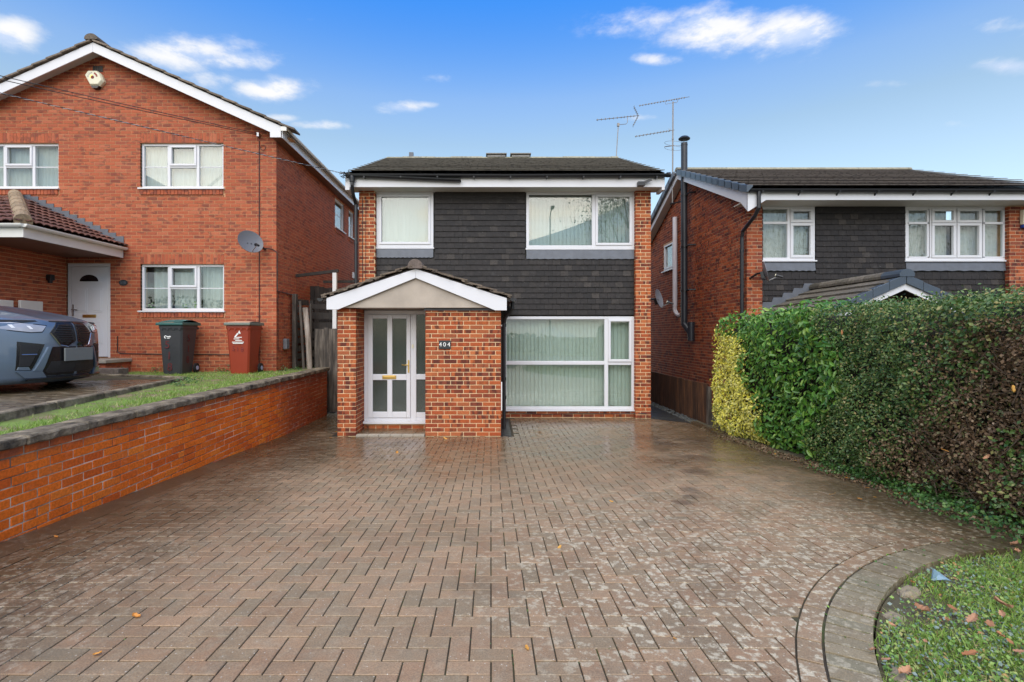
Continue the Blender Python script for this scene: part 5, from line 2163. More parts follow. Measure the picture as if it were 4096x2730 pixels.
# porch of the right-hand house
PY, PAX, PAZ, PS = 8.48, 6.95, 2.775, .455
mb = MB()
mb.prism([(5.75, PAZ - .06 - PS * 1.2), (PAX, PAZ - .06), (8.15, PAZ - .06 - PS * 1.2), (8.15, PAZ - .24 - PS * 1.2), (PAX, PAZ - .24), (5.75, PAZ - .24 - PS * 1.2)], PY, PY + .025)
mb.build('porch_bargeboard', MAT['upvc'], rh, bevel=.004)
mb = MB()
mb.prism([(5.6, 1.80), (8.3, 1.80), (PAX, PAZ - .2)], PY + .5, PY + .55)
mb.build('porch_gable', MAT['fascia_brown'], rh)
mb = MB()
for x in (5.6, 8.0):
    mb.box(x, x + .33, PY + .1, PY + .43, -.2, 2.0)
mb.build('porch_pier', MAT['brick_right'], rh)
for sg_ in (-1, 1):
    ex = PAX + sg_ * 1.68
    upv = Vector((-sg_ * 1.68, 0, PS * 1.68))
    wdp = YRF - PY - .02
    O = (ex, YRF - .03, PAZ - PS * 1.68 - .03) if sg_ < 0 else (ex, PY, PAZ - PS * 1.68 - .03)
    tiled_slope(O, (0, -1 if sg_ < 0 else 1, 0), upv, wdp, upv.length, .32, .30, .035, MAT['porch_tile_r'], rh, 'porch_tile', 300, lift=.04, jx=.006, jit=.008)
    mb = MB()
    A = Vector((ex, PY + .03, PAZ - PS * 1.68 - .05))
    B = A + upv
    D = Vector((0, wdp - .05, 0))
    mb.add([A, B, B + D, A + D, A - Vector((0, 0, .05)), B - Vector((0, 0, .05)), B + D - Vector((0, 0, .05)), A + D - Vector((0, 0, .05))], [(0, 1, 2, 3), (4, 7, 6, 5), (0, 4, 5, 1), (3, 2, 6, 7), (0, 3, 7, 4)])
    mb.build('porch_deck', MAT['wood_dark'], rh)
    for k in range(6):
        t0, t1 = k / 6, (k + 1) / 6 - .004
        mb = MB()
        z0, z1 = PAZ - PS * 1.68 * (1 - t0) + .03, PAZ - PS * 1.68 * (1 - t1) + .015
        x0, x1 = ex - sg_ * 1.68 * t0, ex - sg_ * 1.68 * t1
        mb.prism([(x0, z0), (x1, z1), (x1, z1 - .15), (x0, z0 - .16)], PY - .04, PY - .025 + .008 * (k % 2))
        mb.prism([(x0, z0), (x1, z1), (x1, z1 - .02), (x0, z0 - .02)], PY - .024, PY + .10)
        mb.build('porch_verge_cap', MAT['dryverge'], rh, bevel=.006)
for k in range(6):
    y0 = PY - .05 + k * .42
    mb = MB()
    prof_ = [(math.cos(t) * .13, math.sin(t) * .10) for t in np.linspace(-.3, math.pi + .3, 9)]
    mb.prism([(PAX + p, PAZ + .01 + q) for p, q in prof_], y0, min(y0 + .415, YRF - .02))
    mb.build('porch_ridge_tile', MAT['dryverge'] if k == 0 else MAT['porch_tile_r'], rh)
for k in range(7):
    t = k / 7
    x0, x1 = PAX - 1.62 + 1.55 * t, PAX - 1.62 + 1.55 * (t + 1 / 7)
    z = PAZ - PS * (PAX - x1) + .02
    zl = PAZ - PS * (PAX - x0) - .0
    mb = MB()
    mb.prism([(x0 - .02, zl), (x1, z - .02), (x1 + .05, z + .12), (x0 + .07, z + .12)], YRF - .042 - .001 * (k % 2), YRF - .030)
    mb.build('step_flashing', MAT['lead'], rh)

# flue, soil pipe
fl = MB()
FX, FY = 5.28, 13.8
fl.tube([(FX, FY, 2.13), (FX, FY, 7.02)], .085, 18)
for z in (2.35, 3.2, 4.35, 5.4, 6.0, 6.95):
    fl.lathe([(.090, 0), (.090, .03)], (FX, FY, z), (0, 0, 1), 18)
fl.tube([(FX, FY, 2.15), (FX, FY, 2.08), (5.36, 13.58, 1.84), (5.37, 13.55, 1.76)], .085, 18)
fl.tube([(5.37, 13.55, 2.12), (5.37, 13.55, 1.62)], .088, 18)
flue = fl.build('flue', MAT['flue'], rh, smooth=False)
mb = MB()
mb.lathe([(.02, -.01), (.15, .0), (.155, .02), (.10, .07), (.02, .085)], (FX + .0, FY, 7.12), (.05, 0, 1), 20)
mb.build('rain_cap', MAT['flue'], flue, smooth=False)
mb = MB()
for a_ in (0, 2.1, 4.2):
    mb.tube([(FX + .075 * math.cos(a_), FY + .075 * math.sin(a_), 6.95), (FX + .075 * math.cos(a_), FY + .075 * math.sin(a_), 7.13)], .006, 5)
mb.build('cap_strut', MAT['flue'], flue)
for z in (2.95, 4.15, 5.55):
    mb = MB()
    mb.lathe([(.094, 0), (.094, .05)], (FX, FY, z), (0, 0, 1), 18)
    mb.tube([(FX + .02, FY - .09, z + .025), (FX + .02, FY - .30, z + .035), (RX0, FY - .33, z + .035)], .024, 8)
    mb.build('flue_bracket', MAT['black'], flue)
mb = MB()
mb.tube([(5.385, 14.78, 5.22), (5.385, 14.78, 2.62)], .066, 14)
mb.tube([(5.385, 14.78, 2.72), (5.385, 14.78, 2.50), (5.41, 14.70, 2.38), (5.46, 14.62, 2.34)], .058, 12)
for z in (4.75, 3.75, 2.72):
    mb.lathe([(.064, 0), (.064, .05)], (5.385, 14.78, z), (0, 0, 1), 14)
mb.build('soil_pipe', MAT['pipe_grey'], rh, smooth=False)
mb = MB()
mb.box(11.27, 11.53, YR - .09, YR - .003, 4.12, 4.43)
ra = thing('alarm_box', 'cream rectangular alarm box with blue base on the pillar at the far right', 'alarm box', (11.40, YR, 4.12))
mb.build('cover', MAT['cream'], ra, bevel=.012)
mb = MB()
mb.box(11.28, 11.52, YR - .08, YR - .003, 4.05, 4.118)
mb.build('strobe', plain('blue_lens', (.02, .06, .30), .2), ra, bevel=.01)


# =================================================================== DISHES AND AERIALS
def dish(name, c, nrm, r, wall, label, arm_side=1):
    nrm = Vector(nrm).normalized()
    c = Vector(c)
    t = thing(name, label, 'satellite dish', wall)
    a = Vector((0, 0, 1)).cross(nrm).normalized()
    b = nrm.cross(a)
    mb_ = MB()
    rows = []
    for k in range(7):
        q = k / 6
        rows.append([c + (a * math.cos(w_) * r * 1.08 + b * math.sin(w_) * r) * q + nrm * (r * .22 * q * q) for w_ in np.linspace(0, 2 * math.pi, 29)])
    mb_.grid(rows)
    rows2 = [[p - nrm * .008 for p in row] for row in rows]
    mb_.grid(rows2)
    mb_.grid([rows[-1], rows2[-1]])
    mb_.build('reflector', MAT['dish'], t, smooth=True)
    m2 = MB()
    m2.tube([Vector(wall), Vector(wall) + (c - Vector(wall)) * .5 + Vector((0, 0, .03)), c - nrm * .03], .022, 8)
    m2.obox(c - nrm * .04 - b * .05, a, b, nrm, .05, .07, .03)
    m2.build('wall_bracket', MAT['black'], t)
    m3 = MB()
    lp = c + nrm * (r * 1.15) - b * (r * .72)
    m3.tube([c - b * r * .93 + nrm * r * .1, lp], .010, 6)
    m3.build('feed_arm', MAT['steel'], t)
    m4 = MB()
    d = (c - lp).normalized()
    m4.tube([lp - d * .07, lp + d * .02], [.022, .022], 8)
    m4.tube([lp + d * .02, lp + d * .06], [.03, .034], 10)
    m4.build('receiver', MAT['black'], t)
    m5 = MB()
    m5.lathe([(.030, 0), (.026, .012)], lp + d * .062, d, 10)
    m5.build('receiver_cap', MAT['cream'], t)
    for s_ in (-.2, .12):
        m6 = MB()
        m6.lathe([(.014, 0), (.010, .008)], c + nrm * .006 + a * s_ * r - b * .1 * r, nrm, 8)
        m6.build('bolt', MAT['bin_grey'], t)
    return t


dish('satellite_dish', (-5.02, 10.50, 3.70), (.74, -.60, .28), .245, (-4.86, YL, 3.62), 'grey satellite dish on the corner of the gable-fronted house above the red bin')
dish('satellite_dish', (3.72, 11.28, 2.58), (.80, -.56, .22), .215, (HX1, 11.42, 2.52), 'grey satellite dish on the side wall by the grey soil pipe')
dish('satellite_dish', (5.66, 10.48, 3.08), (.88, -.42, .22), .215, (5.52, YR, 2.98), 'satellite dish seen edge-on beneath the left upstairs window of the right house')


def yagi(par, p0, p1, n, el, axis, tag_first=0, thick=.009):
    p0, p1 = Vector(p0), Vector(p1)
    m1 = MB()
    m1.tube([p0, p1], thick, 6)
    m1.build('boom', MAT['aerial'], par)
    ax = Vector(axis).normalized()
    for i in range(n):
        t = (i + .3) / n
        q = MB()
        c = p0.lerp(p1, t if i < n * .55 else .55 + (t - .55) * .85)
        q.tube([c - ax * el, c + ax * el], .0055, 5)
        q.obox(c, ax, Vector((0, 0, 1)), ax.cross(Vector((0, 0, 1))), .014, .016, .012)
        q.build('element', MAT['aerial'], par)


ae = thing('tv_aerial', 'small yagi television aerial with forked reflector on a leaning mast above the middle roof', 'aerial', at(2465, 640, 14.3))
YA = 14.3
mb = MB()
mb.tube([at(2464, 645, YA), at(2473, 505, YA)], .012, 6)
mb.tube([at(2473, 500, YA), at(2505, 497, YA), at(2510, 490, YA), at(2510, 470, YA)], .008, 6)
mb.build('mast', MAT['aerial'], ae)
mb = MB()
c = at(2473, 500, YA)
mb.box(c.x - .03, c.x + .03, c.y - .03, c.y + .03, c.z - .045, c.z + .04)
mb.build('mast_clamp', MAT['aerial'], ae)
yagi(ae, at(2385, 481, YA - .3), at(2556, 463, YA + .3), 11, .10, (.25, 1, .12))
mb = MB()
pe = at(2553, 464, YA + .3)
mb.tube([pe, at(2535, 427, YA + .3)], .009, 5)
mb.tube([pe, at(2531, 506, YA + .3)], .009, 5)
for k in range(5):
    for tgt in ((2535, 427), (2531, 506)):
        q = pe.lerp(at(*tgt, YA + .3), (k + .6) / 5)
        mb.tube([q - Vector((.03, .12, 0)), q + Vector((.03, .12, 0))], .006, 4)
mb.build('reflector', MAT['aerial'], ae)

ae = thing('tv_aerial', 'tall mast with two long yagi aerials and a looped radio aerial on the right gable', 'aerial', at(2690, 815, 14.6))
YA = 14.6
mb = MB()
mb.tube([at(2690, 812, YA), at(2692, 408, YA)], .020, 8)
for v in (560, 600, 700, 745):
    c = at(2691, v, YA)
    mb.lathe([(.027, 0), (.027, .04)], c, (0, 0, 1), 8)
mb.build('mast', MAT['aerial'], ae)
yagi(ae, at(2556, 424, YA), at(2758, 388, YA), 17, .05, (.1, 1, 0), thick=.007)
mb = MB()
mb.tube([at(2692, 411, YA), at(2706, 412, YA), at(2711, 405, YA), at(2712, 397, YA)], .007, 5)
mb.tube([at(2662, 418, YA), at(2692, 412, YA)], .005, 5)
mb.tube([at(2662, 418, YA), at(2662, 405, YA)], .005, 5)
mb.build('cradle', MAT['aerial'], ae)
yagi(ae, at(2540, 547, YA - .2), at(2697, 521, YA), 11, .08, (.12, 1, .0))
mb = MB()
q = at(2680, 522, YA)
for d in ((-.10, 0, .10), (-.10, 0, -.10), (.02, 0, .1), (.02, .0, -.02)):
    mb.tube([q, q + Vector(d) * .5], .005, 4)
mb.build('reflector', MAT['aerial'], ae)
mb = MB()
for dz_ in (-.07, .07):
    c = at(2694, 584, YA) + Vector((.0, 0, dz_))
    mb.tube([c + Vector((math.cos(t) * .245, math.sin(t) * .245, .05 * math.cos(t - 2.4))) for t in np.linspace(0, 2 * math.pi, 28)], .0045, 5)
mb.tube([at(2658, 588, YA), at(2697, 583, YA)], .012, 6)
mb.build('loop', MAT['aerial'], ae)
mb = MB()
mb.tube([at(2680, 817, YA), (RX0, YA - .35, at(2680, 817, YA).z)], .02, 6)
mb.tube([at(2689, 745, YA), (5.25, YA - .1, at(2689, 745, YA).z)], .014, 6)
mb.build('wall_bracket', MAT['black'], ae)

# overhead lines
mb = MB()
E = Vector((-5.0, 10.78, 6.05))
S = at(0, 301, 8.0)
S = E + (S - E) * 2.1
for o2 in (0, .03):
    mb.tube([E.lerp(S, t) + Vector((0, 0, -.07 * math.sin(math.pi * t) + o2 * (1 + 2 * t))) for t in np.linspace(0, 1, 24)], .007, 5)
single(mb, 'overhead_cable', MAT['black'], 'thin black pair of overhead wires ending at the gable house corner bracket', 'cable', E)
E = Vector((-2.95, 10.40, 5.08))
S = at(0, 367, 7.0)
S = E + (S - E) * 1.8
tc_ = thing('overhead_cable', 'twisted black and white overhead cable strung to the left eave of the middle house', 'cable', E)
for (nm, m_, ph) in (('black_strand', 'black', 0), ('white_strand', 'dish_light', math.pi)):
    mb = MB()
    pts = []
    for i in range(420):
        t = i / 419
        p = E.lerp(S, t) + Vector((0, 0, -.02 * math.sin(math.pi * t)))
        w_ = t * 420 + ph
        pts.append(p + Vector((0, math.cos(w_), math.sin(w_))) * .006)
    mb.tube(pts, .0058 if nm[0] == 'b' else .0042, 4)
    mb.build(nm, MAT[m_], tc_)


# =================================================================== BINS
def bin_thing(name, label, x0, y0, z0, bodym, lidm, rimm, flat):
    t = thing(name, label, 'wheelie bin', (x0, y0, z0))
    W_, D_, H_ = .235, .53, .985
    mb_ = MB()
    rows = []
    for (q, wd, f, bk) in ((0, .185, .05, .43), (.05, .19, .045, .44), (.90, .232, .0, .53), (.95, .245, -.012, .545), (1.0, .245, -.012, .545)):
        z = z0 + H_ * q
        c = .03
        pts = [(-wd + c, f), (wd - c, f), (wd, f + c), (wd, bk - c), (wd - c, bk), (-wd + c, bk), (-wd, bk - c), (-wd, f + c), (-wd + c, f)]
        rows.append([(x0 + a, y0 + b_, z) for a, b_ in pts])
    mb_.grid(rows)
    mb_.add([rows[0][i] for i in range(8)], [tuple(range(8))])
    body_ = mb_.build('body', bodym, t)
    mb_ = MB()
    zl = z0 + H_
    e = .27 if not flat else .262
    mb_.prism([(-.055, zl), (.60, zl), (.60, zl + .045), (.58, zl + .065), (-.04, zl + .055), (-.055, zl + .035)], x0 - e, x0 + e, axis='x')
    mb_.v = [(a, b_ + y0, c) for a, b_, c in mb_.v]
    lid = mb_.build('lid', rimm, t, bevel=.010)
    mb_ = MB()
    hp = [.0, .035, .055, .06, .055, .03, -.01] if not flat else [.0, .022, .03, .03, .028, .016, .0]
    mb_.grid([[(x0 - e * .88 + e * 1.76 * i / 8, y0 - .01 + .57 * j / 6, zl + .058 + hp[j] * (1 - .35 * abs(i / 4 - 1) ** 3) + (.0 if flat else .012 * (i / 8))) for i in range(9)] for j in range(7)])
    mb_.grid([[(x0 - e * .88 + e * 1.76 * i / 8, y0 - .01 + .57 * j / 6, zl + .05) for i in range(9)] for j in (0, 6)])
    mb_.grid([[(x0 - e * .88 + e * 1.76 * i / 8, y0 - .01, zl + .05), ] + [(x0 - e * .88 + e * 1.76 * i / 8, y0 - .01, zl + .058)] for i in range(9)])
    mb_.build('lid_top', lidm, lid, smooth=True)
    mb_ = MB()
    mb_.tube([(x0 - .22, y0 + .60, z0 + .93), (x0 + .22, y0 + .60, z0 + .93)], .016, 8)
    for s_ in (-.2, .2):
        mb_.beam((x0 + s_, y0 + .52, z0 + .93), (x0 + s_, y0 + .61, z0 + .93), .02, .05)
    mb_.build('handle', bodym, t)
    for s_ in (-1, 1):
        mb_ = MB()
        cx = x0 + s_ * .225
        mb_.lathe([(.08, -.024), (.10, -.018), (.10, .018), (.08, .024)], (cx, y0 + .50, z0 + .10), (1, 0, 0), 22)
        wh = mb_.build('wheel', MAT['rubber'], t)
        mb_ = MB()
        mb_.lathe([(.045, -.03), (.045, .03)], (cx, y0 + .50, z0 + .10), (1, 0, 0), 14)
        mb_.build('hub', MAT['hub'], wh)
    mb_ = MB()
    for i in range(4):
        mb_.prism([(x0 - .2 + i * .12, zl - .06), (x0 - .15 + i * .12, zl - .06), (x0 - .175 + i * .12, zl - .11)], y0 - .0135, y0 + .01)
    mb_.build('rim_rib', bodym, body_)
    return t, body_


b1, bb = bin_thing('wheelie_bin', 'charcoal wheelie bin with dark green lid and 518 painted in red', -6.43, 10.13, .985, MAT['bin_grey'], MAT['green_plastic'], MAT['green_plastic'], False)
LEAN = (R(90 - 3), 0, 0)
for ch_, x, z in (('5', -6.50, .59), ('1', -6.47, .37), ('8', -6.465, .14)):
    text('painted_digit', ch_, .22, MAT['red_pen2'], bb, (x, 10.13 + .05 - .05 * (z / .9) - .010, .985 + z), LEAN)
for ch_, y, z in (('5', 10.36, .72), ('1', 10.36, .50), ('8', 10.36, .28)):
    text('painted_digit', ch_, .20, MAT['red_pen2'], bb, (-6.43 + .190 + .047 * (z / .9) + .006, y, .985 + z), (R(90), R(3), R(90)))


def swoosh(par, cx, y, cz, s, bars):
    m1 = MB()
    ts = np.linspace(1.2, 4.6, 12)
    out = [(cx - .25 * s + math.cos(t) * .25 * s, cz + math.sin(t) * .22 * s) for t in ts]
    inn = [(cx - .22 * s + math.cos(t) * .15 * s, cz + math.sin(t) * .13 * s) for t in ts[::-1]]
    m1.prism(out + inn, y - .003, y)
    m1.prism([(cx - .2 * s, cz + .12 * s), (cx + .30 * s, cz + .10 * s), (cx + .30 * s, cz + .20 * s), (cx + .5 * s, cz + .02 * s), (cx + .25 * s, cz - .06 * s), (cx - .1 * s, cz - .03 * s)], y - .003, y)
    for (a, b_, c_) in bars:
        m1.prism([(cx + a * s, cz + c_ * s), (cx + b_ * s, cz + c_ * s), (cx + b_ * s, cz + (c_ + .07) * s), (cx + a * s, cz + (c_ + .07) * s)], y - .003, y)
    m1.build('council_logo', MAT['white_paint'], par)


swoosh(bb, -6.49, 10.135, .985 + .75, .14, [(-.1, .3, -.22)])
b2, bb = bin_thing('wheelie_bin', 'red-brown wheelie bin with faded tan lid near the house corner', -5.075, 10.13, .985, MAT['bin_red'], MAT['bin_lid_tan'], MAT['lid_rim'], True)
m1 = MB()
yy_ = 10.132
m1.prism([(-5.08, 1.80), (-5.02, 1.80), (-5.05, 1.87)], yy_ - .006, yy_)
m1.prism([(-5.15, 1.735), (-5.12, 1.735), (-5.05, 1.815), (-5.09, 1.815)], yy_ - .006, yy_)
for (a, b_, z) in ((-5.15, -5.0, 1.722), (-5.16, -5.05, 1.69), (-5.13, -4.995, 1.66), (-5.195, -4.96, 1.625), (-5.18, -4.975, 1.60)):
    m1.prism([(a, z), (b_, z), (b_, z + .014), (a, z + .014)], yy_ - .002, yy_ + .006)
m1.build('council_logo', MAT['white_paint'], bb)
for ch_, x, z in (('5', -5.17, 1.50), ('1', -5.09, 1.49), ('8', -5.0, 1.48)):
    text('painted_digit', ch_, .13, MAT['red_pen'], bb, (x, 10.13 + .05 - .05 * ((z - .985) / .9) - .006, z), LEAN)

# =================================================================== CAR
CXW, CYW, CZW = -6.00, 7.30, .995
car = thing('parked_car', 'blue-grey car with black twin grille parked nose towards the drive wall', 'car', (CXW, CYW, CZW))
HWD = .93


def smooth_profile(pts, k=4):
    out = []
    for i in range(len(pts) - 1):
        p = [pts[max(0, i - 1)], pts[i], pts[i + 1], pts[min(len(pts) - 1, i + 2)]]
        for j in range(k):
            t = j / k
            out.append(tuple(.5 * (2 * p[1][c] + (p[2][c] - p[0][c]) * t + (2 * p[0][c] - 5 * p[1][c] + 4 * p[2][c] - p[3][c]) * t * t + (3 * p[1][c] - p[0][c] - 3 * p[2][c] + p[3][c]) * t ** 3) for c in (0, 1)))
    return out + [pts[-1]]


PROF = [(-.75, .11), (-.10, .13), (-.03, .19), (.0, .36), (.0, .58), (-.015, .78), (-.045, .90), (-.085, .965), (-.16, 1.0), (-.40, 1.06), (-.80, 1.13), (-1.3, 1.20), (-1.62, 1.24),
        (-2.0, 1.42), (-2.45, 1.58), (-3.0, 1.63), (-3.7, 1.57), (-4.25, 1.35), (-4.5, 1.15), (-4.68, 1.02), (-4.70, .62), (-4.68, .40), (-4.55, .22)]
NOSE = smooth_profile(PROF[2:10])
PROF = PROF[:2] + smooth_profile(PROF[2:17]) + PROF[17:]


def o_curve(y):
    a = abs(y) / HWD
    return -.46 * y * y + (.015 * math.exp(-(y / .05) ** 2))


def xfront(y, z):
    for (a, b) in zip(NOSE[:-1], NOSE[1:]):
        if a[1] <= z <= b[1]:
            t = (z - a[1]) / (b[1] - a[1])
            return a[0] + (b[0] - a[0]) * t + o_curve(y)
    return PROF[2][0] + o_curve(y)


rows = []
ny = 44
for i in range(ny + 1):
    y = -HWD + 2 * HWD * i / ny
    a = abs(y) / HWD
    row = []
    for (x, z) in PROF:
        fade = max(0, 1 + x / 1.2) if x > -1.2 else 0
        xx = x + o_curve(y) * (fade if x > -1.2 else 0)
        zz = z
        if z > .95:
            k = min(1, max(0, (a - .55) / .45))
            k = k * k * (3 - 2 * k)
            if x < -1.62 and x > -4.6:
                zz = z + (1.02 - z) * k
            else:
                zz = z - .085 * a ** 4 + .014 * math.exp(-((a - .42) / .1) ** 2)
        row.append((CXW + xx, CYW + y, CZW + zz))
    rows.append(row)
mb = MB()
mb.grid(rows)
for i in (0, ny):
    b = len(mb.v)
    mb.v.extend(rows[i])
    n = len(rows[i])
    mb.f.append(tuple(b + k for k in range(n)))
mb.build('body', MAT['car_paint'], car, smooth=False, bevel=.0)
cb = car.children[-1]
for p in cb.data.polygons:
    p.use_smooth = len(p.vertices) == 4


def patch(name, poly, off, mat, par, cuts=5, mirror=False, depth=0.0):
    """an outline (y, z) laid on the curved nose"""
    for sgm in ((1, -1) if mirror else (1,)):
        bm = bmesh.new()
        vs2 = [bm.verts.new((0, y * sgm, z)) for y, z in poly]
        f_ = bm.faces.new(vs2)
        bmesh.ops.triangulate(bm, faces=[f_])
        bmesh.ops.subdivide_edges(bm, edges=bm.edges[:], cuts=cuts, use_grid_fill=True)
        bmesh.ops.triangulate(bm, faces=bm.faces[:])
        ex = bmesh.ops.extrude_face_region(bm, geom=bm.faces[:])
        new = {e for e in ex['geom'] if isinstance(e, bmesh.types.BMVert)}
        for v in bm.verts:
            o3 = off if v in new else -.02 + depth
            v.co = (CXW + xfront(v.co.y, v.co.z) + o3, CYW + v.co.y, CZW + v.co.z)
        bmesh.ops.recalc_face_normals(bm, faces=bm.faces[:])
        me = bpy.data.meshes.new(name)
        bm.to_mesh(me)
        bm.free()
        r_ = put(name, me, MAT[mat], par)
    return r_


for sgm in (1, -1):
    s1 = lambda P: [(-a_ * sgm, b_) for a_, b_ in P]
    kid = s1([(.018, .975), (.23, .955), (.35, .81), (.245, .645), (.13, .625), (.018, .70)])
    kd = patch('kidney_grille', kid, .012, 'car_black', car)
    kin = s1([(.05, .945), (.215, .928), (.315, .81), (.23, .675), (.14, .655), (.05, .725)])
    patch('grille_mesh', kin, .016, 'car_mesh', kd)
    for k in range(8):
        z = .68 + k * .033
        y0 = .05
        y1 = .215 + (.1 * (1 - abs(z - .81) / .14)) - .01
        m1 = MB()
        m1.tube([(CXW + xfront(y, z) + .020, CYW - y * sgm, CZW + z + .02 * (y - y0)) for y in np.linspace(y0, y1, 6)], .006, 5)
        m1.build('grille_bar', MAT['car_black'], kd)
    m1 = MB()
    m1.tube([(CXW + xfront(y, z) + .014, CYW - y * sgm, CZW + z) for y, z in ((.35, .81), (.30, .73), (.245, .64), (.13, .618))], .008, 6)
    m1.build('grille_trim', MAT['chrome'], kd)
    hd = patch('headlight', s1([(.36, .915), (.43, .815), (.55, .808), (.70, .83), (.90, .87), (.90, .955), (.7, .965)]), .006, 'car_black', car)
    patch('lens', s1([(.375, .905), (.435, .828), (.55, .82), (.70, .842), (.89, .88), (.89, .945), (.7, .953)]), .010, 'lamp_glass', hd)
    patch('light_guide', s1([(.52, .862), (.55, .862), (.575, .905), (.545, .905)]), .013, 'led', hd)
    patch('light_guide', s1([(.68, .875), (.71, .875), (.735, .92), (.70, .92)]), .013, 'led', hd)
    ik = patch('side_intake', s1([(.42, .655), (.68, .695), (.695, .315), (.555, .305)]), .006, 'car_black', car)
    patch('intake_slot', s1([(.47, .625), (.655, .655), (.67, .37), (.575, .365)]), .010, 'car_mesh', ik)
    m1 = MB()
    m1.tube([(CXW + xfront(y, .52) + .016, CYW - y * sgm, CZW + .52) for y in np.linspace(.51, .65, 6)], .007, 5)
    m1.build('intake_blade', MAT['chrome'], ik)
    patch('intake_floor', s1([(.565, .312), (.685, .32), (.675, .36), (.585, .355)]), .014, 'car_paint', ik)
    patch('bumper_flare', s1([(.36, .62), (.395, .615), (.54, .30), (.455, .295), (.40, .48)]), .028, 'car_paint', car)
    patch('bumper_corner', s1([(.46, .29), (.70, .30), (.60, .19), (.40, .20)]), .034, 'car_paint', car)
lg = patch('lower_grille', [(-.33, .62), (.33, .62), (.37, .50), (.445, .30), (.42, .225), (-.42, .225), (-.445, .30), (-.37, .50)], .008, 'car_black', car, cuts=6)
patch('grille_mesh', [(-.35, .42), (.35, .42), (.41, .29), (.39, .26), (-.39, .26), (-.41, .29)], .012, 'car_mesh', lg, cuts=6)
m1 = MB()
m1.grid([[(CXW + xfront(y, .25) + dx2, CYW + y, CZW + z2) for (dx2, z2) in ((-.05, .165), (.055, .175), (.055, .195), (-.02, .225))] for y in np.linspace(-.62, .62, 25)])
m1.build('splitter', MAT['car_black'], car)
npl = MB()
npl.box(CXW + .012, CXW + .034, CYW - .22, CYW + .27, CZW + .415, CZW + .60)
npl.build('number_plate', MAT['plate'], car, bevel=.004)
m1 = MB()
m1.tube([(CXW + .015, CYW + .03, CZW + .655), (CXW + .03, CYW + .03, CZW + .65)], .03, 10)
m1.build('front_camera', MAT['car_black'], car)
m1 = MB()
m1.grid([[(CXW + x + o_curve(y) * max(0, 1 + x / 1.2) + .0, CYW + y, CZW + z + .004) for (x, z) in ((-.075, .958), (-.10, .978))] for y in np.linspace(-.90, .90, 25)])
m1.build('bonnet_gap', MAT['rubber'], car)
for sgm in (-1, 1):
    for xw in (-.95, -3.75):
        m1 = MB()
        c = (CXW + xw, CYW + sgm * .80, CZW + .355)
        m1.lathe([(.24, -.12), (.33, -.12), (.355, -.08), (.355, .08), (.33, .12), (.24, .12)], c, (0, 1, 0), 28)
        wh = m1.build('wheel', MAT['rubber'], car)
        m1 = MB()
        for k in range(5):
            t = k * 2 * math.pi / 5
            m1.beam((c[0], c[1] + sgm * .11, c[2]), (c[0] + math.cos(t) * .23, c[1] + sgm * .11, c[2] + math.sin(t) * .23), .05, .03, up=(0, 1, 0))
        m1.lathe([(.06, -.02), (.06, .02)], (c[0], c[1] + sgm * .11, c[2]), (0, 1, 0), 12)
        m1.build('rim', MAT['steel'], wh)
m1 = MB()
m1.prism([(-2.0, 1.10), (-2.35, 1.42), (-3.0, 1.50), (-3.7, 1.46), (-4.1, 1.12)], CYW - .80, CYW + .80, axis='y')
m1.v = [(a + CXW, b, c + CZW) for a, b, c in m1.v]
m1.build('side_glass', MAT['car_black'], car)
m1 = MB()
m1.box(CXW - 4.4, CXW - .45, CYW - .78, CYW + .78, CZW + .15, CZW + .22)
m1.build('underbody', MAT['rubber'], car)

# =================================================================== FENCES AND GATES
gt = thing('garden_gate', 'weathered boarded side gate between the retaining wall end and the brick porch house', 'gate', (-3.3, 11.42, 0))
x = -3.98
while x < -2.84:
    q = MB()
    tp = 1.93 + rnd.uniform(-.03, .03)
    q.box(x, x + .098, 11.40, 11.42, .04, tp)
    q.build('board', MAT['wood_grey'], gt)
    x += .104
mb = MB()
for z in (.35, 1.1, 1.65):
    mb.box(-3.97, -2.84, 11.421, 11.46, z, z + .09)
mb.build('ledge', MAT['wood_dark'], gt)
sf = thing('slatted_fence', 'dark broken horizontal slat fence behind the boarded side gate', 'fence', (-4.0, 11.95, 1.0))
for k in range(7):
    z = 1.12 + k * .22
    q = MB()
    q.beam((-4.30, 11.95 + rnd.uniform(-.01, .01), z + rnd.uniform(-.02, .02)), (-3.0, 11.95, z + rnd.uniform(-.03, .03)), .022, .15 if k < 6 else .11)
    q.build('slat', MAT['wood_dark'], sf)
for x in (-4.26, -3.1):
    q = MB()
    q.box(x - .04, x + .04, 11.97, 12.05, .9, 2.6)
    q.build('post', MAT['wood_dark'], sf)
pf = thing('fence_post', 'pale peeling round post leaning by the slatted fence at the wall end', 'post', (-4.22, 11.6, 1.0))
mb = MB()
mb.tube([(-4.16, 11.6, .95), (-4.20, 11.6, 1.7), (-4.27, 11.6, 2.40)], .062, 12)
mb.build('post', MAT['pale_post'], pf)
mb = MB()
mb.beam((-4.27, 11.53, .95), (-4.36, 11.53, 2.55), .03, .05)
mb.beam((-4.16, 11.66, 1.0), (-4.16, 11.66, 2.50), .05, .04)
mb.build('batten', MAT['wood_grey'], pf)
bf = thing('board_fence', 'tall dark vertical board fence behind the peeling post in the side passage', 'fence', (-4.2, 13, 1))
x = -4.62
while x < -3.4:
    q = MB()
    q.box(x, x + .115, 12.9, 12.92, .9, 3.02 - .10 * (x + 4.6) + rnd.uniform(-.02, .02))
    q.build('board', MAT['wood_dark'], bf)
    x += .12
lf = thing('lattice_panel', 'grey slatted panel against the side wall of the gable-fronted house', 'fence', (-4.5, 11.7, 1))
q = MB()
q.box(-4.56, -4.47, 11.58, 11.68, .95, 2.72)
q.build('post', MAT['wood_grey'], lf)
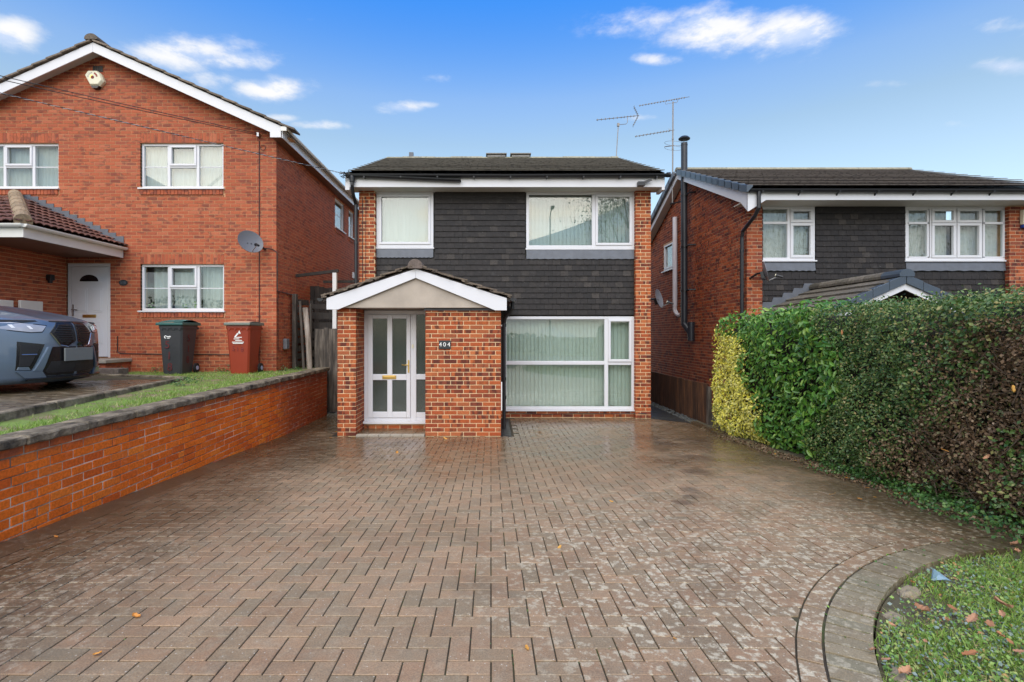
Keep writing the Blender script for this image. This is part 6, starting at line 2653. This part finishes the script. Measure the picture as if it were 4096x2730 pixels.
for k in range(9):
    q = MB()
    q.beam((-4.50, 11.70, 1.1 + k * .18), (-4.46, 12.35, 1.12 + k * .18), .02, .13)
    q.build('slat', MAT['wood_grey'], lf)
pg = thing('timber_frame', 'bare timber pergola frame with pale post above the side passage fences', 'frame', (-3.7, 11.9, 1))
mb = MB()
mb.beam((-4.60, 11.92, 3.17), (-3.60, 11.92, 3.29), .07, .07)
mb.build('beam', MAT['wood_dark'], pg)
mb = MB()
mb.box(-3.73, -3.64, 11.88, 11.96, .9, 3.24)
mb.build('post', MAT['upvc_old'], pg)
mb = MB()
mb.beam((-4.05, 12.2, 3.06), (-2.82, 12.2, 3.07), .06, .06)
mb.build('rail', MAT['wood_dark'], pg)
rf = thing('board_fence', 'low rusty brown board fence along the passage right of the middle house', 'fence', (4.27, 12, 0))
y = 9.95
while y < 16:
    q = MB()
    tp = .80 + rnd.uniform(-.006, .006)
    q.box(4.265, 4.285, y, y + .146, -.03, tp)
    q.build('board', MAT['wood_rust'], rf)
    y += .15
q = MB()
q.box(4.24, 4.31, 9.86, 9.945, -.05, .76)
q.build('post', MAT['wood_grey'], rf)


# =================================================================== PLANTING
def leaf_mesh(P, Nn, size, asp=.5, fold=.2, droop=.3, spread=.6, rs=nrs, detail=False):
    """arrays of leaves lying roughly on the normals Nn"""
    P, Nn = np.asarray(P, float), np.asarray(Nn, float)
    n = len(P)
    size = np.broadcast_to(np.asarray(size, float), (n,))[:, None]
    Nv = Nn + rs.normal(0, spread, (n, 3))
    Nv /= np.linalg.norm(Nv, axis=1)[:, None] + 1e-9
    D = rs.normal(0, 1, (n, 3))
    D[:, 2] -= droop
    D -= Nv * np.sum(D * Nv, axis=1)[:, None]
    D /= np.linalg.norm(D, axis=1)[:, None] + 1e-9
    S = np.cross(Nv, D)
    if detail:
        tpl = [(-.5, 0, 0), (-.22, -.42, .5), (.15, -.45, .5), (.5, 0, -.25), (.15, .45, .5), (-.22, .42, .5)]
        fcs = [(0, 1, 2, 3), (0, 3, 4, 5)]
    else:
        tpl = [(-.5, 0, 0), (0, -.5, .5), (.5, 0, -.15), (0, .5, .5)]
        fcs = [(0, 1, 2), (0, 2, 3)]
    V = np.stack([P + D * size * a + S * size * asp * b + Nv * size * fold * c for a, b, c in tpl], axis=1).reshape(-1, 3)
    m = len(tpl)
    Fs = np.concatenate([np.arange(n)[:, None] * m + np.array(f)[None, :] for f in fcs])
    return V, Fs


def np_mesh(name, V, Fs, smooth=False):
    me = bpy.data.meshes.new(name)
    k = Fs.shape[1]
    me.vertices.add(len(V))
    me.vertices.foreach_set('co', np.ascontiguousarray(V, dtype=np.float32).ravel())
    me.loops.add(len(Fs) * k)
    me.loops.foreach_set('vertex_index', np.ascontiguousarray(Fs, dtype=np.int32).ravel())
    me.polygons.add(len(Fs))
    me.polygons.foreach_set('loop_start', np.arange(len(Fs), dtype=np.int32) * k)
    me.update(calc_edges=True)
    return me


def bulge(y, z):
    return .06 * np.sin(y * 2.3 + z * 1.7) + .05 * np.sin(y * 5.1 - z * 3.9 + 1) + .025 * np.sin(y * 11 + z * 13)


HFX = 4.16


def htop(y):
    return 2.02 + .09 * np.clip((9.2 - y) / 2.2, 0, 1) + .012 * np.sin(y * 2.1) + .014 * np.sin(y * 5.7)


def foot(y):
    return g(y) + (.02 if y > 4 else .10)


def face_points(n, y0, y1, test, dep=.16, zlo=.0):
    Y = nrs.uniform(y0, y1, n)
    Q = nrs.uniform(zlo, 1.0, n)
    G_ = np.array([g(a) for a in Y])
    Z = G_ + Q * (htop(Y) - G_)
    X = HFX - bulge(Y, Z) * .9 + np.abs(nrs.normal(0, dep, n)) - .03
    # rounded top edge, slightly undercut foot
    X += .09 * np.clip((Q - .93) / .07, 0, 1) ** 2
    X += .14 * np.clip((.12 - Q) / .12, 0, 1)
    k = test(Y, Q)
    P = np.stack([X, Y, Z], 1)[k]
    N_ = np.tile([-1.0, -.15, .35], (len(P), 1))
    return P, N_


def top_points(n, y0, y1, test):
    Y = nrs.uniform(y0, y1, n)
    X = nrs.uniform(HFX + .05, HFX + 1.15, n)
    Z = htop(Y) + nrs.normal(0, .035, n) + .02 * np.sin(X * 6)
    k = test(Y, np.ones(n))
    P = np.stack([X, Y, Z], 1)[k]
    return P, np.tile([-.2, -.2, 1.0], (len(P), 1))


def b_yel(q):          # front boundary of the variegated part by height
    return 7.72 + 1.10 * np.clip(q, 0, 1) ** 1.3 + .10 * np.sin(q * 14)


def b_lau(q):
    return 6.30 + .35 * np.sin(q * 7 + .6)


def b_brown(q):
    return 5.05 - 1.15 * q ** 2 + .25 * np.sin(q * 9)


is_yel = lambda Y, Q: (Y > b_yel(Q) + nrs.normal(0, .10, len(Y))) & (Q < .88 + nrs.normal(0, .04, len(Y)))
is_lau = lambda Y, Q: (~((Y > b_yel(Q)) & (Q < .86))) & (Y > b_lau(Q) + nrs.normal(0, .08, len(Y)))
is_pri = lambda Y, Q: (Y <= b_lau(Q) + .1) & ((Y > b_brown(Q) + nrs.normal(0, .16, len(Y))) | (Q > .86 + nrs.normal(0, .05, len(Y))))
is_bro = lambda Y, Q: (Y <= b_brown(Q) + .15 + nrs.normal(0, .18, len(Y))) & (Q < .90)


def core(name, y0, y1, par, x1=1.0):
    mb_ = MB()
    rows_ = []
    for y in np.linspace(y0, y1, 14):
        rr_ = []
        t = float(htop(y))
        for (x, q) in ((HFX + .34, .0), (HFX + .25, .12), (HFX + .24, .5), (HFX + .26, .85), (HFX + .40, .945), (HFX + x1 * .7, .96), (HFX + x1, .9), (HFX + x1, .0)):
            z = g(y) + q * (t - g(y)) + (.03 * math.sin(y * 7 + q * 9) if .1 < q < .95 else 0)
            rr_.append((x + .05 * math.sin(y * 6 + q * 11), y, z))
        rows_.append(rr_)
    mb_.grid(rows_)
    mb_.add(rows_[0], [tuple(range(8))])
    mb_.add(rows_[-1], [tuple(range(8))])
    return mb_.build(name, MAT['twig'], par)


def foliage(name, P, N_, size, mat, par, **k):
    V, Fs = leaf_mesh(P, N_, size, **k)
    return put(name, np_mesh(name, V, Fs), MAT[mat], par, kind='stuff')


hv = thing('variegated_shrub', 'bright yellow variegated shrub at the far end of the hedge', 'shrub', (4.5, 8.6, 0))
core('branches', 7.9, 9.38, hv)
P, N_ = face_points(11000, 7.4, 9.48, is_yel, .07)
Pe = np.stack([nrs.uniform(HFX, HFX + 1.0, 1500), 9.46 + nrs.normal(0, .05, 1500), nrs.uniform(.02, 1.75, 1500)], 1)
foliage('foliage', np.concatenate([P, Pe]), np.concatenate([N_, np.tile([-.3, .9, .3], (1500, 1))]), nrs.uniform(.035, .065, len(P) + 1500), 'leaf_yellow', hv, asp=.55, fold=.12, droop=.1, spread=.55)

hl = thing('laurel_shrub', 'glossy green laurel with large leaves beside the yellow variegated shrub', 'shrub', (4.6, 7.2, 0))
core('branches', 6.35, 7.95, hl)
P, N_ = face_points(6400, 6.0, 9.4, is_lau, .10)
P2, N2 = top_points(900, 6.1, 9.4, lambda Y, Q: Y > 6.3)
P2[:, 2] += np.abs(nrs.normal(0, .05, len(P2)))
P, N_ = np.concatenate([P, P2]), np.concatenate([N_, N2])
order = np.argsort(P[:, 1] + (P[:, 0] - HFX) * 6 + nrs.uniform(0, 1.2, len(P)))
big = order[:300]
V, Fs = leaf_mesh(P[big] - np.array([.035, 0, 0]), N_[big], nrs.uniform(.085, .125, 300), asp=.42, fold=.14, droop=.7, spread=.45, detail=True)
for i in range(300):
    vv = V[i * 6:i * 6 + 6]
    me = bpy.data.meshes.new('leaf')
    me.from_pydata((vv - P[big[i]]).tolist(), [], [(0, 1, 2, 3), (0, 3, 4, 5)])
    put('leaf', me, MAT['leaf_laurel'], hl, tuple(P[big[i]]))
restl = order[300:]
foliage('foliage', P[restl], N_[restl], nrs.uniform(.06, .11, len(restl)), 'leaf_laurel', hl, asp=.42, fold=.14, droop=.7, spread=.5, detail=True)

hp_ = thing('privet_hedge', 'dense dark green clipped hedge with small leaves between laurel and dead section', 'hedge', (4.7, 5.8, .1))
core('branches', 4.2, 6.35, hp_)
P, N_ = face_points(44000, 2.1, 6.9, is_pri, .10)
P2, N2 = top_points(7000, 2.1, 6.5, lambda Y, Q: Y > 0)
foliage('foliage', np.concatenate([P, P2]), np.concatenate([N_, N2]), nrs.uniform(.022, .045, len(P) + len(P2)), 'leaf_privet', hp_, asp=.55, fold=.15, droop=.2, spread=.7)
P, N_ = face_points(9000, 2.1, 6.6, lambda Y, Q: (Q > .86 + nrs.normal(0, .05, len(Y))) & (Y < b_lau(Q)), .06)
P[:, 2] += np.abs(nrs.normal(0, .03, len(P)))
foliage('new_shoots', P, N_ + np.array([.4, 0, .8]), nrs.uniform(.02, .04, len(P)), 'leaf_tip', hp_, asp=.5, fold=.15, droop=-.4, spread=.7)

hb = thing('dead_hedge', 'brown dying hedge section with bare twigs nearest the right edge', 'hedge', (4.7, 3.8, .2))
core('branches', 2.1, 4.2, hb)
P, N_ = face_points(46000, 2.1, 5.6, is_bro, .10)
foliage('foliage', P, N_, nrs.uniform(.018, .042, len(P)), 'leaf_brown', hb, asp=.65, fold=.25, droop=.3, spread=1.0)
mb = MB()
for i in range(420):
    y = rnd.uniform(2.2, 5.0)
    q = rnd.uniform(.05, .85)
    z = g(y) + q * (float(htop(y)) - g(y))
    c = Vector((HFX + rnd.uniform(-.03, .1), y, z))
    d = Vector((-.5, rnd.gauss(0, .8), rnd.gauss(.3, .8))).normalized()
    mb.tube([c - d * .10, c + d * .02, c + d * .12 + Vector((0, 0, .02))], [.005, .004, .002], 4)
mb.build('twigs', MAT['bark'], hb, kind='stuff')
P, N_ = face_points(7000, 2.1, 5.0, lambda Y, Q: (np.sin(Y * 3.1 + Q * 8) + np.sin(Y * 7 - Q * 5) + nrs.normal(0, .3, len(Y)) > .55), .04)
foliage('green_sprigs', P - np.array([.03, 0, 0]), N_, nrs.uniform(.03, .055, len(P)), 'leaf_privet', hb, asp=.6, fold=.15, droop=.2, spread=.7)

# ivy and low growth along the foot of the hedge
Y = 2.6 + 3.6 * nrs.uniform(0, 1, 4200) ** 1.5
G_ = np.array([g(a) for a in Y])
wv = .10 + .12 * (np.sin(Y * 3.3) * .5 + .5) + .25 * np.clip((5.2 - Y) / 1.6, 0, 1)
X = HFX + .10 - np.abs(nrs.normal(0, 1, len(Y))) * wv
Z = G_ + .03 + np.abs(nrs.normal(0, .06, len(Y))) * (1 + .8 * np.clip((4.6 - Y), 0, 1))
P = np.stack([X, Y, Z], 1)
k = (X > 3.72)
V, Fs = leaf_mesh(P[k], np.tile([-.35, -.1, 1.0], (k.sum(), 1)), nrs.uniform(.016, .042, k.sum()), asp=.8, fold=.12, droop=.2, spread=.7)
iv = put('ivy', np_mesh('ivy', V, Fs), MAT['leaf_ivy'], None, kind='stuff')

Y = nrs.uniform(2.8, 9.5, 8200)
G_ = np.array([g(a) for a in Y])
X = HFX + .02 - np.abs(nrs.normal(0, .10, len(Y))) + .05 * np.sin(Y * 5)
k = X > 3.86
P = np.stack([X, Y, G_ + .008 + np.abs(nrs.normal(0, .012, len(Y)))], 1)[k]
V, Fs = leaf_mesh(P, np.tile([-.1, -.1, 1.0], (len(P), 1)), nrs.uniform(.015, .045, len(P)), asp=.6, fold=.25, droop=0, spread=.5)
put('leaf_litter', np_mesh('leaf_litter', V, Fs), MAT['leaf_brown'], None, kind='stuff')

# ground cover and grass in the front bed
n = 80000
r_ = (RO - .34) * np.sqrt(nrs.uniform(0, 1, n))
t_ = nrs.uniform(R(60), R(205), n)
X, Y = CX + r_ * np.cos(t_), CY + r_ * np.sin(t_)
Z = np.array([g(a) for a in Y]) - .030 + .012 * np.sin(X * 5) * np.sin(Y * 4) + np.abs(nrs.normal(0, .014, n))
dn = np.sin(X * 4.1 + 1.2) + np.sin(Y * 5.3 - X * 2.2) + .6 * np.sin(X * 11 + Y * 9)
near_edge = np.clip((r_ - 2.3) / .65, 0, 1)
k = (dn + nrs.normal(0, .8, n) > -1.4 + 1.0 * near_edge)
V, Fs = leaf_mesh(np.stack([X, Y, Z], 1)[k], np.tile([-.1, -.2, 1.0], (k.sum(), 1)), nrs.uniform(.009, .026, k.sum()), asp=.75, fold=.2, droop=-.1, spread=.7)
put('ground_cover', np_mesh('ground_cover', V, Fs), MAT['leaf_cover'], None, kind='stuff')


def blades(P, hgt, mat, name, lean=.5, wid=.004, par=None):
    P = np.asarray(P)
    n = len(P)
    h = np.broadcast_to(np.asarray(hgt, float), (n,))[:, None]
    ang = nrs.uniform(0, 2 * np.pi, n)
    S = np.stack([np.cos(ang), np.sin(ang), np.zeros(n)], 1)
    Ld = nrs.normal(0, lean, (n, 3))
    Ld[:, 2] = 0
    T1 = P + h * (np.array([0, 0, .6]) + Ld * .35)
    T2 = P + h * (np.array([0, 0, 1.0]) + Ld) * .98
    w2 = wid * nrs.uniform(.7, 1.5, n)[:, None]
    V = np.stack([P - S * w2, P + S * w2, T1 + S * w2 * .7, T1 - S * w2 * .7, T2, T2], 1)[:, :5].reshape(-1, 3)
    i = np.arange(n)[:, None] * 5
    F4 = np.concatenate([i + np.array([0, 1, 2]), i + np.array([0, 2, 3]), i + np.array([3, 2, 4])])
    return put(name, np_mesh(name, V, F4), MAT[mat], par, kind='stuff')


n = 46000
cl = nrs.randint(0, 420, n)
ca, cr = nrs.uniform(R(65), R(205), 420), (RO - .36) * np.sqrt(nrs.uniform(.02, 1, 420))
X = CX + cr[cl] * np.cos(ca[cl]) + nrs.normal(0, .085, n)
Y = CY + cr[cl] * np.sin(ca[cl]) + nrs.normal(0, .085, n)
k = np.hypot(X - CX, Y - CY) < RO - .30
X, Y = X[k], Y[k]
blades(np.stack([X, Y, np.array([g(a) for a in Y]) - .035], 1), nrs.uniform(.018, .060, len(X)), 'grass', 'bed_grass', .7, .0024)

# lawn
n = 26000
Y = nrs.uniform(3.2, 10.9, n)
ex = EDGE0.x + (EDGE1.x - EDGE0.x) * (Y - EDGE0.y) / (EDGE1.y - EDGE0.y)
X = nrs.uniform(-8.6, -3.70, n)
strip = X > ex + .06
back = (Y > 9.02 - (X + 5.37) * .36 + .06)
bare = np.clip((X - (ex + .16 + .10 * np.sin(Y * 4.3))) / .30, 0, 1)
keep = (strip & (Y < 8.95) & (nrs.uniform(0, 1, n) < .12 + .88 * bare * (np.sin(X * 7 + Y * 2.3) * .35 + .65))) | back
keep &= ~((Y > 10.55) & (nrs.uniform(0, 1, n) < .6))
X, Y = X[keep], Y[keep]
Z = np.where(X > -5.5, .997 + .0085 * (Y - 3.66) - .065, .975)
blades(np.stack([X, Y, Z], 1), nrs.uniform(.02, .055, len(X)), 'grass', 'lawn_grass', .7, .0032)
n = 12000
Y = nrs.uniform(3.3, 9.2, n)
X = -3.78 - np.abs(nrs.normal(0, .28, n))
ex = EDGE0.x + (EDGE1.x - EDGE0.x) * (Y - EDGE0.y) / (EDGE1.y - EDGE0.y)
k = (X > ex + .22) & (np.sin(Y * 3.1) * .4 + np.sin(Y * 8.3 + X * 9) * .3 + nrs.uniform(0, 1, n) > .45)
X, Y = X[k], Y[k]
blades(np.stack([X, Y, .997 + .0085 * (Y - 3.66) - .07], 1), nrs.uniform(.02, .06, len(X)), 'grass', 'verge_grass', .75, .003)
# weeds at the foot of the left house
P = []
for (cx, cy, s_) in ((-7.15, 10.75, .10), (-7.7, 10.5, .08), (-5.72, 10.78, .07), (-4.5, 11.0, .07), (-4.35, 11.3, .06), (-7.9, 10.0, .06), (-4.95, 8.3, .10), (-5.1, 8.6, .09), (-4.9, 7.9, .07)):
    for i in range(60):
        P.append((cx + rnd.gauss(0, s_), cy + rnd.gauss(0, s_ * .6), .99 + abs(rnd.gauss(0, s_ * .7))))
V, Fs = leaf_mesh(np.array(P), np.tile([0, -.4, 1.0], (len(P), 1)), nrs.uniform(.02, .06, len(P)), asp=.4, fold=.2, spread=.6)
put('weeds', np_mesh('weeds', V, Fs), MAT['leaf_ivy'], None, kind='stuff')
# moss and seedlings in the paver joints
n = 2600
i_ = nrs.randint(-33, 42, n)
j_ = nrs.randint(16, 60, n)
along_x = nrs.uniform(0, 1, n) < .35
X = np.where(along_x, i_ * .1 + nrs.uniform(0, .1, n), i_ * .1 + nrs.normal(0, .0022, n))
Y = np.where(along_x, j_ * .1 + nrs.normal(0, .0022, n), j_ * .1 + nrs.uniform(0, .1, n))
pn = np.sin(X * 2.3 + 1) * np.sin(Y * 3.1) + .5 * np.sin(X * 6.1 - Y * 4.3)
kk = (i_ - j_) % 4
ok_ = np.where(along_x, (kk == 0) | (kk == 1) | (kk == 2), (kk == 0) | (kk == 2) | (kk == 3))
k = ok_ & (pn + nrs.normal(0, .3, n) > .35) & (np.hypot(X - CX, Y - CY) > RO)
P = np.stack([X, Y, np.array([g(a) for a in Y]) - .003], 1)[k]
V, Fs = leaf_mesh(P, np.tile([0, 0, 1.0], (len(P), 1)), nrs.uniform(.006, .014, len(P)), asp=.8, spread=.5)
put('joint_moss', np_mesh('joint_moss', V, Fs), MAT['leaf_ivy'], None, kind='stuff')
P = []
a = R(70)
while a < R(200):
    for q in range(rnd.choice([0, 2, 4, 9])):
        rr_ = rnd.choice([RO - .112 + rnd.gauss(0, .003), rnd.uniform(RO - .3, RO - .12), RO - .32])
        P.append((CX + rr_ * math.cos(a + rnd.gauss(0, .001)), CY + rr_ * math.sin(a), 0))
    a += .104 / 3.08
P = np.array([(x, y, g(y) + .002) for x, y, z in P])
V, Fs = leaf_mesh(P, np.tile([0, 0, 1.0], (len(P), 1)), nrs.uniform(.008, .022, len(P)), asp=.8, spread=.6)
put('edging_seedlings', np_mesh('edging_seedlings', V, Fs), MAT['leaf_laurel'], None, kind='stuff')
# sandy mortar lumps on the inner side of the edging
for k, (t0, w_, h_) in enumerate(((128, .20, .10), (137, .15, .10), (150, .20, .08))):
    q = bmesh.new()
    bmesh.ops.create_icosphere(q, subdivisions=3, radius=1)
    cx, cy = CX + (RO - .39) * math.cos(R(t0)), CY + (RO - .39) * math.sin(R(t0))
    for v in q.verts:
        h = 1 + .18 * math.sin(v.co.x * 5 + k) * math.sin(v.co.y * 6) + rnd.uniform(-.05, .05)
        v.co = Vector((v.co.x * w_ * .5 * h, v.co.y * h_ * .5 * h, v.co.z * .03 * h))
    me = bpy.data.meshes.new('mortar_lump')
    q.to_mesh(me)
    q.free()
    o_ = put('mortar_lump', me, MAT['mortar_lump'], None, (cx, cy, g(cy) - .03), (0, 0, R(t0 + 90)))
    o_['label'] = ['larger sandy mortar lump under the blue scrap by the curved edging', 'small sandy mortar lump below the first along the curved edging', 'mortar lump at the bottom end of the curved edging'][k]
    o_['category'] = 'mortar lump'
q = MB()
c = at(3735, 2285, 3.16)
c.z = g(c.y) - .01
q.add([(0, 0, .12), (-.02, -.01, 0), (.10, -.03, .02), (.16, -.03, .005), (.05, .0, .055), (.0, .012, .12), (-.02, .006, 0), (.16, -.015, .005)], [(0, 1, 2, 4), (4, 2, 3), (0, 4, 3, 7, 5), (5, 7, 6), (1, 6, 7, 3, 2), (0, 5, 6, 1)])
q.v = [(a * .6, b * .6, c_ * .6) for a, b, c_ in q.v]
o_ = put('plastic_scrap', q.mesh('plastic_scrap'), plain('pale_blue_plastic', (.20, .32, .42), .5), None, c)
o_['label'] = 'torn pale blue plastic scrap standing in the front bed'
o_['category'] = 'litter'


# fallen leaves, each one an object
def oak(size, lobes, curl):
    pts = []
    for i in range(2 * lobes + 1):
        t = i / (2 * lobes)
        wdt = (.20 if i % 2 == 0 else .33) * math.sin(math.pi * min(.96, max(.06, t))) ** .6
        pts.append((t - .5, wdt))
    mb_ = MB()
    rows_ = []
    for (x, w_) in pts:
        rows_.append([(x * size, -w_ * size, curl * size * (.25 + x * x)), (x * size, 0, curl * size * x * x * .4), (x * size, w_ * size, curl * size * (.25 + x * x))])
    mb_.grid(rows_)
    m_ = mb_.mesh('fallen_leaf', fix=False)
    return m_


LM = [oak(1, 4, .35), oak(1, 3, .2), oak(1, 4, .6)]
for m_ in LM:
    m_.materials.append(MAT['leaf_fall'])
LO = [oak(1, 3, .2), oak(1, 2, .45)]
for m_ in LO:
    m_.materials.append(MAT['leaf_orange'])


def ground_at(u, v):
    s = (v - V0) / F
    y = (CH - .0448 * 8.86) / (s - .0448)
    if y > 8.86 or y < 0:
        y = CH / s
    return Vector(((u - U0) * y / F, y, g(y)))


def fallen(u, v, size, m_, lab, grp, up=.006):
    p = ground_at(u, v)
    p.z += up
    o2 = put('fallen_leaf', m_, None, None, p, (rnd.gauss(0, .2), rnd.gauss(0, .2), rnd.uniform(0, 6.28)))
    o2.scale = (size, size, size)
    o2['label'] = lab
    o2['category'] = 'leaf'
    o2['group'] = grp


DRIVE_LEAVES = [(545, 2470, .05, 'long orange leaf lying on the near left of the drive'), (390, 2622, .035, 'small orange leaf nearest the camera on the left of the drive'),
                (2108, 2597, .035, 'small orange leaf nearest the camera in the middle of the drive'), (2700, 2560, .025, 'tiny orange leaf on the lichened pavers left of the curved edging'),
                (2238, 2193, .04, 'orange leaf in mid drive on the lichen patch'), (224, 2150, .035, 'orange leaf at the foot of the boundary wall near the left edge'),
                (2445, 2010, .04, 'orange leaf on the middle drive in line with the big window'), (1588, 1813, .07, 'yellow leaf on the wet drive in front of the white door'),
                (1450, 1745, .07, 'orange leaf against the porch step edge at its left end'), (1415, 1755, .06, 'leaf at the foot of the narrow porch pier'),
                (2160, 1730, .09, 'largest brown leaf on the drive under the ground floor window'), (1780, 1757, .08, 'brown leaf in front of the wide porch brick panel'),
                (1345, 1730, .06, 'pale leaf in the left passage beside the porch'), (1322, 1753, .06, 'leaf at the left of the porch in front of the passage'),
                (2560, 1675, .05, 'leaf at the foot of the right pillar of the middle house'), (1030, 2003, .03, 'tiny leaf on the drive beside the middle of the boundary wall'),
                (1075, 2210, .03, 'tiny orange leaf in the left middle of the drive'), (3205, 2035, .03, 'tiny red leaf on the drive near the hedge'),
                (1990, 1722, .05, 'leaf on the drain grille beside the porch')]
for (u, v, s_, lab) in DRIVE_LEAVES:
    fallen(u, v, s_, rnd.choice(LO), lab, 'fallen leaves on the driveway')
BED_LEAVES = [(3690, 2455, .085, 'broad brown oak leaf nearest the curved edging in the bed'), (3810, 2450, .075, 'brown oak leaf right of the broad one in the bed'),
              (3890, 2495, .09, 'dark end leaf of the brown row in the middle of the bed'), (3960, 2515, .08, 'long pale brown leaf at the right of the brown row'),
              (4010, 2435, .10, 'big yellow brown leaf near the right edge of the bed'), (4010, 2475, .06, 'brown leaf just below the big yellow brown leaf'),
              (3510, 2465, .05, 'narrow orange leaf at the left rim of the bed'), (3570, 2520, .045, 'small orange leaf inside the left rim of the bed'),
              (4000, 2560, .05, 'small brown leaf below the brown row at the right'), (4040, 2585, .045, 'orange leaf close below it at the right of the bed'),
              (3880, 2635, .09, 'long brown leaf low in the middle of the bed'), (4075, 2625, .05, 'orange leaf at the lower right edge of the picture'),
              (3700, 2585, .04, 'small orange leaf in the lower middle of the bed'), (3490, 2620, .06, 'brown leaf tucked against the lower edging stones'),
              (3620, 2710, .08, 'large leaf at the bottom edge of the bed'), (3545, 2660, .05, 'yellow leaf above the bottom edge by the edging'),
              (3720, 2655, .05, 'orange leaf right of the bottom leaf in the bed'), (3820, 2330, .035, 'small tan leaf right of the blue scrap'),
              (4060, 2190, .08, 'large orange leaf at the top right corner of the bed'), (4070, 2220, .07, 'brown leaf under the top right orange leaf'),
              (3930, 2365, .04, 'small orange leaf in the upper right of the bed'), (3650, 2345, .04, 'small leaf between the blue scrap and the mortar lumps'),
              (3790, 2500, .05, 'pale narrow leaf under the second oak leaf')]
for (u, v, s_, lab) in BED_LEAVES:
    fallen(u, v, s_ * .85, rnd.choice(LM), lab, 'fallen oak leaves in the front bed', .022)
HEDGE_LEAVES = [(3330, 1985, .06, 'orange leaf at the hedge foot below the privet'), (3440, 2005, .07, 'brown leaf at the hedge foot right of the first'), (3500, 2000, .05, 'small orange leaf between two larger ones at the hedge foot'),
                (3610, 1985, .07, 'bright orange leaf lying by the hedge foot'), (3680, 2010, .07, 'yellow orange leaf on the ivy edge'), (3700, 2025, .05, 'leaf right beside the yellow orange one on the ivy'),
                (3100, 1825, .05, 'leaf in the litter below the laurel at its left'), (3180, 1850, .06, 'leaf in the litter below the laurel centre'), (3240, 1868, .05, 'leaf in the litter below the laurel at its right'),
                (2950, 1745, .05, 'leaf at the foot of the yellow shrub'), (2985, 1755, .05, 'second leaf at the right foot of the yellow shrub'), (3390, 1920, .05, 'leaf caught low in the privet foot'),
                (3850, 2040, .06, 'leaf below the dead hedge near the right edge'), (3470, 1960, .04, 'smallest leaf above the drive edge at the privet foot')]
for (u, v, s_, lab) in HEDGE_LEAVES:
    fallen(u, v, s_, rnd.choice(LO), lab, 'fallen leaves under the hedge', .02)
for (u, v, lab) in ((3780, 1800, 'pale autumn leaf caught low in the dead hedge'), (3370, 1330, 'pinkish leaf caught high in the privet'), (3655, 1760, 'tan leaf caught at the left of the dead hedge'),
                    (4050, 1555, 'orange leaf caught in the hedge by the right edge'), (3950, 1830, 'leaf caught in the lower dead hedge on the right'), (3900, 1480, 'leaf caught in the upper dead hedge')):
    y = HFX * F / (u - U0) * .965
    p = at(u, v, y)
    o2 = put('caught_leaf', rnd.choice(LO + LM), None, None, p, (rnd.uniform(0, 6), rnd.uniform(0, 6), rnd.uniform(0, 6)))
    o2.scale = (.055,) * 3
    o2['label'] = lab
    o2['category'] = 'leaf'
    o2['group'] = 'leaves caught in the hedge'


# =================================================================== ACROSS THE ROAD (seen in the window glass)
def tree(name, label, x, y, h, crown_r, nleaf, z0=.4):
    t = thing(name, label, 'tree', (x, y, z0))
    mb_ = MB()
    mb_.tube([(x, y, z0), (x + .05, y, z0 + h * .25), (x - .05, y + .1, z0 + h * .5), (x, y, z0 + h * .85)], [.32, .24, .17, .05], 10)
    C_ = []
    for i in range(16):
        a_ = rnd.uniform(0, 6.28)
        zz = rnd.uniform(.38, .95)
        rr2 = crown_r * math.sqrt(max(.05, 1 - ((zz - .62) / .42) ** 2)) * rnd.uniform(.5, .95)
        p = Vector((x + math.cos(a_) * rr2, y + math.sin(a_) * rr2, z0 + h * zz))
        s_ = Vector((x, y, z0 + h * rnd.uniform(.25, .6)))
        mb_.tube([s_, s_.lerp(p, .5) + Vector((0, 0, .3)), p], [.10, .06, .02], 6)
        C_.append(p)
    mb_.build('trunk', MAT['bark'], t)
    per = nleaf // len(C_)
    P_ = np.concatenate([np.array(c) + nrs.normal(0, crown_r * .22, (per, 3)) for c in C_])
    V_, F_ = leaf_mesh(P_, nrs.normal(0, 1, P_.shape), nrs.uniform(.10, .18, len(P_)), asp=.6, spread=.3)
    put('crown', np_mesh('crown', V_, F_), MAT['leaf_tree'], t)
    return t


tree('street_tree', 'leafy tree across the road mirrored in the upper right window of the middle house', 10.8, -15.0, 13.0, 4.0, 11000)
tree('street_tree', 'broad tree across the road mirrored in the right house windows', 27.0, -16.5, 12.0, 5.5, 9000)
P = np.stack([nrs.uniform(-34, 34, 15000), -13.2 + nrs.normal(0, .35, 15000), nrs.uniform(.4, 1.7, 15000)], 1)
P[:, 2] = np.where(P[:, 0] < -.5, .4 + (P[:, 2] - .4) * 3.0, P[:, 2])
P[:, 2] += .2 * np.sin(P[:, 0] * .8)
V, Fs = leaf_mesh(P, np.tile([0, 1.0, .3], (len(P), 1)), nrs.uniform(.14, .26, len(P)), asp=.7, spread=.7)
put('roadside_hedge', np_mesh('roadside_hedge', V, Fs), MAT['leaf_tree'], None, kind='stuff')
lp = thing('street_lamp', 'grey street lamp across the road mirrored in the upper right window', 'street lamp', (3.9, -11.6, .45))
mb = MB()
mb.tube([(3.9, -11.6, .4), (3.9, -11.6, 9.6)], [.06, .04], 10)
mb.tube([(3.9, -11.6, 9.55), (3.9, -11.3, 9.8), (3.9, -10.5, 9.85)], .035, 8)
mb.build('column', MAT['steel'], lp)
mb = MB()
mb.prism([(-10.6, 9.80), (-10.0, 9.82), (-10.0, 9.90), (-10.6, 9.92)], 3.8, 4.0, axis='x')
mb.build('lantern', MAT['dish'], lp)
